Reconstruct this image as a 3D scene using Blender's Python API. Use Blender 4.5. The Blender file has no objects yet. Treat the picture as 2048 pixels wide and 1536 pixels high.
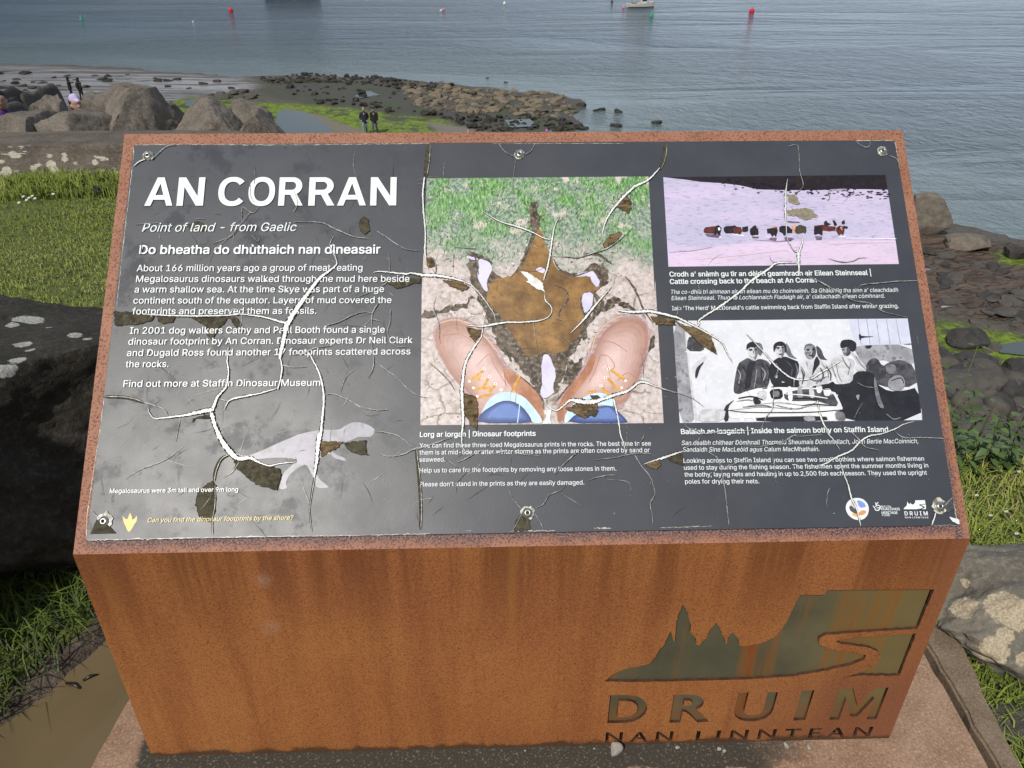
import bpy, bmesh, math, random
import numpy as np
from mathutils import Vector, Matrix, noise as mnoise
from mathutils.geometry import tessellate_polygon
from mathutils.bvhtree import BVHTree

random.seed(7)
rng = np.random.default_rng(11)
scene = bpy.context.scene
COL = scene.collection
R = math.radians

# ------------------------------------------------------------------ camera
CAM = Vector((-0.05428, -0.962665, 1.436863))
CX = Vector((0.99962556, -0.02731812, 0.00156875))
CU = Vector((0.01268935, 0.51359634, 0.8579381))
CF = Vector((0.02424297, 0.85759694, -0.51375068))
FPX = 1539.968
cam = bpy.data.cameras.new('camera')
cam.sensor_width = 36.0
cam.lens = FPX / 2048 * 36.0
cam.clip_start = 0.02
cam.clip_end = 6000
cam_ob = bpy.data.objects.new('camera', cam)
COL.objects.link(cam_ob)
cam_ob.matrix_world = Matrix(((CX.x, CU.x, -CF.x, CAM.x), (CX.y, CU.y, -CF.y, CAM.y), (CX.z, CU.z, -CF.z, CAM.z), (0, 0, 0, 1)))
scene.camera = cam_ob

# ------------------------------------------------------------------ light
SUN_DIR = Vector((-0.31, -0.60, 0.735)).normalized()      # towards the sun
sun = bpy.data.lights.new('sun', 'SUN')
sun.energy = 3.6
sun.angle = R(1.2)
sun.color = (1.0, 0.95, 0.87)
sun_ob = bpy.data.objects.new('sun', sun)
COL.objects.link(sun_ob)
sun_ob.rotation_euler = SUN_DIR.to_track_quat('Z', 'Y').to_euler()

world = bpy.data.worlds.new('World')
scene.world = world
world.use_nodes = True
wn = world.node_tree
wn.nodes.clear()
w_out = wn.nodes.new('ShaderNodeOutputWorld')
w_bg = wn.nodes.new('ShaderNodeBackground')
w_bg.inputs['Strength'].default_value = 0.085
sky = wn.nodes.new('ShaderNodeTexSky')
sky.sky_type = 'NISHITA'
sky.sun_disc = False
sky.sun_elevation = math.asin(SUN_DIR.z)
sky.sun_rotation = math.atan2(SUN_DIR.x, SUN_DIR.y)
w_tc = wn.nodes.new('ShaderNodeTexCoord')
w_map = wn.nodes.new('ShaderNodeMapping')
w_map.inputs['Scale'].default_value = (1.0, 1.0, 2.2)
w_n1 = wn.nodes.new('ShaderNodeTexNoise')
w_n1.inputs['Scale'].default_value = 2.1
w_n1.inputs['Detail'].default_value = 7
w_n1.inputs['Roughness'].default_value = 0.55
w_cov = wn.nodes.new('ShaderNodeMapRange')                  # how much cloud
w_cov.inputs['From Min'].default_value = 0.38
w_cov.inputs['From Max'].default_value = 0.56
w_n2 = wn.nodes.new('ShaderNodeTexNoise')
w_n2.inputs['Scale'].default_value = 1.3
w_n2.inputs['Detail'].default_value = 5
w_cr = wn.nodes.new('ShaderNodeValToRGB')                   # grey bellies to white tops
w_cr.color_ramp.elements[0].position = 0.35
w_cr.color_ramp.elements[0].color = (1.9, 2.3, 2.85, 1)
w_cr.color_ramp.elements[1].position = 0.68
w_cr.color_ramp.elements[1].color = (5.0, 5.3, 5.7, 1)
w_mix = wn.nodes.new('ShaderNodeMix')
w_mix.data_type = 'RGBA'
L = wn.links.new
L(w_tc.outputs['Generated'], w_map.inputs['Vector'])
L(w_map.outputs['Vector'], w_n1.inputs['Vector'])
L(w_map.outputs['Vector'], w_n2.inputs['Vector'])
L(w_n1.outputs['Fac'], w_cov.inputs['Value'])
L(w_n2.outputs['Fac'], w_cr.inputs['Fac'])
L(w_cov.outputs['Result'], w_mix.inputs['Factor'])
L(sky.outputs['Color'], w_mix.inputs[6])
L(w_cr.outputs['Color'], w_mix.inputs[7])
w_sep = wn.nodes.new('ShaderNodeSeparateXYZ')               # over the water: a heavy cloud bank on the left, bright cloud on the right
L(w_tc.outputs['Generated'], w_sep.inputs[0])
w_front = wn.nodes.new('ShaderNodeMapRange')
w_front.inputs[1].default_value = 0.1; w_front.inputs[2].default_value = 0.75; w_front.inputs[4].default_value = 0.85
L(w_sep.outputs['Y'], w_front.inputs[0])
w_left = wn.nodes.new('ShaderNodeMapRange')
w_left.inputs[1].default_value = -0.55; w_left.inputs[2].default_value = 0.50
L(w_sep.outputs['X'], w_left.inputs[0])
w_add = wn.nodes.new('ShaderNodeMath'); w_add.operation = 'MULTIPLY_ADD'
L(w_n1.outputs['Fac'], w_add.inputs[0]); w_add.inputs[1].default_value = 0.5
L(w_left.outputs[0], w_add.inputs[2])
w_bcol = wn.nodes.new('ShaderNodeValToRGB')
w_bcol.color_ramp.elements[0].position = 0.28; w_bcol.color_ramp.elements[0].color = (1.0, 1.45, 1.95, 1)
w_bcol.color_ramp.elements[1].position = 1.0; w_bcol.color_ramp.elements[1].color = (9.6, 11.2, 13.2, 1)
L(w_add.outputs[0], w_bcol.inputs[0])
w_bank = wn.nodes.new('ShaderNodeMix'); w_bank.data_type = 'RGBA'
L(w_front.outputs[0], w_bank.inputs[0]); L(w_mix.outputs[2], w_bank.inputs[6]); L(w_bcol.outputs['Color'], w_bank.inputs[7])
L(w_bank.outputs[2], w_bg.inputs['Color'])
L(w_bg.outputs['Background'], w_out.inputs['Surface'])

scene.view_settings.view_transform = 'Standard'
scene.view_settings.look = 'None'
scene.view_settings.gamma = 1
scene.view_settings.use_curve_mapping = False
scene.view_settings.exposure = 0.0
scene.render.engine = 'CYCLES'
scene.cycles.max_bounces = 6
scene.cycles.use_denoising = True

# ---- traced artwork of the sign, in millimetres on the sign itself ----
PANEL = {"text":[["A","title",56.3,627.3,107.8,626.9,58],
["N","title",115.1,626.9,163.8,626.5,58.1],
["C","title",189.8,626.4,236.7,626,58.1],
["O","title",245.5,626,294.4,625.6,58.2],
["R","title",301.5,625.7,346.8,625.3,58.2],
["R","title",357,625.3,405.3,625,58.3],
["A","title",410.2,625,463.4,624.6,58.3],
["N","title",471.3,624.7,519.5,624.3,58.3],
["Point of land - from Gaelic","italic",57.4,575.3,338.1,574.4,17],
["Do bheatha do dhùthaich nan dìneasair","bold",57.4,531.5,492.2,528.3,16.9],
["About 166 million years ago a group of meat-eating","body",56.2,497.6,461,494.8,12.5],
["Megalosaurus dinosaurs walked through the mud here beside","body",57,476.8,546.3,472.4,12.4],
["a warm shallow sea. At the time Skye was part of a huge","body",56.4,456.7,501,453,12.4],
["continent south of the equator. Layers of mud covered the","body",56.4,435.7,514.7,431.9,12.2],
["footprints and preserved them as fossils.","body",56.6,415.3,381.5,412.9,12.2],
["In 2001 dog walkers Cathy and Paul Booth found a single","body",56.2,379.3,504.1,376.1,12.1],
["dinosaur footprint by An Corran. Dinosaur experts Dr Neil Clark","body",55.6,359,553.5,356,12],
["and Dugald Ross found another 17 footprints scattered across","body",55.5,338.3,550.1,335.2,11.9],
["the rocks.","body",55.5,317.8,129.5,317.4,11.8],
["Find out more at Staffin Dinosaur Museum.","body",55.4,282.4,399.1,280.1,11.8],
["Megalosaurus were 3m tall and over 9m long","small",52.7,99.2,265.4,98.7,7.4],
["Can you find the dinosaur footprints by the shore?","yellow",120.1,50.1,360.1,50.4,7.3],
["Lorg ar lorgan | Dinosaur footprints","bold",568.8,187.1,767.3,186.2,8.7],
["You can find these three-toed Megalosaurus prints in the rocks. The best time to see","small",568.3,168.4,965.6,166.3,7.8],
["them is at mid-tide or after winter storms as the prints are often covered by sand or","small",568.5,156.3,962.6,154.9,7.8],
["seaweed.","small",568.6,144.1,612,144.1,7.7],
["Help us to care for the footprints by removing any loose stones in them.","small",568.8,125.7,903.3,124.1,7.7],
["Please don't stand in the prints as they are easily damaged.","small",569.1,102.2,847.6,101.1,7.6],
["Crodh a' snàmh gu tìr an dèidh geamhradh air Eilean Steinnseal |","bold",1020,477.7,1391.6,477.2,9.4],
["Cattle crossing back to the beach at An Corran","bold",1019.7,463.2,1289.1,463.7,9.4],
["Tha co-dhiù trì ainmean air an eilean mu do choinneimh. Sa Ghàidhlig tha sinn a' cleachdadh","italic",1020.3,443.8,1437.6,443.7,8],
["Eilean Steinnseal. Thug na Lochlannaich Fladaigh air, a' ciallachadh eilean còmhnard.","italic",1020,431.9,1410.7,432.5,7.9],
["Iain 'The Herd' MacDonald's cattle swimming back from Staffin Island after winter grazing.","small",1019.8,412.5,1433.8,412.7,7.8],
["Balaich an iasgaich | Inside the salmon bothy on Staffin Island","bold",1019.4,185.6,1381.7,184.5,8.8],
["San dealbh chithear Dòmhnall Thormoid Sheumais Dòmhnallach, John Bertie MacCoinnich,","italic",1019,166.2,1431.5,163.6,7.9],
["Sandaidh Sìne MacLeòid agus Calum MacMhathain.","italic",1020,154.7,1256.8,152.2,7.8],
["Looking across to Staffin Island you can see two small bothies where salmon fishermen","small",1019.9,135.5,1437,132.8,7.6],
["used to stay during the fishing season. The fishermen spent the summer months living in","small",1019.8,123.5,1442.4,121,7.6],
["the bothy, laying nets and hauling in up to 2,500 fish each season. They used the upright","small",1019.7,111.7,1438.3,108.6,7.5],
["poles for drying their nets.","small",1019.9,99.9,1146.8,98.4,7.5],
["D R U I M","bold",1389.4,40.4,1428.8,39.8,6.6],
["N A N  L I N N T E A N","bold",1389.2,35.6,1428.6,34.7,2.7],
["MAOIN","small",1350.8,54.2,1367.6,53.4,3.5],
["DUALCHAIS","bold",1350.5,49.6,1382.1,49.1,4],
["HERITAGE","bold",1350.3,43.5,1377.4,42.9,4.1],
["FUND","small",1350.5,39.5,1363.8,39.3,3.7]],"crack":[["w",[[406.9,564.6,0.52],[400.6,546.2,1.05],[413,515.7,2.61],[410.7,503.7,4.18],[383.9,480,8.37],[365.9,453.5,10.46],[345.5,421.4,13.07],[330.7,392.6,14.38],[327.1,370.7,10.41],[324,349.8,9.86],[321,329.1,6.57]]],
["w",[[322.1,333.6,2.74],[326.7,311.4,4.11],[324.6,291,3.83],[321.4,273.6,3.29]]],
["w",[[319.8,276,2.74],[287,266.9,3.83],[251.5,260.2,4.38],[238.1,254,2.74],[231,237.6,0.55]]],
["w",[[239.5,254,2.47],[219.7,259.2,2.47]]],
["w",[[372.5,340.3,2.74],[388,310.6,3.83],[395.9,290.1,4.38],[401.3,261,4.93],[401.2,232.4,5.48],[399.7,204,6.57],[397.8,184.7,7.67],[396.8,195.3,8.97],[395.3,173.9,9.56],[394.3,149.7,7.77],[391.3,119.8,4.18]]],
["d",[[391.2,121.3,3.59],[386,75.6,2.09],[387,55.2,1.79],[391.1,28.6,1.79]]],
["w",[[230.7,353.9,1.37],[230.4,327.3,3.29],[234.2,306.7,3.56],[231.9,280.6,4.38],[219.4,263.5,6.03],[212.7,243.5,8.77],[209.2,235,10.96]]],
["w",[[212.9,240.7,10.96],[192.6,236.7,9.31],[162.9,230.6,4.93],[130.3,226.8,3.29],[113.9,226.5,2.19],[104.7,236.5,1.37],[101,246.5,0.82]]],
["w",[[136.8,230.9,1.64],[128.9,241.8,2.47],[111.7,249.2,2.74],[91.9,255.2,2.74]]],
["o",[[93.4,253.7,3.83],[69.1,262.1,4.38],[44.1,265,3.83],[23.4,265.5,3.83]]],
["w",[[207.8,241.2,10.16],[219.2,210.1,8.97],[229.9,188.5,10.76],[246.3,167,12.55],[262,154.7,10.16],[282.7,155,7.77],[298.1,146.7,3.59],[316.2,141.3,2.69],[330.8,144.7,2.69],[360.3,147.2,1.79]]],
["w",[[81.3,415.1,2.19],[127,412.2,3.56],[175.3,411,3.56],[226.4,411.7,3.01],[246.2,413.9,3.29]]],
["w",[[243.3,414.5,2.19],[283.6,408.9,4.11],[306.8,402.6,4.93],[331.4,394.7,6.03]]],
["w",[[223.4,413.5,0.82],[234.1,423.2,2.47],[257.2,419.3,1.1]]],
["w",[[480.6,491,1.05],[491.7,493.3,3.14],[514,490.7,4.18],[541.9,487.4,5.23],[546.9,489.5,3.96],[570.4,485.5,7.48],[593.9,484,8.36],[617.4,480,6.16],[640.8,473.5,4.4],[657.2,465.7,3.08],[659.5,463.1,2.86],[673.5,447.9,2.86],[687.3,427.9,2.42],[698.7,408,1.54],[700.8,393.3,0.88]]],
["w",[[331,593,1.31],[381.8,590.7,2.09],[410.6,576.9,3.4],[442.1,562.7,2.88],[470.4,557.9,1.05]]],
["w",[[470.2,564,0.78],[478.6,567,0.78]]],
["w",[[484.1,573.1,1.31],[498.4,563.8,2.88],[521.3,546.7,2.35],[541.2,535.8,1.57],[563.7,532.5,1.05]]],
["w",[[409.2,540,0.78],[412.9,518.8,1.83]]],
["w",[[395.8,389.5,1.37],[421.2,396.8,2.74],[443.7,408.7,2.47],[463.5,415.2,2.47],[480.8,413.7,1.37]]],
["w",[[491.8,432.6,2.47],[480.9,411.3,2.74],[481.8,377.9,1.1],[482.6,347.9,1.64],[486.1,324.1,2.47],[483.7,306.5,1.64],[475.7,292,0.82]]],
["w",[[481.1,402.2,2.19],[498.5,396.5,0.82]]],
["w",[[513.7,420.1,1.64],[512.8,395.7,1.37],[508.8,380.6,1.1],[513.5,362.5,1.37],[525.2,350.4,1.1],[542.3,348.7,0.82]]],
["w",[[341.6,337.2,1.37],[361.3,339,3.01],[372.3,344.8,3.83],[383.4,349.1,2.47],[411.5,353.3,1.1]]],
["w",[[487.5,324.1,1.1],[506.2,309.1,1.64],[529.1,291.3,2.47],[549.1,270.6,1.64],[568.9,258.8,1.37],[582.9,256.3,0.82]]],
["w",[[402.6,263.9,1.1],[417.9,265.1,1.92],[443.3,254.7,2.74],[466,241.5,2.19],[494,235.4,1.92],[513.5,236.5,1.37]]],
["d",[[429,266.4,1.1],[436.4,292.5,1.37],[452.7,309.8,0.82]]],
["w",[[327.2,318.8,2.47],[345.7,314.1,1.64],[370.9,315.3,0.82]]],
["d",[[153,183.6,1.2],[156.9,223.3,1.49]]],
["d",[[73.8,121.8,0.9],[98.5,137.8,1.79],[138.1,153.6,2.09],[168.4,177.3,0.6]]],
["w",[[488.3,198.6,1.2],[514,195.1,2.69],[535.2,187.1,2.69],[556.6,168.5,1.79]]],
["w",[[499.9,158.7,1.2],[517.9,154.5,1.79],[541.8,158.1,2.09],[559.6,166.9,3.59],[586,171.7,4.18]]],
["o",[[562,166.9,2.69],[566,132,3.59],[569.4,99.2,3.89],[571.3,60.9,3.59],[570.8,30.4,2.69]]],
["d",[[225.5,110.6,2.09],[228.1,78.2,2.09],[225.8,52.1,2.09],[228.4,26.8,1.79]]],
["o",[[246.7,161.6,2.69],[232.5,153.7,3.59],[225.2,134.3,3.59],[223.6,116.5,2.69]]],
["d",[[262.6,147.2,2.39],[251.9,130.9,2.09],[237.9,122.2,0.9]]],
["w",[[89.6,593.5,0.78],[42.5,589.9,1.31]]],
["d",[[180.9,502.9,0.52],[189.5,533,1.05],[209.9,557.1,1.31],[230.5,581.5,0.78]]],
["w",[[188.1,551.2,0.78],[220.4,566.2,1.57],[238.1,593.8,1.31],[256.1,618.5,1.05]]],
["d",[[251.5,710.7,0.78],[255.2,684.9,1.31],[254.2,669,1.57]]],
["w",[[246.5,678.6,1.05],[250,646.8,2.35],[258.1,631,1.57]]],
["w",[[329.1,655.8,1.05],[337.5,630.4,1.57],[330,611.7,1.05]]],
["d",[[267,624.7,1.31],[253.8,610.7,2.09],[236.1,621.8,1.31],[236.7,593.8,1.57]]],
["d",[[253.8,569,1.05],[268.8,553.5,1.83],[270.6,568.8,0.78]]],
["w",[[183.2,612.9,0.78],[197.6,609,1.05]]],
["w",[[150.5,601.3,0.78],[170.2,599.9,1.05]]],
["w",[[507.5,533.1,0.52],[509.6,499.7,1.31],[503.4,469.8,1.83],[459.8,446.6,1.31],[451.6,443.7,0.78]]],
["w",[[428.6,470.6,0.78],[442.9,455.6,1.31],[454.5,437.8,1.05]]],
["o",[[577.9,749.7,7.48],[576.5,718.1,7.92],[572.7,682.7,6.6]]],
["w",[[571.2,682.7,4.84],[568.6,650.5,3.96],[570.3,610.6,4.4],[572.9,584.3,3.96],[574.4,558.3,3.52],[573.5,532.5,4.84],[576,517.2,3.08]]],
["w",[[579.4,524.8,1.1],[590.2,514.5,2.42],[593.8,501.7,2.42],[592.7,486.5,3.08]]],
["w",[[679.6,611,1.1],[710.6,591,3.3],[748.7,577.6,4.84],[772.5,567,3.3],[791.3,556.4,2.86],[804.4,552.4,2.2]]],
["w",[[824.1,603.3,0.88],[813.7,582.3,2.42],[808.2,558.8,4.4],[802.3,522.7,4.84],[796.7,497.2,4.84],[788.9,472,1.98]]],
["w",[[804.6,520.1,1.1],[830.7,518.6,1.98],[854.4,517.1,3.3],[878.6,524.6,3.96],[907.7,534.6,3.96],[932.6,552.5,2.42],[956.8,575.8,0.44]]],
["o",[[1030.5,749.9,5.72],[1027.4,723.5,5.28],[1016.9,696,4.84]]],
["w",[[1021.1,704.2,2.2],[993.3,674.4,5.72],[967.9,661,7.04],[944.7,639.6,7.04],[926.5,618.4,6.16],[910.7,594.6,4.4],[902.3,571.1,2.86],[898.8,547.6,0.88]]],
["d",[[735.7,651.9,0.66],[738.9,689.7,1.1],[743.1,719.8,1.1]]],
["w",[[711.7,753.1,1.32],[722.5,736.4,1.76],[742,723.9,1.54]]],
["w",[[780.9,752.7,0.88],[774.4,738.9,1.54],[760.5,727.9,1.76]]],
["w",[[790.5,446.7,1.76],[791.3,434.2,3.52],[801.5,421.7,2.42],[801.1,409.4,2.2],[791.5,399.6,2.42],[775.1,394.9,3.52],[744.9,392.8,3.96],[721.7,393.1,4.84],[698.5,389.7,6.16],[677.6,386.2,4.4],[647.6,388.5,1.76]]],
["w",[[769.2,392.5,1.32],[770.9,368.1,1.98],[773.9,348.8,1.1],[778,331.9,0.66]]],
["w",[[801.1,409.4,1.54],[810.1,399.4,1.32],[826.2,394.3,0.66]]],
["w",[[594.2,443.8,0.66],[590.1,424,1.54],[594.4,406.8,2.42],[600.3,389.6,1.54],[601.6,360.5,0.88],[608.5,347.2,0.66]]],
["w",[[677.6,383.8,3.08],[675.1,366.8,3.52],[661.2,345.3,5.72],[647.4,319.2,6.16],[642.7,290.9,7.04],[640.4,269.8,7.48],[641.5,246.6,7.92],[642.6,212.1,6.16],[640.3,189.9,3.96],[641.4,170.9,1.98],[646.9,157.4,0.88]]],
["w",[[913.5,460.5,0.88],[898.5,443.1,3.52],[878.7,420.9,5.72],[861.3,398.9,5.72],[834.6,371,1.1]]],
["d",[[885.2,410.9,1.32],[868,391.4,1.76],[855.1,362.3,0.66]]],
["w",[[920.4,413,3.08],[948.4,410.2,7.04],[978.9,411.1,7.92],[1002,405.9,5.72],[1024.6,399.5,4.4],[1004.5,406.6,4.18],[1023.9,399.9,4.65],[1026.6,399.6,5.48],[1049.5,386.8,4.48],[1064.8,378.3,3.98],[1087.4,364.2,3.49],[1104.7,350.2,3.49],[1113.3,328.2,2.24],[1121,311.8,0.75]]],
["w",[[782.4,244.7,0.88],[793.4,235.3,3.08],[804.5,230.5,3.96],[816,237.3,4.4],[830,248.7,5.72],[843.5,246.2,13.64],[866.1,244.7,11.88],[889.1,250.2,7.48],[907.6,256.9,7.48],[930.7,263.6,6.16],[954.5,279.8,6.16],[981.4,271.2,2.64],[1014.4,259,1.1]]],
["w",[[905,250,4.84],[910.3,222.1,3.52],[914,185.9,3.08],[916.8,175.9,1.98],[920.4,160,1.98]]],
["d",[[830.9,333.6,1.1],[826.7,312.2,1.1],[822.6,293.3,1.1],[817.5,279.2,1.1],[822,278,0.66]]],
["w",[[816,367.6,1.1],[834,352.9,1.32],[835,349.2,0.88]]],
["d",[[957.9,334.5,1.1],[961.1,312.9,1.32],[959.5,286.8,1.1]]],
["w",[[551.8,163.3,3.08],[569.4,168,3.96],[584.9,172.9,3.08],[607,180.4,1.98],[626.9,186.9,0.88]]],
["w",[[631.4,142,1.1],[646.8,148.5,2.42],[666.8,159.3,1.98],[684.5,163.6,0.88],[693.3,156.7,1.1],[720,159.7,1.32],[742.1,154.8,1.54],[773,151,0.88]]],
["d",[[602.7,153.6,1.32],[627,137.7,1.54],[635.8,129.8,1.1]]],
["w",[[655.6,135,1.76],[640.1,117.6,1.32],[631.4,106.7,1.54],[629.2,89.3,0.66]]],
["w",[[796.4,117.3,0.66],[810.2,132.6,2.42],[828.5,149.1,2.86],[851.5,166.7,0.88]]],
["w",[[866,142.9,0.88],[904.1,146.8,2.42],[917.6,150,1.98],[935.6,152.6,2.42],[958,153.2,1.98],[971,146.9,0.88]]],
["d",[[925.2,205.4,1.32],[922.6,160,1.32]]],
["w",[[936.6,150.8,1.76],[945.6,132.8,2.86],[958,117,2.64],[963.7,103.7,3.3],[966.9,83.8,2.42],[961.9,75.2,3.52],[958,66.5,1.76],[960.1,47,1.98],[960.1,30.9,1.98]]],
["w",[[950.1,133.8,0.88],[968.3,140.2,2.86],[986.6,145.6,3.96],[1006.7,151.5,3.96],[980.1,142.7,4.71],[1001.9,150.4,4.18],[1020.9,155.5,2.09]]],
["w",[[853.4,107.6,0.88],[869.1,112.9,1.98],[886.9,115.9,1.98],[902.5,116.8,0.66]]],
["w",[[886.6,109.3,0.66],[921.7,104.3,1.32],[927.4,87.8,0.66]]],
["w",[[717.8,98.8,0.88],[725.2,81.2,1.54],[740.1,61.5,1.54]]],
["w",[[765.2,63.2,1.32],[777.4,69.5,1.54],[787.7,84.5,1.54],[795.4,87.7,1.98],[808.8,92.9,1.1],[815.7,101.6,0.66]]],
["w",[[808.6,86.4,0.66],[830,73,1.54],[842.8,64.1,0.66]]],
["w",[[957,191.2,0.88],[952.9,179.9,1.76],[943.2,166.5,1.54],[938.2,157.5,0.66]]],
["w",[[742.2,57.1,1.54],[733.1,40.1,1.54],[725.3,27.4,1.54]]],
["w",[[761.7,54.6,1.32],[770,41.6,1.76],[776.2,28.7,1.98]]],
["w",[[1268.1,743.4,1.39],[1284.3,746.2,1.39],[1286.1,727,1.39],[1283.5,692,1.39],[1286.4,660.2,1.63],[1270.1,643.1,1.39]]],
["w",[[1258.7,674.8,0.7],[1250.3,640.4,3.72],[1246.6,606.4,4.18],[1245.6,581.2,2.32],[1244.3,550.6,1.39],[1254.5,527.2,2.32],[1263,523,4.18]]],
["w",[[1271.9,555.9,1.86],[1271.6,542.1,3.49],[1264.6,525.7,4.65],[1262.8,521.6,7.9]]],
["w",[[1262.6,524.4,8.37],[1260,501.2,5.58],[1259,476.9,1.39]]],
["w",[[1256.9,502.6,1.86],[1221.3,502.9,4.65],[1199.5,488.2,5.58],[1169.7,468.4,6.04],[1144.9,446,5.58],[1110.1,421.2,5.11],[1068.1,394.2,4.18],[1066.7,386.6,3.98],[1060.9,379.7,3.49]]],
["w",[[1221.3,502.9,1.86],[1210.3,507.1,1.16],[1207.5,516.7,0.7]]],
["w",[[1264.7,482.2,1.39],[1276.4,474,3.02],[1297.9,463.1,4.18],[1321.2,446.8,3.72],[1351.5,427.8,2.79],[1381,422.2,2.09],[1403.9,406.1,1.86],[1447.4,393.8,0.7]]],
["w",[[1364.6,450.3,1.16],[1373.3,458.3,2.56],[1411.8,461.9,2.09],[1437.6,464.3,2.09],[1478.5,465.2,1.39]]],
["d",[[1370.4,651,0.7],[1341.4,649.7,1.63],[1333.1,645.5,1.63],[1334.3,634.1,1.39],[1328.2,627,2.79]]],
["d",[[1316.4,510.2,0.93],[1341,503.1,2.32],[1361.7,505.1,2.32],[1375.3,511,2.32],[1390.7,511.4,0.7]]],
["w",[[1026.7,401,1.25],[1031.7,414.9,1.49],[1036.3,423.3,1]]],
["w",[[1149.8,366.2,0.75],[1176.9,332.9,2.99],[1200.1,302.7,4.48],[1225.4,282.2,3.98],[1255.5,281.8,3.98],[1277.9,293.6,4.98],[1317.4,314.8,1.99]]],
["d",[[1225.9,282.2,3.49],[1223.6,266.1,2.49]]],
["w",[[988.4,266.6,2.74],[1016.4,259.6,2.24],[1044,248.6,1.74],[1063.4,232.5,0.75]]],
["w",[[1188.6,267.9,1.49],[1183.4,230.9,3.49],[1169.9,212.7,2.99],[1157.2,189.5,0.75]]],
["w",[[1263.9,243,2.49],[1265,219.2,4.48],[1269.2,200.9,3.98],[1275.4,187.8,2.24],[1275.8,182.7,3.14],[1284.9,169,1.57],[1292.5,154.1,0.78]]],
["w",[[1185.2,236.1,1.99],[1205.4,230.6,3.49],[1225.8,227.7,3.49],[1247.1,232.7,2.24],[1263.6,240.4,1.25]]],
["w",[[1338.4,274,1.25],[1353,265.8,1.49],[1373.8,264.1,1]]],
["w",[[1026,205.4,1.57],[1030.7,197.1,2.35],[1050.3,190.1,3.92],[1063.4,185.8,4.18],[1090.6,189.5,2.61],[1130.9,189.7,2.35],[1152.5,189.9,0.78]]],
["w",[[1021.2,159.5,1.83],[1043.4,169.9,2.09],[1052.2,180.6,1.31]]],
["w",[[1131.1,163.2,1.57],[1152.4,161.5,1.83],[1174.2,165.3,2.35],[1196.2,170.3,3.92],[1216.2,180.9,4.18],[1224.1,178.6,2.35],[1264.9,181.5,0.78]]],
["w",[[1307.1,194.5,1.05],[1326.1,173.8,2.35],[1337.5,158.8,2.35],[1363.5,151.7,0.78]]],
["w",[[1244.9,126.7,1.05],[1264,130.4,2.88],[1286.9,142.1,4.18],[1312.4,152.4,3.66],[1330.7,168.4,4.18],[1348.2,177.6,3.4],[1370.4,181.4,2.35],[1393.2,189.2,2.88],[1410.7,197.2,1.83],[1430.6,202.4,0.78]]],
["w",[[1392.7,185.1,1.05],[1407.3,174,2.88],[1439.8,173.5,2.35],[1477.4,171.1,1.57]]],
["w",[[1060.8,154.9,1.31],[1078.5,142.6,2.35],[1082.4,126.6,2.35],[1085.6,102.8,2.88],[1087.2,76.6,2.35],[1087.6,50.7,2.35],[1088.2,28.9,2.61]]],
["w",[[1289.9,134,1.31],[1293.9,112.7,2.35],[1299.1,91.5,3.4],[1301.7,70.5,4.18],[1307.6,54.8,3.66],[1310.4,36.7,3.4],[1311.3,23.8,1.83]]],
["d",[[1172.8,151.8,1.05],[1175.6,127.8,1.31],[1173.4,106.6,1.31],[1176.4,97.4,0.78]]],
["w",[[1085,126.5,1.05],[1112.3,134.1,1.31],[1134.5,143,0.78]]],
["w",[[1258.5,53,1.31],[1258.5,63.4,1.57],[1261.7,79,2.09],[1267,89.4,1.05]]],
["w",[[1458.6,54.9,2.61],[1477.1,70.3,2.09]]],
["w",[[1443.7,44.8,2.61],[1437.7,32,3.14],[1432.3,23.1,3.14]]],
["w",[[24.1,72.8,1.2],[37,61,2.69],[43.3,56.6,2.69]]],
["w",[[28.7,708.9,2.35],[37.7,718.5,3.14],[48.6,723.3,2.61]]],
["w",[[60.2,721.6,2.61],[72.9,737.7,2.61],[86,750.7,2.09],[103,753.8,1.83]]],
["w",[[1399.8,754.4,1.39],[1409.1,744,1.86],[1422,741,1.63],[1429,752.8,1.39]]],
["w",[[1459.5,723,1.86],[1474.1,714.1,1.86],[1476.4,693.6,2.32]]],
["p",[[25.3,754.9,2.61],[102.9,755.5,1.57],[218.3,754.1,2.09],[334.1,753.5,1.57],[580.9,755,1.83]]],
["p",[[22.9,751,2.61],[25.3,721.8,1.31],[25.5,658,1.83],[25.7,564.8,1.57],[26.6,430.7,1.05]]],
["p",[[24,263.9,1.49],[22.6,185.5,1.2],[19,67.1,1.49],[22.7,24,2.39]]],
["p",[[24.3,22.6,2.39],[110.2,23.1,2.09],[282.8,23.8,1.79],[427.7,22.8,1.2],[587.2,23.5,1.79]]],
["p",[[700.6,753.7,1.1],[789.6,753.8,1.1],[950.9,752.9,1.32]]],
["p",[[646.4,27,4.4],[656.1,27.3,4.4]]],
["p",[[719.8,26,1.98],[795.6,25.1,2.64]]],
["p",[[860.8,27.6,3.52],[890.2,27.6,3.52]]],
["p",[[1400.1,756.5,2.32],[1477.7,756.7,2.32]]],
["p",[[1477.5,755.5,1.63],[1478.2,705.3,1.63]]],
["p",[[1432.2,22.3,2.09],[1477.1,22.3,2.09]]],
["p",[[1478,67.7,1.57],[1478.6,23.6,2.09]]],
["p",[[972.3,27,1.31],[1060.8,28.1,1.57]]]],"peel":[["o",[[24.8,422],[54.7,420.3],[93.4,412.6],[91.4,405.4],[67.9,397.9],[30.5,394.6]]],
["o",[[98.8,410.1],[132.9,409.7],[128,400.7],[114.1,397.8],[102.4,401.9]]],
["o",[[162.7,409.4],[226.7,407.4],[210,385.6],[198.8,366.2],[192,373.8],[188,394.9],[170.6,399.6]]],
["o",[[226.7,407.4],[242.3,408.5],[261.5,377.5],[245.3,386.7]]],
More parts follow.
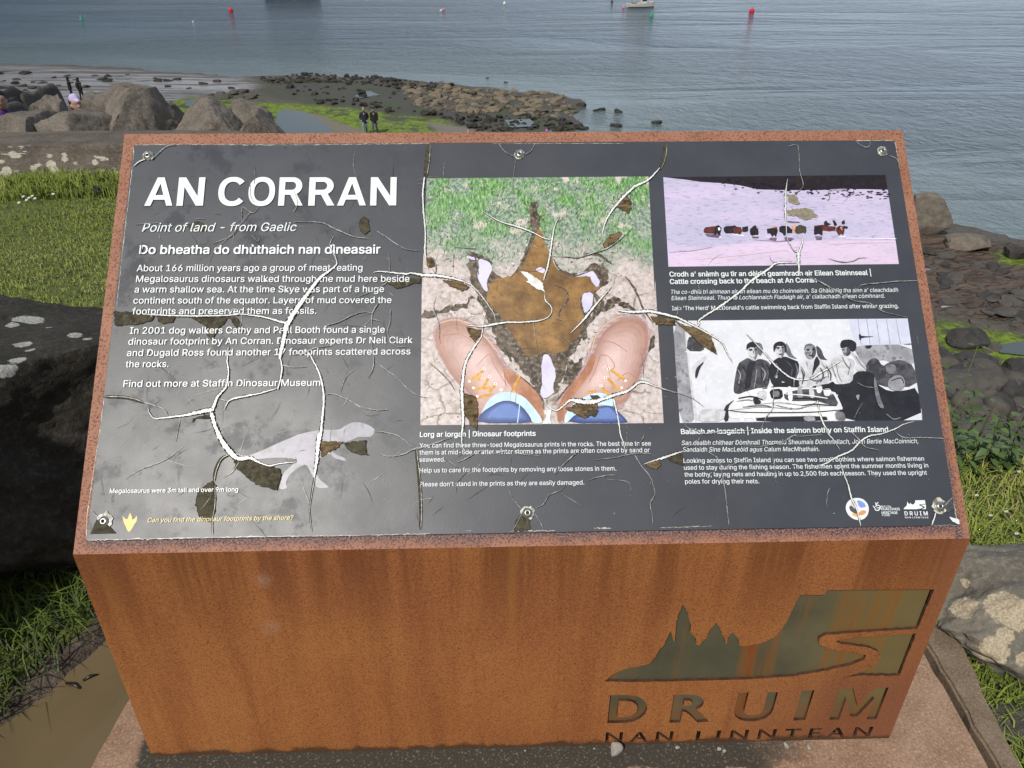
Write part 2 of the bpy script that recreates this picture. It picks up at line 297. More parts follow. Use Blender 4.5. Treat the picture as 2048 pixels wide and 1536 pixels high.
["o",[[257.8,151.8],[286,149.9],[304.3,142.1],[322.3,138.8],[331.2,137.2],[334.1,123.7],[330.4,100],[315.6,103.2],[299.1,107.9],[278.9,124.6],[263.1,139.7]]],
["o",[[219.2,116.6],[227,110.5],[228.8,69.4],[223,50.7],[206.8,53.9],[197.5,78.7],[197.7,93.3],[209.5,109.3]]],
["o",[[439.4,179.4],[478.3,181.8],[475.6,169.7],[482,155.9],[454.9,163.9],[442.6,171.7]]],
["o",[[189.3,229],[208.5,231.8],[206.2,224.1],[185,226],[179.7,218.4],[180.7,224.5]]],
["o",[[492,480.4],[567.1,477.6],[567.2,472.2],[550.5,469.4],[528.5,460.7],[511.7,466.8]]],
["o",[[454.4,573.4],[452.4,592],[460.6,602.8],[467.8,598.1],[471.3,573.2],[461.7,565.6]]],
["o",[[140.4,588.4],[156.7,594.5],[171.3,586.6],[169.3,577.4],[147,576]]],
["b",[[898.5,542.5],[913.7,557.9],[931.1,568.2],[938.1,564.2],[927.6,547.4],[903,534.7]]],
["b",[[937.1,634.3],[954.4,639.5],[958.5,626.1],[952.7,610.2],[926.5,618.4]]],
["b",[[647.2,262.8],[662.9,255.6],[667.4,243.9],[667.1,198.1],[656,209.6],[644.8,228.1]]],
["b",[[649.9,384.1],[663.7,379.1],[676.4,376.5],[665.9,357.3],[654.4,371.9]]],
["b",[[978.3,401.2],[1022.4,395.8],[1021.7,384.8],[989.1,387.6]]],
["b",[[577.1,519.7],[590.1,517],[591.4,501.7],[578.5,500.6]]],
["b",[[605.7,476.3],[640.8,470.9],[652.5,460.8],[640.8,456.4],[626.8,461]]],
["w",[[747,495.1],[758.7,490],[774.9,477.1],[786.4,466.9],[788.4,454.9],[779,455],[767.6,467.1],[753.8,482.4]]],
["w",[[759.5,474.6],[779.5,473.2],[792.9,447.2],[779.1,458.8],[765.2,465.8]]],
["w",[[784.3,233.1],[800.2,235.2],[793,221.5],[794.8,207.7],[781.3,207.9],[788.5,221.5]]],
["b",[[954.5,132.6],[972.7,139.1],[982.5,135.5],[972,127.9],[958.7,129.2]]],
["o",[[726.3,26.3],[733.1,40.1],[744.3,54.9],[750.6,44.1],[752.6,37.6],[756.6,25.8]]],
["k",[[1252,609.2],[1285,614],[1297.4,608.8],[1305,596.1],[1297,594.8],[1295.1,589.2],[1284.6,587.9],[1270,596.4],[1251.1,600.8]]],
["k",[[1254.2,640.4],[1269.8,640.3],[1277.1,624.6],[1265.1,621.8],[1252.9,629]]],
["b",[[1023.3,391.3],[1043.9,382.7],[1067.3,376.9],[1084.8,364.2],[1095,329.8],[1067.4,345.2],[1052.9,361.8]]],
["o",[[993.6,146.5],[1018,152.8],[1019.2,132.8],[995.7,138.5]]],
["b",[[820.4,232.6],[843.3,241.5],[877.4,243.4],[874.4,227.2],[853.7,218.3]]],
["b",[[400.4,179.9],[434.9,179.4],[427.7,170.4],[401.5,156.2]]],
["w",[[1465.8,34.1],[1478.3,30],[1478.5,23.1],[1467.6,28.9]]],
["o",[[864.3,255.2],[875.8,257.4],[884.6,251.4],[866.4,250.5]]],
["o",[[852.6,220.6],[870.1,231.9],[879.1,231.8],[871.8,220.3]]]],"fp":[["bg",[[575.6,681.3],[994.5,682.5],[991,452.8],[993.5,472.3],[990.7,206],[569,208.1],[568.6,476.6],[568.9,457.1]]],
["dk",[[766.7,627.6],[783.8,630.1],[788,608.9],[785,587.8],[791.5,561.6],[798,540.8],[809.2,514.9],[815.7,497],[838.8,481.6],[872.4,491.4],[882.5,506.6],[901.4,503.8],[914.9,488.4],[894.5,458.3],[884.4,443.2],[873.5,411],[858.2,379.3],[854.9,357.5],[833.1,331.2],[827.8,312.2],[820.1,288.6],[807.8,260.6],[789.3,249.2],[776.1,261],[754.1,289.5],[740.7,303.8],[723,332.6],[707.3,356.8],[696,376.3],[682.4,400.9],[671,430.6],[664.2,460.5],[659.6,468.2],[650.4,526.7],[669.4,531.6],[692.9,516],[697.3,485.5],[725.5,477.6],[747.1,500.2],[754.8,525.7],[767.4,556.6],[770.3,577.4],[761.5,609.1]]],
["br",[[781.1,574.7],[787,572.1],[793.4,546],[804.6,520.1],[810.9,494.5],[841.1,480.3],[872.1,486.3],[880.9,471],[889.8,458.3],[882.4,450.7],[861.1,448.5],[855.5,426.1],[861.5,403.8],[855.9,379.3],[836.4,355.3],[824.1,336.1],[801,331.6],[780.4,336.7],[754.9,327.4],[743.9,346.7],[730.5,368.6],[719.4,395.5],[696.5,417.9],[685.1,440.3],[687.6,460.3],[697.2,475.3],[706.6,477.8],[735,482.6],[751.9,502.7],[759.5,525.7],[772.1,551.4]]],
["li",[[671.7,518.8],[690.5,512.2],[696.3,498.2],[690.2,480.5],[685.3,465.5],[687.5,450.3],[680.6,455.3],[674.8,470.5],[669.1,485.8],[671.6,503.5]]],
["li",[[843.6,482.8],[877.2,492.6],[886.2,483.6],[892.7,470.9],[887.4,458.4],[878.3,466],[874.3,482.5],[845.8,479.5]]],
["li",[[858.7,447.2],[877.7,450.8],[879,428.3],[861.6,406.2],[856.7,428.6]]],
["li",[[783.8,333],[794.1,332.9],[800.4,314.9],[805.8,303],[801.2,267.7],[803.3,263],[784.9,252.8],[778.2,256.3],[781.1,279.7],[780.8,308]]],
["li",[[776.6,494.9],[785,499.9],[794.3,494.7],[789.4,487.1],[778.8,489.8]]],
["li",[[652.8,524.1],[669.3,518.8],[670.4,512.4],[655.1,517.7]]],
["dk",[[887,448.2],[895.4,428.1],[884.9,403.5],[867.7,384.1],[857.2,355],[855.7,374.4],[873.4,408.6]]],
["dk",[[892.8,423.2],[922,442.8],[953.8,422.5],[958.1,415],[921.2,427.9],[897,413.2]]],
["dk",[[568.9,410.7],[605.9,422.6],[640.7,430.9],[661.8,450.5],[664.1,440.6],[640.7,419.8],[608.3,411.5],[573.6,402.1]]],
["dk",[[691.3,371.5],[709.6,359.2],[722.9,330.2],[731.9,318.2],[718.3,327.9],[700.3,352.1]]],
["dk",[[828.4,326.5],[844.1,316.7],[858.3,328.5],[855.3,311.8],[843.1,293],[821.9,274.5],[820.3,293.3]]],
["gr",[[784.8,249.3],[801,260.7],[812.5,265.2],[804.8,237.4],[789.1,242.3]]],
["dk",[[976,365.7],[985,360.8],[981.3,339],[971.1,324.7]]],
["~dk",[[944.9,472.8,3.08],[959.7,442.4,3.52],[967.6,417.4,3.52],[984.4,387.6,1.76]]],
["~dk",[[583.6,320,1.32],[599.6,305.6,2.2],[617.8,286.5,2.64],[629.1,267.7,1.1]]],
["~dk",[[650.4,526.7,1.98],[664.6,521.4,3.08],[671.4,485.8,2.2]]],
["~dk",[[772.5,567,2.64],[759.7,530.8,3.52],[744.7,497.7,3.96],[730.2,480.1,1.98]]],
["~dk",[[809.2,514.9,2.2],[818.1,497,2.64],[843.5,481.5,2.64],[877.1,491.3,1.76]]],
["~dk",[[809.9,464,1.98],[828.4,453.8,3.08],[832.4,436.3,3.52],[817.6,414.1,2.64],[814.8,401.8,1.32]]],
["~dk",[[938.2,480.6,1.76],[958,453.1,2.2]]],
["~dk",[[626.7,539.8,1.1],[657.6,536.9,2.2],[667.1,536.8,1.1]]],
["~dk",[[864.3,524.7,4.4],[892.8,521.9,5.72],[915.7,503.7,2.2]]],
["so",[[588.9,370.3],[589.9,384.8],[601.4,399.3],[622.2,405.2],[645.3,402.5],[668.4,391.2],[689,371.5],[704.8,347.2],[718.1,315.9],[742.8,294.3],[760.6,277.6],[776.1,261],[782.5,247],[782.5,208.3],[668.3,209.9],[662.9,244],[617.8,300.6],[597.1,338.9]]],
["sh",[[591.2,367.8],[594.6,382.3],[603.7,393.2],[624.5,397.1],[647.6,391.5],[668.3,379.1],[684.3,361.9],[700.1,337.6],[713.5,313.6],[735.9,289.7],[753.7,273],[766.9,256.5],[777.7,237.8],[776.9,208.4],[669.4,209.9],[665.1,246.3],[647.2,269.8],[631.4,284],[615.5,307.8],[599.4,338.9]]],
["tn",[[713.5,312.4],[742.7,292],[760.6,276.4],[778.2,256.3],[782.1,233.1],[781.4,210.1],[770.5,221.8],[753,245.1],[730.9,268.6],[717.6,285.2]]],
["~ye",[[601.4,393.2,1.32],[624.5,399.1,1.54],[649.9,393.9,1.54],[677.5,371.7,1.54],[707,335.2,1.54]]],
["~tn",[[667.9,314.2,1.1],[688.6,334.2,1.32],[695.3,318.6,1.32],[708.7,294.8,1.32],[721.9,273.4,1.1]]],
["~tn",[[659,359.8,1.1],[636,372.1,1.1],[606.1,370.1,1.1]]],
["~dk",[[742.8,293.1,1.76],[765,272.9,3.08],[780.3,251.7,3.52],[782.7,233.1,2.2]]],
["so",[[804.6,232.8],[805.1,249],[821.7,267.4],[840.7,288.3],[857.7,314.2],[868.3,345.2],[881.2,374.1],[903.2,395.9],[927.2,408],[962,402.6],[977.1,382.8],[978.2,363.3],[971.7,334.3],[959.8,291.5],[922.6,240.4],[919.8,231.2],[815,207.8],[806,208]]],
["sh",[[818.2,234.9],[828,255.7],[847.1,278.8],[864.3,307],[874.8,335.5],[890.2,369.2],[909.8,388.5],[929,398.1],[959.4,399],[972.6,385.3],[974.6,360.9],[966.8,329.6],[955.4,293.9],[940,265.9],[924.9,240.4],[902.2,240.7],[819.6,209.6],[812.9,212]]],
["tn",[[805.7,232.8],[821.6,265.1],[857.3,304.7],[870.2,335.6],[878.9,325.9],[868.5,297.4],[844.4,267.1],[825.3,244.1],[812.8,209.7],[806.1,209.8]]],
["~ye",[[870.2,335.6,1.32],[880.8,366.9,1.54],[902.9,391,1.54],[929.3,404.2,1.54]]],
["~tn",[[886.1,330.6,1.32],[899.8,328,1.32],[910.4,311.1,1.32],[905.3,301.7,1.1]]],
["~tn",[[886.1,330.6,1.32],[875.6,302.1,1.32],[863.1,278.6,1.1]]],
["~tn",[[889.7,357,1.1],[912.6,351.9,1.32],[934.8,334.8,0.88]]],
["~tn",[[913.5,282.7,1.32],[932.6,296.6,1.32],[950.2,284.5,1.1]]],
["~dk",[[805.1,246.7,3.08],[821.7,267.4,3.08],[840.7,288.3,1.76]]],
["~la",[[654.1,286,4.4],[679.2,304.6,4.4]]],
["~la",[[663.2,289.5,3.08],[674.5,287,3.08]]],
["~la",[[676.6,269.4,4.4],[688.2,292.7,4.4]]],
["~la",[[660.8,271.9,4.4],[690.2,273.9,4.4]]],
["~la",[[687.9,264.5,4.84],[699.3,278.4,4.84]]],
["~la",[[667.5,255.5,4.84],[692.3,261,4.84]]],
["~la",[[728.6,266.3,4.84],[742.8,294.3,3.96]]],
["~la",[[900.9,304.1,4.84],[929.5,282.5,4.84]]],
["~la",[[894.4,290,4.84],[908.5,273.3,4.84]]],
["~la",[[903.7,269.9,3.96],[921.9,269.6,3.96]]],
["~la",[[884.5,272.5,4.84],[898.5,257.1,4.84]]],
["~la",[[860.1,262.2,3.96],[876.1,264.4,3.96]]],
["~la",[[667.7,288.2,2.2],[674.6,295.2,2.2]]],
["~ey",[[677.4,307,5.72],[683.3,306.9,5.72]]],
["~ey",[[686.3,292.7,5.72],[692.3,292.6,5.72]]],
["~ey",[[696.4,279.6,5.72],[702.3,279.6,5.72]]],
["~ey",[[706.5,269,5.72],[712.3,268.9,5.72]]],
["~ey",[[651.8,284.9,4.84],[656.3,284.8,4.84]]],
["~ey",[[658.5,273.1,4.84],[663.1,273,4.84]]],
["~ey",[[665.2,257.9,4.84],[669.7,257.8,4.84]]],
["~ey",[[896.8,304.2,5.72],[902.7,304.1,5.72]]],
["~ey",[[890.3,288.9,5.72],[896.2,288.8,5.72]]],
["~ey",[[881.6,273.7,5.72],[887.5,273.6,5.72]]],
["~ey",[[926.1,282.5,4.84],[930.7,282.4,4.84]]],
["~ey",[[918.5,269.7,4.84],[923.1,269.6,4.84]]],
["~dk",[[679.4,306.9,2.2],[681.3,306.9,2.2]]],
["~dk",[[688.4,292.7,2.2],[690.2,292.6,2.2]]],
["~dk",[[698.4,279.6,2.2],[700.3,279.6,2.2]]],
["~dk",[[898.8,304.2,2.2],[900.7,304.1,2.2]]],
["~dk",[[892.3,288.8,2.2],[894.2,288.8,2.2]]],
["~dk",[[883.6,273.6,2.2],[885.4,273.6,2.2]]],
["cu",[[672.9,225.4],[685.5,250.6],[703.7,264.3],[726.3,265.2],[748.8,256.7],[766.3,235.6],[777.2,219.4],[780.2,208.3],[761.2,208.6],[748.2,231.3],[730.5,244.2],[712.5,247.9],[694.4,241.3],[680.7,229.9],[669.5,220.9]]],
["je",[[668.3,209.9],[669.5,223.2],[683,234.5],[708,249.2],[728.3,248.9],[746.1,238.2],[759.2,219.6],[762.3,208.6]]],
["~cu",[[741.9,249.9,1.76],[739.1,226.8,1.76],[736.5,209,1.76]]],
["cu",[[817.3,207.8],[820.1,225.7],[839,246.2],[866.8,259.8],[885.1,261.9],[905.1,252.3],[904.2,234.9],[888.6,239.7],[861.1,234.3],[835.8,222],[821.8,207.7]]],
["je",[[820.6,207.8],[838.1,223.1],[865.6,233.1],[893,238.5],[904.2,236.1],[914.9,224.4],[927.7,210.4],[927.5,206.7]]],
["~tn",[[735.3,261.6,1.1],[733.9,245.3,1.1]]]],"cattle":[["bg",[[1022.5,680.7],[1448.9,682.7],[1447.9,499.4],[1019.6,498.1]]],
["sa",[[1020.9,523.9],[1141.1,541.9],[1269.5,546.3],[1346.7,547.5],[1448.6,546.6],[1447.9,499.4],[1019.6,498.1]]],
["ss",[[1022.5,680.7],[1448.9,682.7],[1448.7,651.3],[1360.3,653.9],[1320.7,651.3],[1255.4,651.8],[1203.4,653.6],[1162.6,663.4],[1126.5,667.9],[1092.9,670.2],[1062,675.6]]],
["~li",[[1022.9,526.6,0.93],[1063.7,528.9,1.39],[1102.3,535.4,0.93]]],
["~ri",[[1069.9,511.2,0.7],[1164.5,519.8,1.16],[1241.9,528.7,0.93]]],
["~ri",[[1319.9,538.9,0.7],[1371.6,541.2,1.16],[1446.4,541.9,0.93]]],
["~li",[[1182.8,549.8,0.93],[1233.6,546.6,1.86],[1259.7,550.5,0.93]]],
["~wh",[[1099.1,557.5,0.93],[1122,556.7,2.09]]],
["~wh",[[1142.9,561.2,0.93],[1165.7,559.1,2.09]]],
["~wh",[[1175.8,557.3,0.93],[1193.8,557.7,1.86]]],
["~wh",[[1337.4,555.4,0.93],[1355.5,555.8,1.86]]],
["~wh",[[1355.1,552.4,0.93],[1450.2,550.2,1.39]]],
["~wh",[[1204.1,557.9,0.7],[1226.5,552.2,1.63]]],
["ma",[[1214,555.1],[1226.7,553.6],[1223.5,547.5],[1210.9,549.6]]],
["ma",[[1239.7,554.8],[1257.5,553.3],[1251.6,546.4],[1241.5,547.9]]],
["ma",[[1297.7,557.1],[1311.7,555.6],[1309.6,548.7],[1299.3,548.8]]],
["ma",[[1178.4,557.3],[1193.7,557.2],[1190.7,552.5],[1180.6,553.4]]],
["ma",[[1091.9,563],[1122.4,561.4],[1116.7,554.5],[1096.5,557.5]]],
["cb",[[1091.1,572.9],[1094.4,576.2],[1108.6,578.2],[1114.7,578.2],[1113.6,566.2],[1107.3,563],[1093.4,564.2],[1089.9,566.4]]],
["bk",[[1112.7,578.2],[1118.9,580.8],[1124.5,574.8],[1122.9,568.3],[1120.2,560.1],[1116.2,560.7],[1115.5,564],[1112.1,560.1],[1108.2,560.8],[1109.8,568.4]]],
["wh",[[1117.5,575.3],[1121.5,575.3],[1121.7,570.5],[1118,569.4]]],
["bk",[[1128.1,574.8],[1132.8,578],[1147,579],[1149.2,580.3],[1152.9,576.8],[1147.6,563.7],[1131.5,563.4],[1127.9,568.3]]],
["cb",[[1145.6,574.6],[1152.9,577.2],[1160.8,575.6],[1162.5,568],[1158.5,561],[1155.4,561],[1153.7,563.7],[1147.5,562.6],[1145.7,569.2]]],
["bk",[[1162.9,575.6],[1169,577.1],[1174.2,577.7],[1173.8,567.9],[1168,565.7],[1162.4,566.9]]],
["bk",[[1177.7,572.2],[1184.2,577.6],[1187.5,579.8],[1192.1,575.3],[1193.1,565.5],[1191.5,559],[1186.6,560.1],[1181.3,558.2],[1177.4,559.6],[1176.5,566.7]]],
["pk",[[1189.2,576.5],[1196.1,575.3],[1194.8,571.6],[1190.9,573.2]]],
["pk",[[1217.5,576.2],[1229.7,577.7],[1226.3,573.5],[1217.1,572.7]]],
["bk",[[1208.9,571.9],[1217.2,573.4],[1227.3,574],[1229.5,569.6],[1228.4,565.2],[1224.3,554.8],[1221.8,559.8],[1217.3,555.5],[1215,562.1],[1209,563.2]]],
["cb",[[1223.4,575.1],[1228.5,575],[1228.6,570.7],[1224,571.4]]],
["bk",[[1232.5,575],[1237.9,578.2],[1249.9,577],[1257.2,569.3],[1255.4,562.8],[1245.3,562.9],[1240,556.8],[1237.3,563],[1231.6,566.3]]],
["pk",[[1256.2,579.2],[1264.4,580.2],[1261.5,562.7],[1256.7,565]]],
["ol",[[1264,575.8],[1272.5,580.1],[1283.2,575.7],[1283.2,566.9],[1280.5,561.5],[1276.7,563.7],[1268.4,561.6],[1263.4,561.6],[1261,567.1]]],
["cb",[[1298.6,577.7],[1315.1,579.4],[1326.9,576.4],[1338.9,575.2],[1337.9,567.5],[1325.6,566.1],[1313.6,567.8],[1298.9,571.2]]],
["bk",[[1298.2,574.4],[1310.8,577.6],[1313.8,568.8],[1312,557.5],[1309.4,558],[1305.8,561.3],[1298.4,559.2],[1296.2,560.3]]],
["bk",[[1317.7,584.2],[1322.3,588.5],[1325.7,583],[1331.5,580.8],[1325,577.5],[1317.9,578]]],
["bk",[[1334.5,588.4],[1339.4,587.3],[1342.4,578.5],[1337,576.3]]],
["bk",[[1351.3,585],[1357,589.3],[1358,584.9],[1356.8,580.5],[1351.6,579.5]]],
["bk",[[1353.4,577.3],[1362.2,575],[1360.6,570.6],[1354.7,571.8]]],
["cb",[[1339.6,573],[1347.3,577.8],[1356,574],[1353.7,564.1],[1350.8,557.2],[1347.2,560.9],[1342.7,557.2],[1338.8,566.4]]],
["pk",[[1347.1,575.6],[1350.9,574],[1351.1,567.4],[1348.2,568.5]]],
["ma",[[1249.1,588],[1271.1,585.6],[1272.9,583.4],[1250.8,584.7]]]],"crew":[["bg",[[1020.3,393.3],[1448.2,392.9],[1446,204.9],[1018.9,205.7]]],
["g3",[[1020.4,387.1],[1040.4,388.3],[1040.7,340],[1041.7,285.9],[1045.4,232.8],[1044.6,206.7],[1018.9,205.7],[1019.3,299.6]]],
["g4",[[1041.6,386.9],[1043.9,364.7],[1043.4,307.4],[1047.5,259.2],[1051.2,209.2],[1044.6,206.7],[1044.3,235.4],[1041.7,285.9],[1040.7,340]]],
["g1",[[1044.9,360.6],[1051.7,364.1],[1068.7,361.7],[1073.1,350.6],[1071.8,334.7],[1040.3,335.7]]],
["wh",[[1038.3,336.2],[1078.3,333.6],[1078,330.8],[1038.1,333.5]]],
["g4",[[1047.3,307.3],[1062.8,320.7],[1079.2,328.6],[1070.2,315.2],[1053.4,301.9],[1047.4,291.2]]],
["g3",[[1339.6,343.3],[1447.6,343.9],[1446.7,299.6],[1411.7,308.2],[1386.4,316.7],[1357.4,298],[1345.6,328.1]]],
["g1",[[1354.8,298],[1367.9,316.9],[1381.5,319.5],[1389.8,303],[1401.5,311],[1426.1,316.2],[1447.1,302.3],[1447.4,264.5],[1374,265.5]]],
["bk",[[1338.4,294.2],[1359.7,295.3],[1372.1,289.7],[1374.7,270.8],[1393.8,257.2],[1422.8,258.2],[1446.6,264.5],[1446,204.9],[1295.6,204.9],[1295.4,245.2]]],
["do",[[1340.8,393],[1448.2,392.6],[1447.6,343.9],[1347.6,343.2],[1341.7,369.5]]],
["~g3",[[1356.9,392.8,1],[1356.2,343.9,1]]],
["~g3",[[1372.9,392.6,1],[1372.9,343.7,1]]],
["~g3",[[1390.4,392.4,1],[1390.3,344.1,1]]],
["~g3",[[1409.1,392.2,1],[1408.9,343.8,1]]],
["~g3",[[1426.6,392,1],[1427.6,344.2,1]]],
["bk",[[1354.3,363.8],[1358.3,363.8],[1358.4,360.5],[1386.5,359],[1357.9,356.6],[1357.4,352.7],[1354.2,352.8]]],
["bk",[[1360.7,342.2],[1378.1,342.8],[1369,334.7]]],
["bk",[[1430.2,343.6],[1447.8,345.6],[1447.4,342.8]]],
["g2",[[1162.9,350.9],[1176,349.4],[1178.8,338.4],[1173.5,324.8],[1168.5,327.6]]],
["g2",[[1219.9,351.6],[1226.6,340.5],[1229,326.8],[1239.8,317.1],[1218.2,324.2]]],
["g1",[[1273.5,345.5],[1283.1,337.1],[1286.4,320.6],[1293.7,315.1],[1275.5,318.1]]],
["bk",[[1180.8,268],[1237.3,283.4],[1296.8,277.2],[1301.2,270.5],[1335.8,274],[1334.5,244.7],[1310.4,239.7],[1302,255.8],[1210.9,257],[1179.7,257.4]]],
["g1",[[1117.4,258.2],[1120.4,276.8],[1130.2,311.7],[1144,319.7],[1149.5,322.3],[1159.4,315.4],[1170.4,320.7],[1185.6,315.1],[1189.6,302.8],[1180.8,268],[1169.8,262.8],[1153.7,257.7],[1127.5,255.4]]],
["bk",[[1148.8,314.2],[1164.6,315.4],[1153.2,292.5],[1149.5,268.4],[1137.3,263.3],[1142.5,290]]],
["~bk",[[1129.4,303.6,1.25],[1132.4,279.4,1.74],[1128,260.7,1.25]]],
["~bk",[[1174.7,311.2,1.25],[1169.9,289.6,1.99],[1175.8,270.8,1.25]]],
["~g3",[[1163.2,300.5,1.25],[1158.4,279,1.49],[1154.5,265.7,1]]],
["g4",[[1150.3,338.7],[1151.4,341.4],[1168.7,342.6],[1168.2,330.3],[1162.3,318.1],[1155.6,316.8],[1151,323.7]]],
["bk",[[1147.7,336],[1149.3,346.9],[1157.7,352.3],[1168.2,350.8],[1171.3,342.6],[1168.3,338.5],[1156.7,342.2],[1151.1,338.7]]],
["~bk",[[1153.4,335.4,1.25],[1157.4,335.3,1.25]]],
["~bk",[[1162.7,335.3,1.25],[1166.1,335.2,1.25]]],
["~wh",[[1155.2,326.9,1.25],[1159.1,325.5,1.74],[1163.1,326.8,1.25]]],
["~g2",[[1159.9,334.5,1],[1160.3,330.4,1.25]]],
["g4",[[1140.7,257.9],[1154.2,263.1],[1159.2,260.3],[1148.3,255.2]]],
["bk",[[1184.7,305.6],[1199.3,320.4],[1215.6,324.2],[1228.1,318.6],[1240.7,313],[1236.6,288.8],[1217.2,267.6],[1191.2,267.9],[1184.5,278.7]]],
["~g1",[[1217.3,316.1,1.49],[1226.3,302.4,2.24],[1221.6,283.6,1.49]]],
["g4",[[1200.2,340.8],[1204.6,344.9],[1216.3,343.4],[1215.6,329.7],[1209.9,320.2],[1203.6,323],[1200.4,329.9]]],
["bk",[[1196.5,343.6],[1202.5,350.4],[1213.3,352.5],[1220.6,346.1],[1220.4,332.4],[1216.2,329.7],[1216.1,341.2],[1204.5,344.1],[1200.7,338.1],[1196.7,329.9]]],
["~bk",[[1203.3,337.5,1],[1207,338,1.25]]],
["~bk",[[1211.2,338,1.25],[1214.9,337.9,1]]],
["~g1",[[1204.4,328.5,1],[1211.3,328.4,1.25]]],
["~g2",[[1209,336.6,1],[1208.5,332,1.49]]],
["g4",[[1193.3,288],[1198.8,290.6],[1198.1,283.9],[1194.2,283.9]]],
["wh",[[1205.3,277.9],[1211.6,276.2],[1205,275.2]]],
["g5",[[1234.8,272.7],[1239.1,299.5],[1243,310.3],[1254.3,317],[1275.5,318.1],[1290.4,309.7],[1297.8,285.3],[1293.7,273.2],[1264.5,269.6],[1248.2,264.5],[1238.1,267.3]]],
["~g2",[[1242.4,304.9,1.25],[1247.4,291.3,1.99],[1241.6,275.3,1.25]]],
["~g2",[[1264.8,272.3,1.49],[1279.2,282.8,1.99],[1290,285.4,1.25]]],
["~g2",[[1279.8,309.8,1.25],[1288.7,296.2,1.74],[1289.7,282.7,1.25]]],
["~g2",[[1253.8,312.9,1.25],[1254.6,296.6,1.49]]],
["bk",[[1267.3,315.4],[1273.7,324.9],[1278.5,309.9],[1268,299.1],[1259.9,285.8],[1262.8,299.2]]],
["g3",[[1252.7,337.5],[1257.5,344.3],[1269.4,344.1],[1273.5,334.5],[1270.9,323.6],[1262.2,316.9],[1254.6,319.7],[1251.8,329.3]]],
["g2",[[1251.4,337.5],[1255,345.7],[1265.8,347.7],[1273,341.3],[1273.1,337.2],[1267.9,342.8],[1257.3,342.3],[1252.3,334.2]]],
["~bk",[[1256.3,334.1,1],[1260.5,334.1,1.25]]],
["~bk",[[1265.5,334,1.25],[1269.5,334,1]]],
["~bk",[[1260,325.1,1.25],[1265.8,325,1.49]]],
["g5",[[1254.8,310.2],[1265,318.2],[1266,304.6],[1256.6,291.2],[1253.3,296.6]]],
["g5",[[1293.3,312.4],[1308,324.5],[1318.8,325.7],[1333.6,317.3],[1341.1,314.5],[1335.6,292.9],[1330.5,274.1],[1309.1,270.4],[1302.1,277.2],[1301.8,296],[1294.3,298.8]]],
["g3",[[1319.2,339.4],[1331.5,342],[1335,328.2],[1329,322.8],[1321.2,324.3]]],
["~bk",[[1319.9,334.5,1.99],[1324.7,334.4,2.24]]],
["~bk",[[1327.8,334.4,1.99],[1332.6,334.3,2.24]]],
["~bk",[[1322.9,327,1],[1328.2,327,1.25]]],
["bk",[[1317.3,344.9],[1322.3,353.1],[1338.4,354.1],[1348.1,347.3],[1345,333.6],[1335.2,329.6],[1331.3,340.6],[1318.9,336.7]]],
["~g2",[[1306.2,309.5,1],[1307.4,287.8,1.49],[1312.2,274.3,1]]],
["~g2",[[1332.5,309.2,1],[1324.4,287.6,1.25]]],
["g5",[[1332.9,332.4],[1338,330.9],[1349.4,317.1],[1360.4,300.7],[1355.7,295.3],[1341.2,295.5],[1339.7,303.7],[1345.7,309]]],
["wh",[[1104.6,232],[1121.6,247.6],[1127.6,256.8],[1170.4,268.2],[1295.2,263.9],[1307.7,229.2],[1305.8,223.9],[1291.2,221.5],[1290.5,205.8],[1280,204.6],[1276.1,215.2],[1152,214.3],[1152.4,205.1],[1148.5,205.2],[1146.7,213],[1131.2,212],[1131.8,205.4],[1124.1,205.5],[1122.2,212.1],[1105.5,212.3]]],
["bk",[[1151.9,213.5],[1276,214.4],[1278.8,205.2],[1153.7,205.6]]],
["g3",[[1235.9,213.9],[1255.4,214.7],[1256.8,205],[1237.5,205.2]]],
["bk",[[1096.9,232.1],[1120.3,247.6],[1105.3,233.3],[1105.1,208.4],[1095.9,205.9]]],
["g1",[[1205.7,257],[1248.2,264.5],[1291.9,258.6],[1302.9,231.9],[1281.1,234.8],[1261.2,241.7],[1224.7,240.9],[1206.8,243.8]]],
["bk",[[1180.2,262.7],[1203.9,265.1],[1204.5,246.4],[1183.5,244.1]]],
["g2",[[1186.4,260],[1198.3,261.1],[1198.4,250.5],[1186.6,249.3]]],
["wh",[[1213.3,267.6],[1221.3,268.8],[1221.4,246.2],[1218.3,241.5],[1213,241]]],
["g3",[[1231.3,264.7],[1235.8,270.5],[1239.1,264.6],[1239.7,247.3],[1229.2,246.1]]],
["g4",[[1252.4,267.1],[1258.1,271],[1261,251],[1256.4,245.7],[1250.4,249.8]]],
["wh",[[1264.5,269.6],[1276.3,270],[1273.3,256.1],[1265.3,254.9]]],
["wh",[[1276.7,262.8],[1291.2,263.4],[1288.3,250.6],[1277.7,249.4]]],
["~wh",[[1289.8,258.6,1.25],[1293.6,255.9,1.25],[1288.6,252.7,1.25]]],
["~bk",[[1277.1,261.4,1],[1290.5,262,1]]],
["~bk",[[1264.8,268,1],[1275.9,268.4,1]]],
["bk",[[1150.3,249.8],[1163.4,251],[1164.5,236.4],[1151.5,235.3]]],
["g5",[[1157.8,259.8],[1177.6,262.7],[1174.3,242.9],[1160,243.1]]],
["~bk",[[1168.7,264.2,1.49],[1177.9,265.4,1.49]]],
["~g2",[[1121.1,242.3,1.25],[1142,244.6,1.99],[1152.1,241.9,1.25]]],
["~g3",[[1141,234.1,1],[1193.3,238.7,1.74],[1244.5,232.7,1.49],[1296.4,232,1]]],
["~g2",[[1109.3,226.7,0.75],[1166.6,231.1,1.25],[1217.9,226.5,1]]],
["g3",[[1393.8,276],[1408.5,286.5],[1421.5,285],[1425,272.9],[1420.3,259.5],[1404.2,257.1],[1393.2,262.6]]],
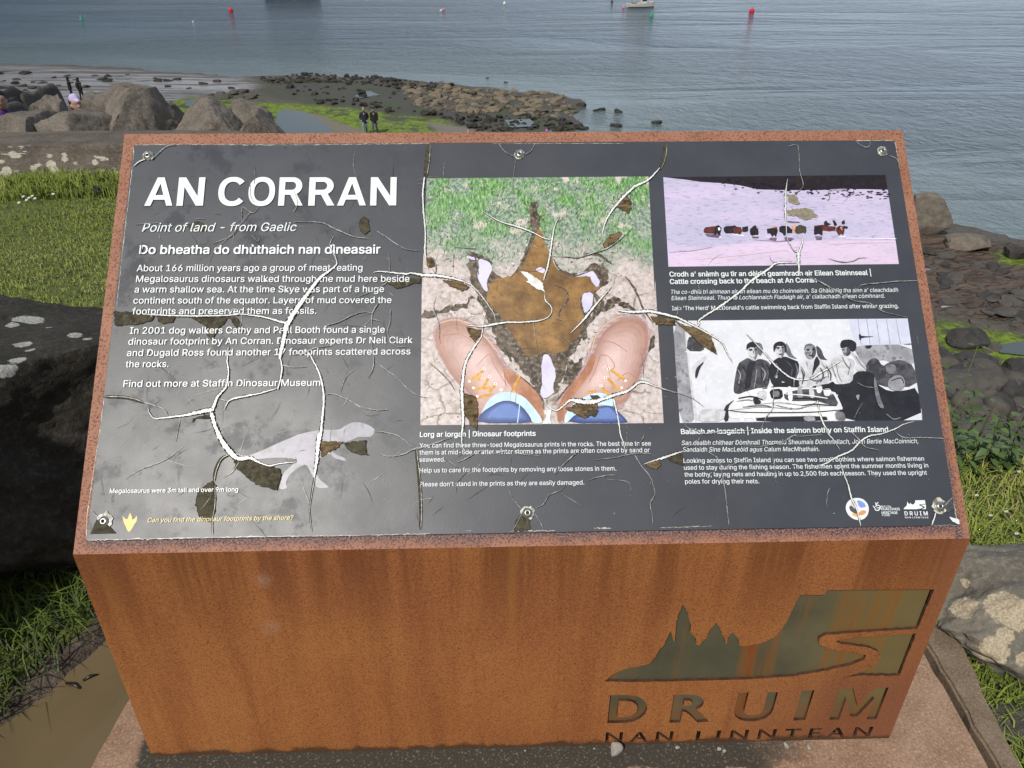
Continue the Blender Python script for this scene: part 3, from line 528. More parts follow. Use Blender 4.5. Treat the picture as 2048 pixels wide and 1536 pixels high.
["~bk",[[1399.1,275.9,1.25],[1418.3,281,1.99],[1421.9,270.2,1.49]]],
["g2",[[1392.8,305.7],[1412.8,306.8],[1411.6,289.2],[1394.2,288.1]]],
["g2",[[1371.7,287],[1374,265.5],[1376.2,244.1],[1381.4,225.5],[1371.4,228.3],[1367.8,249.6],[1368.2,270.9]]],
["g3",[[1332.6,250],[1340.8,252.6],[1336.4,239.4]]],
["g2",[[1292.5,221.5],[1308,221.3],[1311.2,205.5],[1293.1,205.8]]],
["g5",[[1053.8,224.8],[1063.2,229.9],[1101.8,229.4],[1094.7,207.3],[1048.5,206.6]]],
["~g2",[[1382.7,216.3,1.49],[1394.3,206.9,2.24],[1407.7,209.4,1.25]]],
["~wh",[[1445.9,224.6,0.75],[1444.8,208.9,0.75]]],
["g2",[[1162,341.9],[1168.8,341.8],[1168.2,330.3],[1162.3,318.1],[1159.8,319.5],[1162,329]]],
["g2",[[1211,343.5],[1216.5,342.8],[1215.6,329.7],[1210,321],[1208.2,324.3],[1211.3,333.9]]],
["g1",[[1266.4,341.4],[1273.1,337.2],[1271.1,324.9],[1263.6,317.7],[1263.3,326.4],[1267.3,333.2]]],
["g1",[[1328.5,339.3],[1333.4,336.5],[1335,328.2],[1329,322.8],[1324.4,324.3],[1327.9,331.1]]],
["~bk",[[1152,337,1.74],[1158.3,337,2.24]]],
["~bk",[[1161.4,336.4,2.24],[1167.3,336.9,1.74]]],
["~g1",[[1159.3,335.9,1.25],[1159.8,330.4,1.74]]],
["~wh",[[1153.6,326.1,1.74],[1158.2,324.4,2.24],[1162,325.7,1.49]]],
["~bk",[[1201.4,339.7,1.74],[1207.7,339.7,2.24]]],
["~bk",[[1210.9,339.6,2.24],[1215.7,339.8,1.74]]],
["~bk",[[1204.3,327.7,1.49],[1211.7,327.6,1.74]]],
["~bk",[[1254.9,335.8,1.74],[1261.2,335.7,2.24]]],
["~bk",[[1265.5,335.7,2.24],[1271.3,335.6,1.74]]],
["~bk",[[1258.4,324.8,1.74],[1266.2,324.2,1.99]]],
["~g3",[[1127.8,300.9,1.25],[1132.1,290.1,2.24],[1127.9,274.1,1.49]]],
["~bk",[[1137.5,306.2,1.49],[1144.1,292.6,2.49],[1139.7,273.9,1.74]]],
["~g3",[[1171.3,303.1,1.49],[1176.7,292.2,2.49],[1171.4,278.9,1.49]]],
["~bk",[[1180,311.1,1.49],[1185.1,297.5,2.49],[1180.6,278.7,1.49]]],
["~g2",[[1198.3,310.9,1.49],[1199.5,297.3,2.49],[1192.9,283.9,1.49]]],
["~g2",[[1232.5,310.4,1.49],[1234.9,296.9,2.49],[1229.5,283.5,1.49]]],
["~g1",[[1241.8,299.5,1.49],[1244.2,286,2.74],[1239.8,271.3,1.74]]],
["~g1",[[1276.2,301.7,1.49],[1279.8,288.2,2.74],[1273,274.8,1.74]]],
["~g1",[[1287.1,304.3,1.49],[1293.3,290.7,2.49],[1291.6,277.3,1.49]]],
["~g2",[[1253,283.2,1.49],[1265.4,277.6,2.24],[1281.8,282.8,1.49]]],
["~g3",[[1296.9,309.6,1.49],[1299.2,296,2.24],[1302.8,282.5,1.49]]],
["~g2",[[1318.1,320.2,1.49],[1322,309.3,1.99],[1328.5,298.4,1.49]]],
["~g3",[[1342.2,322.7,1.49],[1350.6,306.2,1.99],[1357.4,298,1.49]]],
["bk",[[1053.4,301.9],[1064.7,312.5],[1070.2,315.2],[1061.5,304.5],[1054.7,285.7],[1050.8,285.8]]],
["~bk",[[1124.2,247.5,1.99],[1147.8,250.4,2.49],[1167.9,244.3,1.99]]],
["~bk",[[1220.1,246.2,1.74],[1246,245.9,2.49],[1269.1,242.9,1.74]]],
["~g1",[[1130.4,231.6,1.25],[1166.9,233.8,1.99],[1182.1,230.9,1.25]]],
["~bk",[[1234.2,232.8,1.25],[1257.8,235.1,1.99],[1296.4,232,1.49]]],
["~wh",[[1208,254.4,1.49],[1246.7,251.2,1.99],[1282.4,245.4,1.49]]],
["~bk",[[1102.9,226.7,1.25],[1139.9,222.3,1.49],[1243.1,220.9,1.74],[1305.8,224.5,1.25]]]],"dino":[["si",[[243.2,168.6],[273.7,157.6],[296.8,166.3],[331.6,182.5],[366.7,197.2],[402.4,202.9],[429.5,201.6],[441.3,210],[453.2,215.1],[468.3,214.3],[483.5,207.9],[491.2,201.6],[489.9,195.5],[485.6,189.4],[475.1,188.6],[463,189.7],[451.2,183.8],[436.4,179.4],[427.7,170.4],[419,164.5],[428.2,158.3],[440.3,153.5],[444.4,147.5],[436,149.1],[422.4,153.8],[416.2,161.5],[404.4,157.1],[395.8,151.2],[391.6,143.7],[393.8,128.7],[400.3,116.7],[412.5,107.6],[417.1,102.2],[395,102.8],[393,113.8],[384.9,128.9],[376.8,144],[363.7,138.2],[349.6,126.4],[343,111.7],[347.9,102.7],[333.3,100.9],[334,114.8],[339.1,129.6],[351.7,141.4],[363.1,150.2],[348,154.9],[318.3,155.4],[288.8,152.8],[271,153.1]]]],"foot":[["ye",[[89.2,66.8],[92.6,59.5],[94,54.3],[98,57.1],[101,62],[101.4,52.7],[97.7,47.1],[95.4,41.3],[92.9,37.1],[89.7,34.9],[87,38.6],[83.4,45.9],[79.9,51.7],[77.3,61.8],[82.3,56],[86.1,55.9],[87.5,61.6]]]],"circle":[["wh",[[1312.9,71.2],[1318.3,70.5],[1323.4,68.3],[1327.2,64.2],[1329.9,59.4],[1330.5,52.4],[1328.5,45.5],[1325.1,40.2],[1320.1,36.1],[1314.4,34],[1307.9,34.1],[1302.2,35.8],[1296.7,39.6],[1293,44.5],[1291,50.4],[1291,55.7],[1293,61],[1296.2,65.3],[1301.1,69],[1306.8,70.8]]],
["li",[[1311.5,67.7],[1316.7,66.9],[1321.8,64.3],[1325.1,60.5],[1326.2,55.1],[1313.9,54.3]]],
["g5",[[1311.1,67.7],[1305.1,66.2],[1299.7,62.5],[1296.9,57.8],[1298.9,56.7],[1303,54.5],[1308.3,53.3],[1311.5,56.5]]],
["g1",[[1296.8,56.7],[1301.4,58.8],[1303.7,55.5],[1307.1,52.2],[1311.5,49],[1311,44.7],[1305,44.8],[1300,48.1],[1297.2,51.3]]],
["or",[[1299.7,46],[1311.5,44.2],[1310.8,39.2],[1305.4,39.5],[1301.3,41.7]]],
["tn",[[1313,47.9],[1320,51],[1325.7,48.7],[1323.5,44.5],[1317.6,41.4],[1312.3,42.6]]]],"hand":[["~wh",[[1337.8,57.6,1.29],[1340.6,53.8,1.51],[1341.7,50.4,1.73],[1346,49.7,1.73],[1349.4,52.6,1.73],[1350.4,56.3,1.51],[1347.2,58.5,1.29],[1343.7,57,1.29],[1340.9,56.5,1.08]]],
["~wh",[[1342.7,63.2,1.29],[1344.3,59.7,1.51],[1345.4,57.5,1.29]]],
["~wh",[[1348.4,63.1,1.29],[1344.8,61,1.51],[1342.9,58.6,1.29]]],
["~wh",[[1343.9,54.3,1.08],[1346.5,53.7,1.29],[1349.5,55.3,1.08]]]],"hill":[["wh",[[1389.9,51.4],[1392.5,54.1],[1396.1,56.7],[1398.3,63.6],[1399.9,59.8],[1401.4,58.7],[1402.9,61.4],[1404.7,59.2],[1407.3,58.1],[1411.1,61.3],[1412.3,65.5],[1428.7,65.5],[1428.9,59.4],[1418.3,58.5],[1417.1,57.4],[1422.1,54.6],[1424.1,53.5],[1421.7,52],[1411.6,50.5],[1390.4,50.9]]],
["wh",[[1429.2,56.7],[1428.2,50.5],[1421.4,50.4],[1426.1,52.4],[1426.9,54],[1423.4,56.2],[1420.4,57.7],[1428.9,58.2]]]],"screw":[[53,730.6],[751,729.5],[1449.2,731.7],[48.4,52.8],[750.4,55.1],[1451.6,54.4]],"plate":[[[150.5,196.5],[165.8,218],[191.7,232.7],[232.2,243.7],[240.8,261.7],[246.9,282.5],[255.6,297.1],[259.2,320.4],[262.9,330.7],[267.9,314.3],[273.3,302.4],[270.1,348.8],[272.9,376.8],[276.3,398.8],[283.2,390.4],[292.1,365.1],[298.5,345.1],[298.9,325],[310.5,313],[313.9,295.3],[321.2,292.1],[325.8,303.8],[332.8,312.4],[332.5,329.8],[339,341.1],[343.6,351.2],[351.1,340.7],[358.8,320.3],[364.1,311.4],[370.4,290.6],[370.3,311.2],[377.4,325.6],[390.3,307.7],[395.1,289.9],[403.7,286.6],[435.2,294.6],[457.2,308.6],[464.3,325.9],[473.1,354.3],[478.2,390.5],[482.8,417.7],[528.1,416.4],[529.5,428.3],[722.5,424.7],[719.6,324.2],[654.4,320.3],[586,316.5],[550.1,312.9],[540.7,303.2],[545,288.2],[562.1,275.8],[605.9,265.4],[641.6,255.1],[640.3,242.9],[618.6,228.2],[575.3,214],[514.7,200.2],[431.1,193.5],[304.4,192.6],[220.1,192.9]],[[720.7,311.3],[720.5,193.4],[638.3,198],[608,190.8],[640.8,205.6],[661.8,223.7],[670.5,248.1],[662.4,263.6],[640.6,276.4],[588.6,286.9],[574.8,293.3],[577.6,299.1],[617.1,305.6],[677.6,309.6]]],"letters":[["D",163.8,70.3,239.8,68.9,85.9],
["R",288.3,67.1,367.8,65.5,86],
["U",414.2,65.9,491.9,64.4,89.3],
["I",538.4,64.8,562.7,65.3,91.6],
["M",611.8,64.2,708,62.7,97.4],
["NAN",163.4,8.2,300.6,6.5,32.8],
["LINNTEAN",347.8,6.9,708.1,7.5,31.4]]}

# ------------------------------------------------------------------ helpers
def link(o, parent=None):
    COL.objects.link(o)
    if parent is not None:
        o.parent = parent
    return o

def tag(o, label=None, cat=None, group=None, kind=None):
    if label: o['label'] = label
    if cat: o['category'] = cat
    if group: o['group'] = group
    if kind: o['kind'] = kind
    return o

def empty(name, loc):
    o = bpy.data.objects.new(name, None)
    o.empty_display_size = 0.1
    o.location = loc
    return link(o)

def mesh_obj(name, verts, faces, mats, parent=None, fmat=None, smooth=False):
    me = bpy.data.meshes.new(name)
    me.from_pydata([tuple(v) for v in verts], [], [tuple(f) for f in faces])
    for m in (mats if isinstance(mats, (list, tuple)) else [mats]):
        me.materials.append(m)
    if fmat is not None:
        me.polygons.foreach_set('material_index', np.asarray(fmat, dtype=np.int32))
    if smooth:
        me.polygons.foreach_set('use_smooth', np.ones(len(me.polygons), dtype=bool))
    me.update()
    return link(bpy.data.objects.new(name, me), parent)

def fast_mesh(name, V, F, mats, parent=None, smooth=False, col=None, fmat=None):
    """V (n,3) array, F (m,k) array of equal-sized faces"""
    V = np.asarray(V, dtype=np.float32); F = np.asarray(F, dtype=np.int32)
    me = bpy.data.meshes.new(name)
    k = F.shape[1]
    me.vertices.add(len(V)); me.vertices.foreach_set('co', V.ravel())
    me.loops.add(F.size); me.loops.foreach_set('vertex_index', F.ravel())
    me.polygons.add(len(F)); me.polygons.foreach_set('loop_start', np.arange(0, F.size, k, dtype=np.int32))
    me.polygons.foreach_set('loop_total', np.full(len(F), k, dtype=np.int32))
    for m in (mats if isinstance(mats, (list, tuple)) else [mats]):
        me.materials.append(m)
    if fmat is not None:
        me.polygons.foreach_set('material_index', np.asarray(fmat, dtype=np.int32))
    if smooth:
        me.polygons.foreach_set('use_smooth', np.ones(len(F), dtype=bool))
    for nm, c in (col or {}).items():
        c = np.asarray(c, dtype=np.float32)
        if c.ndim == 1:
            a = me.attributes.new(nm, 'FLOAT', 'POINT'); a.data.foreach_set('value', c)
        else:
            a = me.attributes.new(nm, 'FLOAT_COLOR', 'POINT')
            a.data.foreach_set('color', np.concatenate([c[:, :3], np.ones((len(c), 1), np.float32)], 1).ravel())
    me.update(calc_edges=True)
    me.validate()
    return link(bpy.data.objects.new(name, me), parent)

def ray(px, py):
    return CF + CX * ((px - 1024) / FPX) + CU * ((768 - py) / FPX)
def on_z(px, py, z):                                       # where the line of sight meets a level
    d = ray(px, py); return CAM + d * ((z - CAM.z) / d.z)
def on_y(px, py, y):                                       # ... or a given distance away
    d = ray(px, py); return CAM + d * ((y - CAM.y) / d.y)

# vectorised value noise
def _hash(ix, iy, iz, seed):
    h = (ix.astype(np.int64) * 374761393 + iy.astype(np.int64) * 668265263 + iz.astype(np.int64) * 2147483647 + seed * 974711) & 0x7fffffff
    h = ((h ^ (h >> 13)) * 1274126177) & 0x7fffffff
    h = ((h ^ (h >> 16)) * 668265263) & 0x7fffffff
    return ((h ^ (h >> 15)) & 0xffff) / 65535.0
def vnoise(P, seed=0):
    i = np.floor(P); f = P - i; u = f * f * (3 - 2 * f)
    x, y, z = i[:, 0], i[:, 1], i[:, 2]
    r = 0
    for a in (0, 1):
        for b in (0, 1):
            for c in (0, 1):
                w = (u[:, 0] if a else 1 - u[:, 0]) * (u[:, 1] if b else 1 - u[:, 1]) * (u[:, 2] if c else 1 - u[:, 2])
                r = r + w * _hash(x + a, y + b, z + c, seed)
    return r * 2 - 1
def fbm(P, scale, octaves=4, gain=0.5, seed=0):
    P = np.asarray(P, dtype=np.float64)
    if P.shape[1] == 2: P = np.concatenate([P, np.zeros((len(P), 1))], 1)
    r = np.zeros(len(P)); a = 1.0; s = scale; t = 0
    for o in range(octaves):
        r += a * vnoise(P * s + o * 17.3, seed + o); t += a; a *= gain; s *= 2.03
    return r / t
def smooth01(a, b, x):
    t = np.clip((x - a) / (b - a), 0, 1); return t * t * (3 - 2 * t)
def inside(poly, X, Y):
    poly = np.asarray(poly); c = np.zeros(len(X), bool); j = len(poly) - 1
    for i in range(len(poly)):
        xi, yi = poly[i]; xj, yj = poly[j]
        m = ((yi > Y) != (yj > Y)) & (X < (xj - xi) * (Y - yi) / (yj - yi + 1e-12) + xi)
        c ^= m; j = i
    return c
def dist_line(poly, X, Y, closed=True):
    poly = np.asarray(poly, float); d = np.full(len(X), 1e9)
    for i in range(len(poly) if closed else len(poly) - 1):
        a = poly[i]; b = poly[(i + 1) % len(poly)]; ab = b - a
        t = np.clip(((X - a[0]) * ab[0] + (Y - a[1]) * ab[1]) / (ab @ ab + 1e-12), 0, 1)
        d = np.minimum(d, np.hypot(X - a[0] - t * ab[0], Y - a[1] - t * ab[1]))
    return d
def signed(poly, X, Y):                                    # > 0 inside
    return np.where(inside(poly, X, Y), 1, -1) * dist_line(poly, X, Y)

# ------------------------------------------------------------------ material tools
class NT:
    def __init__(s, name, rough=0.6, spec=0.5, metal=0.0):
        s.m = bpy.data.materials.new(name); s.m.use_nodes = True
        s.t = s.m.node_tree; s.b = s.t.nodes['Principled BSDF']
        s.b.inputs['Roughness'].default_value = rough
        s.b.inputs['Specular IOR Level'].default_value = spec
        s.b.inputs['Metallic'].default_value = metal
        s._c = None
    def n(s, kind, **kw):
        nd = s.t.nodes.new('ShaderNode' + kind)
        for k, v in kw.items():
            if k.startswith('_'): setattr(nd, k[1:], v)
        for k, v in kw.items():
            if k.startswith('_'): continue
            k = k.replace('__', ' ')
            s.put(nd.inputs[int(k[1:])] if (k[0] == 'i' and k[1:].isdigit()) else nd.inputs[k], v)
        return nd
    def put(s, inp, v):
        if isinstance(v, bpy.types.NodeSocket): s.t.links.new(v, inp)
        elif isinstance(v, (tuple, list)) and len(v) == 3 and inp.type == 'RGBA': inp.default_value = (*v, 1)
        else: inp.default_value = v
    def obj(s):
        if s._c is None: s._c = s.n('TexCoord').outputs['Object']
        return s._c
    def pos(s): return s.n('NewGeometry').outputs['Position']
    def scale(s, vec, sc, off=(0, 0, 0), rot=(0, 0, 0)):
        return s.n('Mapping', Vector=vec, Scale=sc, Location=off, Rotation=rot).outputs[0]
    def noise(s, sc, detail=4, rough=0.55, vec=None, dist=0.0):
        return s.n('TexNoise', Vector=vec if vec is not None else s.obj(), Scale=sc, Detail=detail, Roughness=rough, Distortion=dist).outputs['Fac']
    def voro(s, sc, vec=None, feature='F1', out='Distance', rnd=1.0):
        return s.n('TexVoronoi', _feature=feature, Vector=vec if vec is not None else s.obj(), Scale=sc, Randomness=rnd).outputs[out]
    def rng(s, v, a, b, c=0.0, d=1.0, smooth=True):
        return s.n('MapRange', _interpolation_type='SMOOTHSTEP' if smooth else 'LINEAR', i0=v, i1=a, i2=b, i3=c, i4=d).outputs[0]
    def math(s, op, a, b=0.0, c=0.0):
        nd = s.n('Math', _operation=op)
        s.put(nd.inputs[0], a); s.put(nd.inputs[1], b); s.put(nd.inputs[2], c)
        return nd.outputs[0]
    def mix(s, f, a, b, blend='MIX'):
        nd = s.n('Mix', _data_type='RGBA', _blend_type=blend)
        s.put(nd.inputs[0], f); s.put(nd.inputs[6], a); s.put(nd.inputs[7], b)
        return nd.outputs[2]
    def ramp(s, f, stops):
        nd = s.n('ValToRGB', Fac=f); cr = nd.color_ramp
        while len(cr.elements) < len(stops): cr.elements.new(0.5)
        for e, (p, c) in zip(cr.elements, stops):
            e.position = p; e.color = (*c, 1)
        return nd.outputs['Color']
    def attr(s, name, out='Color'):
        return s.n('Attribute', _attribute_name=name).outputs[out]
    def sep(s, c):
        return s.n('SeparateColor', Color=c).outputs
    def xyz(s, v):
        return s.n('SeparateXYZ', Vector=v).outputs
    def color(s, c): s.put(s.b.inputs['Base Color'], c); return s
    def rough(s, c): s.put(s.b.inputs['Roughness'], c); return s
    def bump(s, h, strength=0.5, dist=0.01):
        nd = s.n('Bump', Height=h, Strength=strength, Distance=dist)
        s.t.links.new(nd.outputs[0], s.b.inputs['Normal']); return s

def srgb(r, g, b):
    f = lambda c: (c / 255 / 12.92) if c / 255 <= 0.04045 else ((c / 255 + 0.055) / 1.055) ** 2.4
    return (f(r), f(g), f(b))

def plain(name, c, rough=0.6, var=0.15, sc=8.0, metal=0.0, bump=0.0):
    m = NT(name, rough, metal=metal)
    n = m.noise(sc, 5, 0.6)
    m.color(m.mix(m.rng(n, 0.3, 0.7), tuple(x * (1 - var) for x in c), tuple(min(1, x * (1 + var)) for x in c)))
    if bump: m.bump(n, 0.6, bump)
    return m.m

# ------------------------------------------------------------------ materials: rusted steel
def corten(name, top=False):
    m = NT(name, 0.62, 0.35)
    o = m.obj()
    big = m.noise(4.0, 5, 0.6)
    streak = m.noise(1.0, 6, 0.6, m.scale(o, (14, 14, 1.3)))
    fine = m.noise(160 if not top else 260, 4, 0.7)
    a, b, c = ((0.265, 0.108, 0.062), (0.32, 0.142, 0.086), (0.215, 0.078, 0.044)) if top else ((0.280, 0.098, 0.030), (0.340, 0.134, 0.041), (0.195, 0.058, 0.019))
    col = m.mix(m.rng(big, 0.32, 0.68), a, b)
    col = m.mix(m.math('MULTIPLY', m.rng(streak, 0.44, 0.66), 0.6), col, c)
    red = m.noise(2.2, 3, 0.5, m.scale(o, (1, 1, 1), (3.1, 1, 7)))
    col = m.mix(m.math('MULTIPLY', m.rng(red, 0.45, 0.7), 0.5), col, (0.24, 0.068, 0.030) if not top else (0.30, 0.11, 0.07))
    col = m.mix(m.math('MULTIPLY', m.rng(fine, 0.35, 0.7), 0.45), col, (0.37, 0.160, 0.050) if not top else (0.44, 0.24, 0.16))
    w = m.n('VectorMath', _operation='ADD', i0=o, i1=m.n('VectorMath', _operation='SCALE', i0=m.n('TexNoise', Vector=o, Scale=90.0).outputs['Color'], Scale=0.008).outputs[0]).outputs[0]
    v = m.voro(300 if not top else 250, w)
    sizes = m.noise(60, 3, 0.6)
    thr = m.math('MULTIPLY_ADD', sizes, 0.35, 0.19)
    pit = m.math('SUBTRACT', thr, v)
    pit = m.rng(pit, -0.06, 0.12)
    dens = m.rng(m.noise(7, 3, 0.5), 0.2, 0.6, 0.75, 1.0)
    pit = m.math('MULTIPLY', pit, dens)
    col = m.mix(m.math('MULTIPLY', pit, 0.58 if not top else 0.8), col, (0.085, 0.024, 0.010) if not top else (0.10, 0.035, 0.02))
    if not top:
        z = m.xyz(o)[2]; x = m.xyz(o)[0]
        # runs of dark rust hanging down from the upper bend, damp dirt along the foot
        run = m.noise(1.0, 5, 0.65, m.scale(o, (16, 1, 0.5), (2, 0, 0)))
        hang = m.math('MULTIPLY', m.rng(z, 0.30, 0.54), m.rng(run, 0.40, 0.60))
        col = m.mix(m.math('MULTIPLY', hang, 0.68), col, (0.130, 0.040, 0.014))
        ywl = m.math('MULTIPLY', m.rng(run, 0.58, 0.70), m.rng(z, 0.1, 0.45))
        red2 = m.math('MULTIPLY', m.rng(x, 0.25, 0.70), m.rng(z, 0.30, 0.12))
        col = m.mix(m.math('MULTIPLY', red2, 0.6), col, (0.145, 0.052, 0.030))
        col = m.mix(m.math('MULTIPLY', m.rng(x, 0.66, 0.74), 0.5), col, (0.20, 0.070, 0.040))
        col = m.mix(m.math('MULTIPLY', ywl, 0.3), col, (0.36, 0.16, 0.04))
        foot = m.math('ADD', z, m.math('MULTIPLY', m.noise(22, 4, 0.6), -0.05))
        col = m.mix(m.rng(foot, -0.008, -0.020, 0, 0.85), col, (0.055, 0.030, 0.016))
        for px, pz, rr in ((-0.455, 0.365, 0.05), (-0.45, 0.475, 0.045)):
            d = m.n('VectorMath', _operation='DISTANCE', i0=o, i1=(px, 0, pz)).outputs['Value']
            col = m.mix(m.math('MULTIPLY', m.rng(m.math('ADD', d, m.math('MULTIPLY', m.noise(30), 0.05)), rr, 0.02), 0.22), col, (0.42, 0.30, 0.26))
    else:
        x, y, z = m.xyz(o)
        # dark wash where water drips off the sign: along its foot and lower right side
        nz = m.math('MULTIPLY', m.math('SUBTRACT', m.noise(28, 5, 0.65), 0.5), 0.03)
        sb = m.rng(m.math('ADD', y, nz), 0.001, 0.020)
        sr = m.math('MULTIPLY', m.rng(m.math('ADD', x, nz), 1.496, 1.481), m.rng(x, 1.47, 1.478))
        sr = m.math('MULTIPLY', sr, m.rng(y, 0.45, 0.02))
        low = m.math('MULTIPLY', sb, m.rng(y, 0.03, 0.024))
        low = m.math('MULTIPLY', low, m.rng(x, 0.002, 0.03))
        low = m.math('MULTIPLY', low, m.rng(x, 1.498, 1.47))
        st = m.math('MAXIMUM', low, sr)
        stc = m.mix(m.rng(m.noise(300, 3, 0.7), 0.42, 0.62), (0.045, 0.022, 0.024), (0.26, 0.16, 0.15))
        col = m.mix(m.math('MULTIPLY', st, 0.92), col, stc)
    m.color(col)
    m.rough(m.rng(fine, 0.3, 0.7, 0.5, 0.72))
    m.bump(m.math('SUBTRACT', m.math('MULTIPLY', fine, 0.4), pit), 0.35, 0.0012)
    return m.m

M_FRONT = corten('rusted_steel')
M_TOP = corten('rusted_steel_bright', True)
def patina():
    m = NT('olive_patina_steel', 0.7, 0.15); o = m.obj()
    s = m.noise(1.0, 5, 0.6, m.scale(o, (20, 1, 1.4)))
    col = m.mix(m.rng(m.noise(6, 4), 0.3, 0.7), (0.070, 0.068, 0.044), (0.115, 0.104, 0.062))
    col = m.mix(m.rng(s, 0.46, 0.66, 0, 0.85), col, (0.20, 0.085, 0.022))
    col = m.mix(m.rng(s, 0.57, 0.70, 0, 0.85), col, (0.20, 0.045, 0.016))
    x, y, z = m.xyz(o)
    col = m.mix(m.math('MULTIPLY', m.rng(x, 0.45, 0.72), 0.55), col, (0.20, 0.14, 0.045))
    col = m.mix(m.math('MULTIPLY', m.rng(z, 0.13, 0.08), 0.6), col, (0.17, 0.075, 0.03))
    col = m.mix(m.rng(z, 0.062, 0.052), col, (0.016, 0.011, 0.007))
    m.color(col); m.bump(m.noise(120, 3), 0.15, 0.001)
    return m.m
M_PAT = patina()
M_BLACK = plain('deep_black', (0.006, 0.006, 0.006), 0.9)

# ------------------------------------------------------------------ materials: the printed sign
GLOSS = 0.40
def ink(name, c, c2=None, sc=60.0, lo=0.4, hi=0.6, stretch=(1, 1, 1), rot=0.0, detail=5, c3=None, sc3=20.0, matte=False):
    m = NT(name, 0.85 if matte else GLOSS, 0.12 if matte else 0.5)
    if c2 is None:
        m.color(srgb(*c)); return m.m
    n = m.noise(sc, detail, 0.62, m.scale(m.obj(), stretch, rot=(0, 0, rot)))
    col = m.mix(m.rng(n, lo, hi), srgb(*c), srgb(*c2))
    if c3:
        col = m.mix(m.rng(m.noise(sc3, 4, 0.6), 0.5, 0.66), col, srgb(*c3))
    m.color(col)
    return m.m

def panel_base():
    m = NT('charcoal_laminate', GLOSS, 0.5); o = m.obj()
    n = m.noise(9, 6, 0.65)
    col = m.mix(m.rng(n, 0.3, 0.72), (0.041, 0.045, 0.058), (0.051, 0.056, 0.070))
    x, y, z = m.xyz(o)
    # weathered left half, scuffed and smudged with damp; lighter grey towards the lower left
    left = m.rng(x, 0.75, 0.25)
    pale_left = m.math('MULTIPLY', m.math('MULTIPLY', left, m.rng(y, 0.66, 0.2)), m.rng(m.noise(5, 6, 0.7), 0.25, 0.75, 0.6, 1.0))
    col = m.mix(m.math('MULTIPLY', pale_left, 0.6), col, (0.135, 0.135, 0.135))
    sm = m.rng(m.noise(16, 5, 0.6), 0.58, 0.68)
    col = m.mix(m.math('MULTIPLY', sm, m.math('MULTIPLY', left, 0.42)), col, (0.035, 0.036, 0.038))
    sp = m.rng(m.voro(70), 0.10, 0.05)
    sp = m.math('MULTIPLY', sp, m.rng(m.noise(14, 2), 0.5, 0.65))
    col = m.mix(m.math('MULTIPLY', sp, m.math('MULTIPLY', left, 0.6)), col, (0.03, 0.03, 0.028))
    scr = m.noise(1, 6, 0.75, m.scale(o, (9, 160, 1), rot=(0, 0, 0.12)))
    scr2 = m.noise(1, 6, 0.75, m.scale(o, (190, 7, 1), rot=(0, 0, 0.06)))
    s2 = m.math('MULTIPLY', m.math('MAXIMUM', m.rng(scr, 0.62, 0.75), m.rng(scr2, 0.62, 0.75)), left)
    col = m.mix(m.math('MULTIPLY', s2, 0.35), col, (0.05, 0.05, 0.05))
    m.color(col)
    mot = m.math('MAXIMUM', m.rng(m.noise(13, 6, 0.68, m.scale(o, (1, 1, 1), (3, 8, 0))), 0.52, 0.64), m.rng(m.noise(34, 5, 0.7), 0.60, 0.70))
    mot = m.math('MAXIMUM', mot, m.math('MULTIPLY', s2, 0.8))
    m.put(m.b.inputs['Specular IOR Level'], m.math('MULTIPLY_ADD', m.math('MULTIPLY', mot, left), -0.24, 0.46))
    m.rough(m.rng(m.noise(11, 5, 0.6), 0.3, 0.7, 0.40, 0.46))
    m.bump(m.math('ADD', m.noise(240, 3, 0.6), m.math('MULTIPLY', m.noise(12, 3), 0.8)), 0.04, 0.002)
    return m.m
M_BASE = panel_base()
M_EDGE = plain('board_edge', (0.30, 0.29, 0.26), 0.5, 0.3, 60)
M_WHITE_INK = ink('white_ink', (228, 234, 236))
M_YELLOW_INK = ink('yellow_ink', (226, 204, 120))
M_CRACK = ink('curled_white_laminate', (230, 233, 231), (196, 197, 190), 90, 0.40, 0.75)
M_HAIR = ink('dull_silver_split', (186, 188, 186), (118, 118, 114), 70, 0.35, 0.6)
M_CRACK_EDGE = ink('dark_crack_edge', (40, 39, 37), (62, 59, 52), 120, matte=True)
M_OLIVE = ink('bare_olive_board', (60, 57, 46), (82, 77, 62), 70, c3=(92, 87, 72), sc3=130, matte=True)
M_BROWN = ink('bare_brown_board', (88, 74, 54), (122, 104, 78), 70, stretch=(1, 4, 1), c3=(62, 50, 37), sc3=60, matte=True)
M_TAUPE = ink('bare_taupe_board', (142, 134, 116), (124, 116, 100), 120)
M_SMUDGE = ink('dark_smudge', (58, 59, 63), (78, 79, 82), 60, matte=True)
M_PALE = ink('pale_chipped_edge', (200, 197, 186), (120, 116, 104), 110)

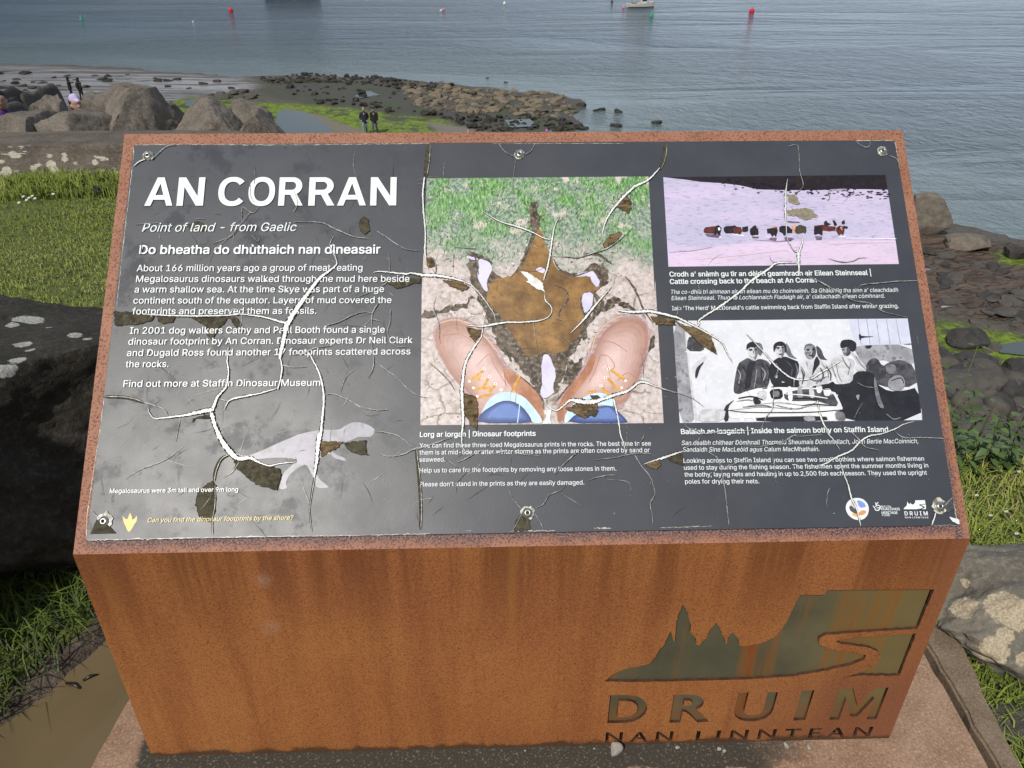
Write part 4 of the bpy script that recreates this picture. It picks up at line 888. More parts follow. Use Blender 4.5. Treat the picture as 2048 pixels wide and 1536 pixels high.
def fp_ground():
    m = NT('printed_mossy_rock', GLOSS, 0.5); o = m.obj()
    x, y, z = m.xyz(o)
    n = m.noise(14, 7, 0.68); f = m.noise(120, 5, 0.7)
    col = m.ramp(f, [(0.25, srgb(138, 126, 116)), (0.42, srgb(184, 172, 166)), (0.56, srgb(206, 194, 192)), (0.75, srgb(226, 217, 216))])
    col = m.mix(m.rng(m.noise(26, 6, 0.72), 0.52, 0.72, 0, 0.55), col, srgb(120, 106, 92))
    fw = m.n('VectorMath', _operation='ADD', i0=o, i1=m.n('VectorMath', _operation='SCALE', i0=m.n('TexNoise', Vector=o, Scale=30.0, Detail=4.0).outputs['Color'], Scale=0.03).outputs[0]).outputs[0]
    ce = m.rng(m.voro(24, fw, 'DISTANCE_TO_EDGE'), 0.06, 0.0)
    col = m.mix(m.math('MULTIPLY', ce, m.rng(n, 0.42, 0.6, 0.0, 0.7)), col, srgb(84, 72, 60))
    grey = m.mix(m.rng(m.noise(150, 4, 0.7), 0.38, 0.62), srgb(92, 116, 100), srgb(164, 178, 160))
    up = m.math('ADD', y, m.math('MULTIPLY', m.math('SUBTRACT', n, 0.5), 0.34))
    col = m.mix(m.rng(up, 0.47, 0.57), col, grey)
    gr = m.noise(1, 5, 0.72, m.scale(o, (260, 90, 1), rot=(0, 0, 0.5)))
    blades = m.ramp(gr, [(0.30, srgb(36, 62, 40)), (0.44, srgb(78, 124, 72)), (0.56, srgb(128, 172, 106)), (0.70, srgb(206, 214, 190))])
    tuft = m.math('MULTIPLY', m.rng(m.noise(17, 4, 0.6, m.scale(o, (1, 1, 1), (4, 2, 0))), 0.47, 0.58), m.rng(up, 0.50, 0.62))
    col = m.mix(tuft, col, blades)
    pale = m.math('MULTIPLY', m.rng(m.noise(26, 5, 0.65, m.scale(o, (1, 1, 1), (9, 5, 0))), 0.56, 0.64), m.rng(y, 0.5, 0.6))
    col = m.mix(m.math('MULTIPLY', pale, 0.8), col, srgb(222, 204, 198))
    m.color(col); return m.m
FPM = {'bg': fp_ground(), 'dk': ink('printed_wet_rock', (52, 42, 32), (108, 93, 76), 90, 0.4, 0.68, c3=(134, 124, 112), sc3=140),
       'br': ink('printed_peat_water', (96, 68, 34), (164, 124, 70), 22, 0.32, 0.70, c3=(122, 90, 48), sc3=110, detail=8), 'li': ink('printed_sky_reflection', (202, 196, 226), (214, 210, 232), 30),
       'gr': ink('printed_pebble', (196, 186, 178), (130, 118, 106), 90), 'so': ink('printed_sole', (186, 160, 170), (160, 134, 132), 40, stretch=(1, 6, 1)),
       'sh': ink('printed_leather', (222, 176, 158), (226, 186, 182), 14, 0.35, 0.65, c3=(214, 162, 136), sc3=24), 'tn': ink('printed_dark_leather', (184, 130, 100), (160, 106, 78), 40),
       'ye': ink('printed_welt', (222, 190, 118)), 'la': ink('printed_lace', (224, 170, 60), (196, 140, 46), 160), 'ey': ink('printed_eyelet', (240, 232, 222)),
       'cu': ink('printed_cuff', (186, 214, 230), (206, 228, 238), 60), 'je': ink('printed_denim', (58, 82, 148), (104, 132, 192), 190, 0.35, 0.65)}
def rip(name, a, b, c):
    m = NT(name, GLOSS, 0.5); o = m.obj()
    n = m.noise(1, 6, 0.7, m.scale(o, (55, 400, 1)))
    n2 = m.noise(1, 4, 0.6, m.scale(o, (6, 22, 1)))
    col = m.mix(m.rng(n2, 0.35, 0.65), srgb(*a), srgb(*b))
    col = m.mix(m.rng(n, 0.52, 0.68, 0, 0.85), col, srgb(*c)); m.color(col); return m.m
CAM_ = {'bg': rip('printed_rippled_sea', (204, 190, 220), (184, 180, 208), (122, 116, 140)), 'sa': rip('printed_wet_beach', (216, 196, 222), (206, 190, 214), (166, 146, 172)),
        'ss': ink('printed_dark_shore', (26, 22, 28), (44, 30, 32), 120, 0.45, 0.7), 'li': ink('printed_ripple_line', (120, 96, 116)), 'ri': ink('printed_sand_line', (190, 150, 160)),
        'wh': ink('printed_foam', (244, 240, 244)), 'ma': ink('printed_reflection', (120, 106, 132), (84, 74, 92), 90, stretch=(1, 3, 1)),
        'cb': ink('printed_brown_hide', (104, 48, 36), (70, 34, 28), 120), 'bk': ink('printed_black_hide', (24, 20, 26), (40, 34, 40), 120), 'pk': ink('printed_pale_hide', (216, 168, 156), (190, 134, 116), 120), 'ol': ink('printed_olive_hide', (76, 68, 46), (60, 52, 40), 90)}
CRM = {'bg': ink('printed_whitewashed_wall', (216, 218, 226), (210, 212, 220), 30, c3=(222, 223, 228), sc3=90), 'wh': ink('printed_white', (234, 234, 236), (216, 216, 220), 60),
       'g5': ink('printed_pale_grey', (208, 208, 213), (184, 184, 190), 90), 'g4': ink('printed_light_grey', (186, 186, 190), (206, 206, 209), 110), 'g3': ink('printed_mid_grey', (138, 138, 146), (168, 168, 175), 60, c3=(110, 110, 118), sc3=120),
       'g2': ink('printed_grey', (96, 97, 104), (122, 122, 128), 80), 'g1': ink('printed_dark_grey', (54, 55, 61), (84, 84, 90), 70), 'bk': ink('printed_black', (30, 31, 38), (38, 40, 48), 60), 'do': ink('printed_plank_door', (206, 210, 228), (196, 200, 220), 30)}
M_DINO = ink('lavender_silhouette', (150, 148, 162), (132, 131, 142), 60, 0.40, 0.70, c3=(122, 121, 126), sc3=45)
M_FOOT = ink('yellow_footprint_ink', (240, 184, 74))
CIM = {'wh': M_WHITE_INK, 'li': ink('badge_blue', (128, 150, 214)), 'g5': ink('badge_grey', (212, 212, 214)), 'g1': ink('badge_slate', (86, 82, 92)), 'or': ink('badge_yellow', (226, 178, 96)), 'tn': ink('badge_orange', (214, 150, 104))}
M_SCREW = plain('dull_stainless', (0.45, 0.44, 0.40), 0.32, 0.25, 300, metal=0.9)
M_SCREW_DIRT = plain('dirty_screw_recess', (0.03, 0.028, 0.022), 0.6)

# ------------------------------------------------------------------ the lectern
H = 0.5431533; TILT = 0.7755619; DEP = 0.7828303
CT, ST = math.cos(TILT), math.sin(TILT)
lectern = empty('sign_lectern', (0, 0, 0))
tag(lectern, 'rusty steel lectern carrying a cracked charcoal visitor sign, on a stone slab', 'information sign')
PM = Matrix(((1, 0, 0, -0.75), (0, CT, -ST, 0), (0, ST, CT, H), (0, 0, 0, 1)))     # sign plane: x along, y up the slope, z out of it

def prism(name, poly, axis, a, b, mat, parent, mw=None, bevel=0.0):
    """extrude a polygon (list of 2D points) along an axis from a to b"""
    f = {'x': lambda p, t: (t, p[0], p[1]), 'y': lambda p, t: (p[0], t, p[1]), 'z': lambda p, t: (p[0], p[1], t)}[axis]
    n = len(poly)
    V = [f(p, a) for p in poly] + [f(p, b) for p in poly]
    bm = bmesh.new(); vs = [bm.verts.new(v) for v in V]
    bm.faces.new(vs[:n]); bm.faces.new(vs[n:])
    for i in range(n): bm.faces.new((vs[i], vs[(i + 1) % n], vs[n + (i + 1) % n], vs[n + i]))
    bmesh.ops.recalc_face_normals(bm, faces=bm.faces)
    if bevel:
        bmesh.ops.bevel(bm, geom=list(bm.edges), offset=bevel, segments=2, affect='EDGES', profile=0.6)
    me = bpy.data.meshes.new(name); bm.to_mesh(me); bm.free()
    me.materials.append(mat)
    o = link(bpy.data.objects.new(name, me), parent)
    if mw is not None: o.matrix_local = mw
    return o

# top plate (in sign coordinates)
top = prism('top_plate', [(0.0, 0), (DEP, 0), (DEP, -0.010), (0.014, -0.010)], 'x', 0.0, 1.5, M_TOP, lectern, PM, 0.0008)
yb = DEP * CT; zb = H + DEP * ST
for sx in (-0.742, 0.734):
    prism('side_plate', [(0.012, 0.0), (yb - 0.010, 0.0), (yb - 0.010, zb - 0.024), (0.012, H - 0.002)], 'x', sx, sx + 0.008, M_FRONT, lectern)
prism('back_plate', [(-0.742, 0.0), (0.742, 0.0), (0.742, zb - 0.016), (-0.742, zb - 0.016)], 'y', yb - 0.0095, yb - 0.0015, M_FRONT, lectern)

# front plate with the cut-out emblem and words
try:                                                       # the grotesque that ships with Blender; its built-in face otherwise
    FONT = bpy.data.fonts.load(bpy.utils.resource_path('LOCAL') + '/datafiles/fonts/Inter.woff2')
except Exception:
    FONT = None
def text_curve(s, size=1.0, bold=0.0, shear=0.0, face=False):
    c = bpy.data.curves.new('txt', 'FONT'); c.body = s; c.size = size; c.offset = bold; c.shear = shear
    if FONT and face: c.font = FONT
    return c
def text_splines(s, bold):
    """outline of a word as 2D rings, through a temporary mesh"""
    c = text_curve(s, 1.0, bold); c.resolution_u = 4
    o = bpy.data.objects.new('txt', c); COL.objects.link(o)
    dg = bpy.context.evaluated_depsgraph_get(); dg.update()
    me = bpy.data.meshes.new_from_object(o.evaluated_get(dg))
    bpy.data.objects.remove(o); bpy.data.curves.remove(c)
    return me
def mesh_rings(me):
    cnt = {}
    for p in me.polygons:
        for e in p.edge_keys: cnt[e] = cnt.get(e, 0) + 1
    nxt = {}
    for (a, b), k in cnt.items():
        if k == 1: nxt.setdefault(a, []).append(b); nxt.setdefault(b, []).append(a)
    rings = []; seen = set()
    for s in nxt:
        if s in seen: continue
        r = [s]; seen.add(s); cur = s
        while True:
            c = [v for v in nxt[cur] if v not in seen]
            if not c: break
            cur = c[0]; seen.add(cur); r.append(cur)
        if len(r) > 2: rings.append([(me.vertices[i].co.x, me.vertices[i].co.y) for i in r])
    return rings
cv = bpy.data.curves.new('front', 'CURVE'); cv.dimensions = '2D'; cv.fill_mode = 'BOTH'; cv.extrude = 0.003
def add_spline(pts):
    sp = cv.splines.new('POLY'); sp.points.add(len(pts) - 1)
    for q, p in zip(sp.points, pts): q.co = (p[0], p[1], 0, 1)
    sp.use_cyclic_u = True
def fatten(r, d, hole):
    """move a letter outline outwards (its holes inwards) by d"""
    q = [p for i, p in enumerate(r) if math.hypot(p[0] - r[i - 1][0], p[1] - r[i - 1][1]) > 1e-5]
    A = sum(q[i - 1][0] * q[i][1] - q[i][0] * q[i - 1][1] for i in range(len(q)))
    if A < 0: q = q[::-1]
    out = []
    for i in range(len(q)):
        a, p, c = np.array(q[i - 1]), np.array(q[i]), np.array(q[(i + 1) % len(q)])
        u = (p - a) / np.linalg.norm(p - a); v = (c - p) / np.linalg.norm(c - p)
        n1 = np.array([u[1], -u[0]]); n2 = np.array([v[1], -v[0]]); m = n1 + n2; L2 = m @ m
        m = m * (2 / L2) if L2 > 0.9 else m / (math.sqrt(L2) + 1e-9) * 1.3
        out.append(tuple(p + m * d * (-1 if hole else 1)))
    return out
def wobble(pts, amp, step):
    out = []
    for i in range(len(pts)):
        a = np.array(pts[i]); b = np.array(pts[(i + 1) % len(pts)]); d = np.linalg.norm(b - a)
        k = max(1, int(d / step))
        for j in range(k):
            out.append(tuple(a + (b - a) * j / k + rng.normal(0, amp, 2) * (1 if d < 0.12 else 0)))
    return out
add_spline([(-0.75, 0.0), (0.75, 0.0), (0.75, H - 0.0004), (-0.75, H - 0.0004)])
for P in PANEL['plate']:
    add_spline(wobble([(x / 1000, z / 1000) for x, z in P], 0.0005, 0.006))
for ch, x0, z0, x1, z1, cap in PANEL['letters']:
    me = text_splines(ch if len(ch) < 3 else ' '.join(ch), 0.0)
    R_ = mesh_rings(me)
    rings = []
    if ch == 'M': R_ = []; rings = [[(0, 0), (0, 1), (.27, 1), (.5, .42), (.73, 1), (1, 1), (1, 0), (.79, 0), (.79, .66), (.575, .10), (.425, .10), (.21, .66), (.21, 0)]]
    for r in R_:
        hole = any(q is not r and inside(q, np.array([r[0][0]]), np.array([r[0][1]]))[0] for q in R_)
        rings.append(fatten(r, 0.036 if len(ch) == 1 else 0.024, hole))
    xs = [p[0] for r in rings for p in r]; ys = [p[1] for r in rings for p in r]; mx0, mx1, ym, y00 = min(xs), max(xs), max(ys), min(ys)
    for r in rings:
        add_spline([((x0 + (x1 - x0) * (x - mx0) / (mx1 - mx0)) / 1000, (z0 + (z1 - z0) * (x - mx0) / (mx1 - mx0) + cap * (y - y00) / (ym - y00)) / 1000) for x, y in r])
tmp = bpy.data.objects.new('front', cv); COL.objects.link(tmp)
dg = bpy.context.evaluated_depsgraph_get(); dg.update()
fme = bpy.data.meshes.new_from_object(tmp.evaluated_get(dg)); bpy.data.objects.remove(tmp)
fme.transform(Matrix(((1, 0, 0, 0), (0, 0, -1, 0.003), (0, 1, 0, 0), (0, 0, 0, 1)))); fme.name = 'front_plate'
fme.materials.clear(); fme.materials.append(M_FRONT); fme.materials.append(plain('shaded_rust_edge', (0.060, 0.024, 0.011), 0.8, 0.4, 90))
for p_ in fme.polygons:                                     # cut edges: recess shade painted in as a darker rust colour
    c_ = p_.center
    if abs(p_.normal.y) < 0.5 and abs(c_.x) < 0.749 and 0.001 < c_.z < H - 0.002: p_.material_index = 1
front = link(bpy.data.objects.new('front_plate', fme), lectern)
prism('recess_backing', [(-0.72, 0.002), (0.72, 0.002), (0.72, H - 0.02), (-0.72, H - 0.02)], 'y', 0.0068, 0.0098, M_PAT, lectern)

# sign board
board = prism('sign_board', [(0.0222, 0.0222), (1.4784, 0.0225), (1.4782, 0.7575), (0.0224, 0.7560)], 'z', 0.0008, 0.0060, M_BASE, lectern, PM, 0.0006)
ZB = 0.0060

def chaikin(pts, r=0.22):
    out = []
    for i in range(len(pts)):
        a = np.array(pts[i]); b = np.array(pts[(i + 1) % len(pts)])
        out += [tuple(a + (b - a) * r), tuple(b - (b - a) * r)]
    return out
def polyline(pts, step):
    """Catmull-Rom through (x, y, w) points"""
    P = [np.array(p, float) for p in pts]
    if len(P) == 2:
        n = max(2, int(np.linalg.norm(P[1][:2] - P[0][:2]) / step)); return [P[0] + (P[1] - P[0]) * k / n for k in range(n + 1)]
    Q = [2 * P[0] - P[1]] + P + [2 * P[-1] - P[-2]]; out = []
    for i in range(1, len(Q) - 2):
        p0, p1, p2, p3 = Q[i - 1:i + 3]; n = max(2, int(np.linalg.norm(p2[:2] - p1[:2]) / step))
        for k in range(n):
            t = k / n
            v = 0.5 * (2 * p1 + (p2 - p0) * t + (2 * p0 - 5 * p1 + 4 * p2 - p3) * t * t + (3 * p1 - p0 - 3 * p2 + p3) * t ** 3)
            v[2] = p1[2] + (p2[2] - p1[2]) * t; out.append(v)
    out.append(P[-1]); return out
class Art:
    """flat artwork gathered into one mesh with several inks"""
    def __init__(s): s.V = []; s.F = []; s.I = []; s.mats = []
    def mi(s, m):
        if m not in s.mats: s.mats.append(m)
        return s.mats.index(m)
    def poly(s, pts, z, m):
        k = len(s.V); s.V += [(p[0] / 1000, p[1] / 1000, z) for p in pts]
        for t in tessellate_polygon([[Vector((p[0], p[1], 0)) for p in pts]]):
            a, b, c = (pts[i] for i in t)
            ar = (b[0] - a[0]) * (c[1] - a[1]) - (b[1] - a[1]) * (c[0] - a[0])
            s.F.append(tuple(k + i for i in (t if ar > 0 else t[::-1]))); s.I.append(s.mi(m))
    def ribbon(s, pts, z, m, rise=0.0, grow=0.0, jit=0.0, step=3.0, wscale=1.0, taper=True):
        P = polyline(pts, step); n = len(P); k = len(s.V)
        for i in range(n):
            d = P[min(i + 1, n - 1)][:2] - P[max(i - 1, 0)][:2]; d = d / (np.linalg.norm(d) + 1e-9); nr = np.array([-d[1], d[0]])
            w = P[i][2] * 0.5 * wscale + grow
            e = 0.25 + 0.75 * min(1, min(i, n - 1 - i) / 2) if taper else (0.7 if i in (0, n - 1) else 1.0)
            w1 = w * e * (1 + jit * rng.normal() * 0.55); w2 = w * e * (1 + jit * rng.normal() * 0.55)
            c = P[i][:2] + nr * rng.normal() * jit * 0.35 * min(1.5, P[i][2])
            for q, zz in ((c + nr * abs(w1), z), (c, z + rise * w), (c - nr * abs(w2), z)):
                s.V.append((q[0] / 1000, q[1] / 1000, zz))
        for i in range(n - 1):
            a = k + 3 * i
            s.F += [(a, a + 1, a + 4, a + 3), (a + 1, a + 2, a + 5, a + 4)]; s.I += [s.mi(m)] * 2
    def build(s, name, parent=None):
        o = mesh_obj(name, s.V, s.F, s.mats, parent or board, s.I)
        return o

def picture(name, data, mats, z0, dz=0.000025, keep=('bg', 'sa', 'do'), shade={}, lines_w=1.0, ragged={}, after_bg=None):
    a = Art()
    for i, (k, pts) in enumerate(data):
        z = z0 + i * dz + (0.0004 if after_bg and i else 0)
        if i == 1 and after_bg: after_bg(a, data, z0)
        if k in ragged:
            P = wobble(chaikin(pts), 0.0, 3.5)
            s_ = fbm(np.array(P) * 0.09, 1.0, 4, 0.6, seed=3 + i); t_ = fbm(np.array(P) * 0.09 + 50, 1.0, 4, 0.6, seed=4 + i)
            a.poly([(p[0] + s_[q] * ragged[k], p[1] + t_[q] * ragged[k]) for q, p in enumerate(P)], z, mats[k])
        elif k[0] == '~': a.ribbon(pts, z, mats[k[1:]], step=2.0, wscale=lines_w, taper=False)
        elif k in shade:                                    # tones run from a dark rim to a light middle
            P = chaikin(pts); cx = np.mean([p[0] for p in P]) + 3; cy = np.mean([p[1] for p in P]) + 5
            for q, mm in enumerate(shade[k]):
                f = 1 - 0.10 * q; a.poly([(cx + (p[0] - cx) * f, cy + (p[1] - cy) * f) for p in P], z + dz * 0.12 * q, mm)
        else: a.poly(pts if k in keep else chaikin(pts), z, mats[k])
    return a.build(name)
GRASS_I = [ink('printed_blade', c) for c in ((58, 104, 52), (96, 152, 74), (140, 190, 104), (44, 70, 46), (176, 200, 150), (116, 138, 118))]
GRIT_I = [ink('printed_grit', c) for c in ((84, 72, 58), (118, 104, 90), (228, 218, 216), (156, 142, 130))]
def footprint_detail(a, data, z0):
    """blades of grass, grit and cracked mud of the printed photograph"""
    bg = data[0][1]; u0 = min(p[0] for p in bg) + 6; u1 = max(p[0] for p in bg) - 14; v1 = max(p[1] for p in bg) - 4; v0 = min(p[1] for p in bg) + 3
    for q in range(2200):
        u = rng.uniform(u0 + 4, u1 - 8); v = v1 - 165 * rng.random() ** 1.3 - 4
        cl = vnoise(np.array([[u * .035, v * .035, 3.0]]), 9)[0]
        if cl < -0.25 and rng.random() < .8: continue
        t = rng.normal(1.3, .45); L_ = rng.uniform(4, 13)
        if v + L_ * math.sin(t) > v1 or not u0 < u + L_ * math.cos(t) < u1 - 6: continue
        c = GRASS_I[rng.choice([0, 1, 1, 2, 3, 4])] if v > v1 - 95 and cl > 0 else GRASS_I[rng.choice([3, 5, 5, 0, 4])]
        a.ribbon([(u, v, rng.uniform(1.1, 2.2)), (u + L_ * math.cos(t) * .6, v + L_ * math.sin(t) * .6, 1.5), (u + L_ * math.cos(t), v + L_ * math.sin(t), .3)], z0 + 0.00003 + q * 1.5e-7, c, step=6)
    ring = data[1][1]
    for q in range(420):
        if q < 260:
            i = rng.integers(len(ring)); f = rng.random(); p = [ring[i][k] + (ring[(i + 1) % len(ring)][k] - ring[i][k]) * f + rng.normal(0, 11) for k in (0, 1)]
        else: p = [rng.uniform(u0 + 5, u1 - 10), rng.uniform(v0 + 4, v1 - 150)]
        if not (u0 < p[0] < u1 - 8 and v0 < p[1] < v1): continue
        s = rng.uniform(.6, 2.6); m = GRIT_I[rng.choice([0, 0, 1, 2, 3])]
        a.poly([(p[0] + s * math.cos(t) * rng.uniform(.5, 1.4), p[1] + .7 * s * math.sin(t) * rng.uniform(.5, 1.4)) for t in np.linspace(0, 5.4, 6)], z0 + 0.00027 + q * 2.5e-7, m)
SHOE_T = [ink('printed_leather_tone', (174, 132, 118), (160, 121, 109), 30, 0.35, 0.65, c3=(169, 128, 114), sc3=90), ink('printed_leather_tone', (185, 145, 133), (170, 133, 122), 30, 0.35, 0.65, c3=(179, 141, 129), sc3=90), ink('printed_leather_tone', (192, 155, 144), (177, 143, 132), 30, 0.35, 0.65, c3=(186, 150, 140), sc3=90), ink('printed_leather_tone', (199, 163, 155), (183, 150, 143), 30, 0.35, 0.65, c3=(193, 158, 150), sc3=90), ink('printed_leather_tone', (206, 172, 164), (190, 158, 151), 30, 0.35, 0.65, c3=(200, 167, 159), sc3=90), ink('printed_leather_tone', (212, 179, 173), (195, 165, 159), 30, 0.35, 0.65, c3=(206, 174, 168), sc3=90), ink('printed_leather_tone', (218, 187, 182), (201, 172, 167), 30, 0.35, 0.65, c3=(211, 181, 177), sc3=90), ink('printed_leather_tone', (224, 194, 190), (206, 178, 175), 30, 0.35, 0.65, c3=(217, 188, 184), sc3=90)]
JEAN_T = [ink('printed_denim_tone', (44, 64, 122), (42, 61, 116), 190, 0.35, 0.65), ink('printed_denim_tone', (59, 81, 140), (56, 77, 133), 190, 0.35, 0.65), ink('printed_denim_tone', (74, 98, 158), (70, 93, 150), 190, 0.35, 0.65), ink('printed_denim_tone', (89, 115, 176), (85, 109, 167), 190, 0.35, 0.65), ink('printed_denim_tone', (104, 132, 194), (99, 125, 184), 190, 0.35, 0.65)]
fp = picture('footprint_photo', PANEL['fp'], FPM, ZB + 0.0001, 0.000018, shade={'sh': SHOE_T, 'je': JEAN_T}, ragged={'dk': 12.0, 'br': 5.0, 'li': 3.0, 'gr': 3.0}, after_bg=lambda a, data, z0: footprint_detail(a, data, z0))
cattle = picture('cattle_photo', PANEL['cattle'], CAM_, ZB + 0.0001, keep=tuple(CAM_))
crew = picture('salmon_crew_photo', PANEL['crew'], CRM, ZB + 0.0001, lines_w=1.1)
# ragged weed along the dark shore of the cattle picture
a = Art(); pk = PANEL['cattle'][0][1]
for i in range(150):
    t = rng.random() ** 0.8; u = pk[0][0] + 110 + (pk[1][0] - pk[0][0] - 110) * t
    if u > 1160 * 1.25: continue
    v = pk[0][1] - 13 - 26 * min(1, t * 1.25) + rng.normal(0, 5.5); s = rng.uniform(0.7, 2.2)
    a.poly([(u - s * 2.2, v), (u, v - s * .7), (u + s * 2, v), (u, v + s * .8)], ZB + 0.0014, CAM_['ss'])
a.build('shore_weed', cattle)
board_art = picture('dinosaur_silhouette', PANEL['dino'], {'si': M_DINO}, ZB + 0.0003)
picture('footprint_icon', PANEL['foot'], {'ye': M_FOOT}, ZB + 0.0003)
picture('round_badge', PANEL['circle'], CIM, ZB + 0.0003, 0.00005)
picture('crossed_fingers_emblem', PANEL['hand'], {'wh': M_WHITE_INK}, ZB + 0.0003)
picture('mountain_emblem', PANEL['hill'], {'wh': M_WHITE_INK}, ZB + 0.0003, keep=('wh',))

# lettering
_cap = None
def letter_line(s, style, x0, y0, x1, y1, cap, mat):
    global _cap
    bold = {'title': 0.017, 'bold': 0.016, 'body': 0.004, 'italic': 0.0, 'small': 0.004, 'yellow': 0.0}[style]
    shear = 0.22 if style in ('italic', 'yellow') else 0.0
    def conv(t, b, sh):
        c = text_curve(t, 1.0, 0.0, sh, True); c.resolution_u = 3
        o = bpy.data.objects.new('txt', c); COL.objects.link(o)
        dgr = bpy.context.evaluated_depsgraph_get(); dgr.update()
        me = bpy.data.meshes.new_from_object(o.evaluated_get(dgr))
        bpy.data.objects.remove(o); bpy.data.curves.remove(c)
        return me
    if _cap is None:
        h = conv('H', 0, 0); _cap = max(v.co.y for v in h.vertices); bpy.data.meshes.remove(h)
    me = conv(s, bold, shear)
    me.calc_loop_triangles()
    n = len(me.vertices); co = np.empty(n * 3, np.float32); me.vertices.foreach_get('co', co); co = co.reshape(-1, 3)
    tri = np.empty(len(me.loop_triangles) * 3, np.int32); me.loop_triangles.foreach_get('vertices', tri); tri = tri.reshape(-1, 3)
    bpy.data.meshes.remove(me)
    t = (co[:, 0] - co[:, 0].min()) / (co[:, 0].max() - co[:, 0].min()); em = (x1 - x0) / (co[:, 0].max() - co[:, 0].min())
    Vs = []; Fs = []
    for q, (dx, dy) in enumerate([(0, 0), (1, .6), (-1, .6), (1, -.6), (-1, -.6)] if bold else [(0, 0)]):    # heavier weight: strokes widened all round
        out = np.empty_like(co)
        out[:, 0] = (x0 + (x1 - x0) * t + dx * bold * em) / 1000
        out[:, 1] = (y0 + (y1 - y0) * t + co[:, 1] / _cap * cap + dy * bold * cap / _cap) / 1000
        out[:, 2] = ZB + 0.0024 + 0.00001 * q
        Vs.append(out); Fs.append(tri + q * n)
    nm = {'title': 'heading_text', 'bold': 'subheading_text'}.get(style, 'text_line')
    return fast_mesh(nm, np.concatenate(Vs), np.concatenate(Fs), mat, board)
def arc(cx, cy, rx, ry, a, b_, n=22, e=2.25):
    out = []
    for i in range(n + 1):
        t = R(a + (b_ - a) * i / n); c, s_ = math.cos(t), math.sin(t)
        out.append((cx + rx * math.copysign(abs(c) ** (2 / e), c), cy + ry * math.copysign(abs(s_) ** (2 / e), s_)))
    return out
HEAVY = {   # the five heavy capitals of the heading, in units of the cap height
    'A': [[(0, 0), (.355, 1), (.585, 1), (.94, 0), (.735, 0), (.662, .21), (.278, .21), (.205, 0)], [(.335, .372), (.605, .372), (.47, .78)]],
    'N': [[(0, 0), (0, 1), (.215, 1), (.61, .335), (.61, 1), (.80, 1), (.80, 0), (.585, 0), (.19, .665), (.19, 0)]],
    'O': [arc(.465, .5, .465, .515, 0, 352, 44), arc(.465, .5, .268, .345, 0, 352, 44)],
    'C': [arc(.465, .5, .465, .515, 40, 320, 40) + arc(.465, .5, .268, .345, 322, 38, 40)],
    'R': [[(0, 0), (0, 1)] + arc(.44, .69, .31, .31, 90, -64, 18, 2) + [(.795, 0), (.57, 0), (.375, .38), (.195, .38), (.195, 0)], [(.195, .835)] + arc(.425, .695, .125, .14, 90, -90, 12, 2) + [(.195, .555)]]}
def heavy_letter(ch, x0, y0, x1, y1, cap):
    loops = HEAVY[ch]; flat = [p for l in loops for p in l]; w = max(p[0] for p in flat); w0 = min(p[0] for p in flat)
    F = [t for t in tessellate_polygon([[Vector((p[0], p[1], 0)) for p in l] for l in loops])]
    V = [((x0 + (x1 - x0) * (p[0] - w0) / (w - w0)) / 1000, (y0 + cap * p[1]) / 1000, ZB + 0.0024) for p in flat]
    G = []
    for t in F:
        a, b_, c = (flat[i] for i in t); ar = (b_[0] - a[0]) * (c[1] - a[1]) - (b_[1] - a[1]) * (c[0] - a[0])
        if abs(ar) > 1e-9: G.append(tuple(t) if ar > 0 else tuple(t)[::-1])
    return mesh_obj('heading_letter', V, G, M_WHITE_INK, board)
for s, style, x0, y0, x1, y1, cap in PANEL['text']:
    if style == 'title': heavy_letter(s, x0, y0, x1, y1, cap); continue
    letter_line(s, style, x0, y0, x1, y1, cap, M_YELLOW_INK if style == 'yellow' else M_WHITE_INK)

# peeled places and cracks
PEEL = {'o': M_OLIVE, 'd': M_SMUDGE, 'b': M_BROWN, 'w': M_CRACK, 'k': M_TAUPE}
for i, (k, pts) in enumerate(PANEL['peel']):
    a = Art(); z = ZB + 0.00212 + 0.00001 * i if k != 'd' else ZB + 0.0002
    Q = [(p[0] + rng.normal(0, .75), p[1] + rng.normal(0, .75)) for p in wobble([(p[0] + rng.normal(0, 1.2), p[1] + rng.normal(0, 1.2)) for p in pts], 0.0, 3.2)]
    if k in 'obk':
        cx = np.mean([q[0] for q in Q]); cy = np.mean([q[1] for q in Q])
        a.poly([(cx + (q[0] - cx) * 1.03 + math.copysign(.5, q[0] - cx), cy + (q[1] - cy) * 1.03 + math.copysign(.5, q[1] - cy)) for q in Q], z - 0.000005, M_PALE if k == 'k' else M_CRACK_EDGE)
    a.poly(Q, z, PEEL[k])
    o = a.build('smudge' if k == 'd' else 'peeled_patch')
lines = sorted(PANEL['crack'], key=lambda c: -sum(p[2] for p in c[1]) / len(c[1]) * len(c[1]) ** 0.5)
chips = [c for c in lines if c[0] == 'p']; lines = [c for c in lines if c[0] != 'p']
rest = Art()
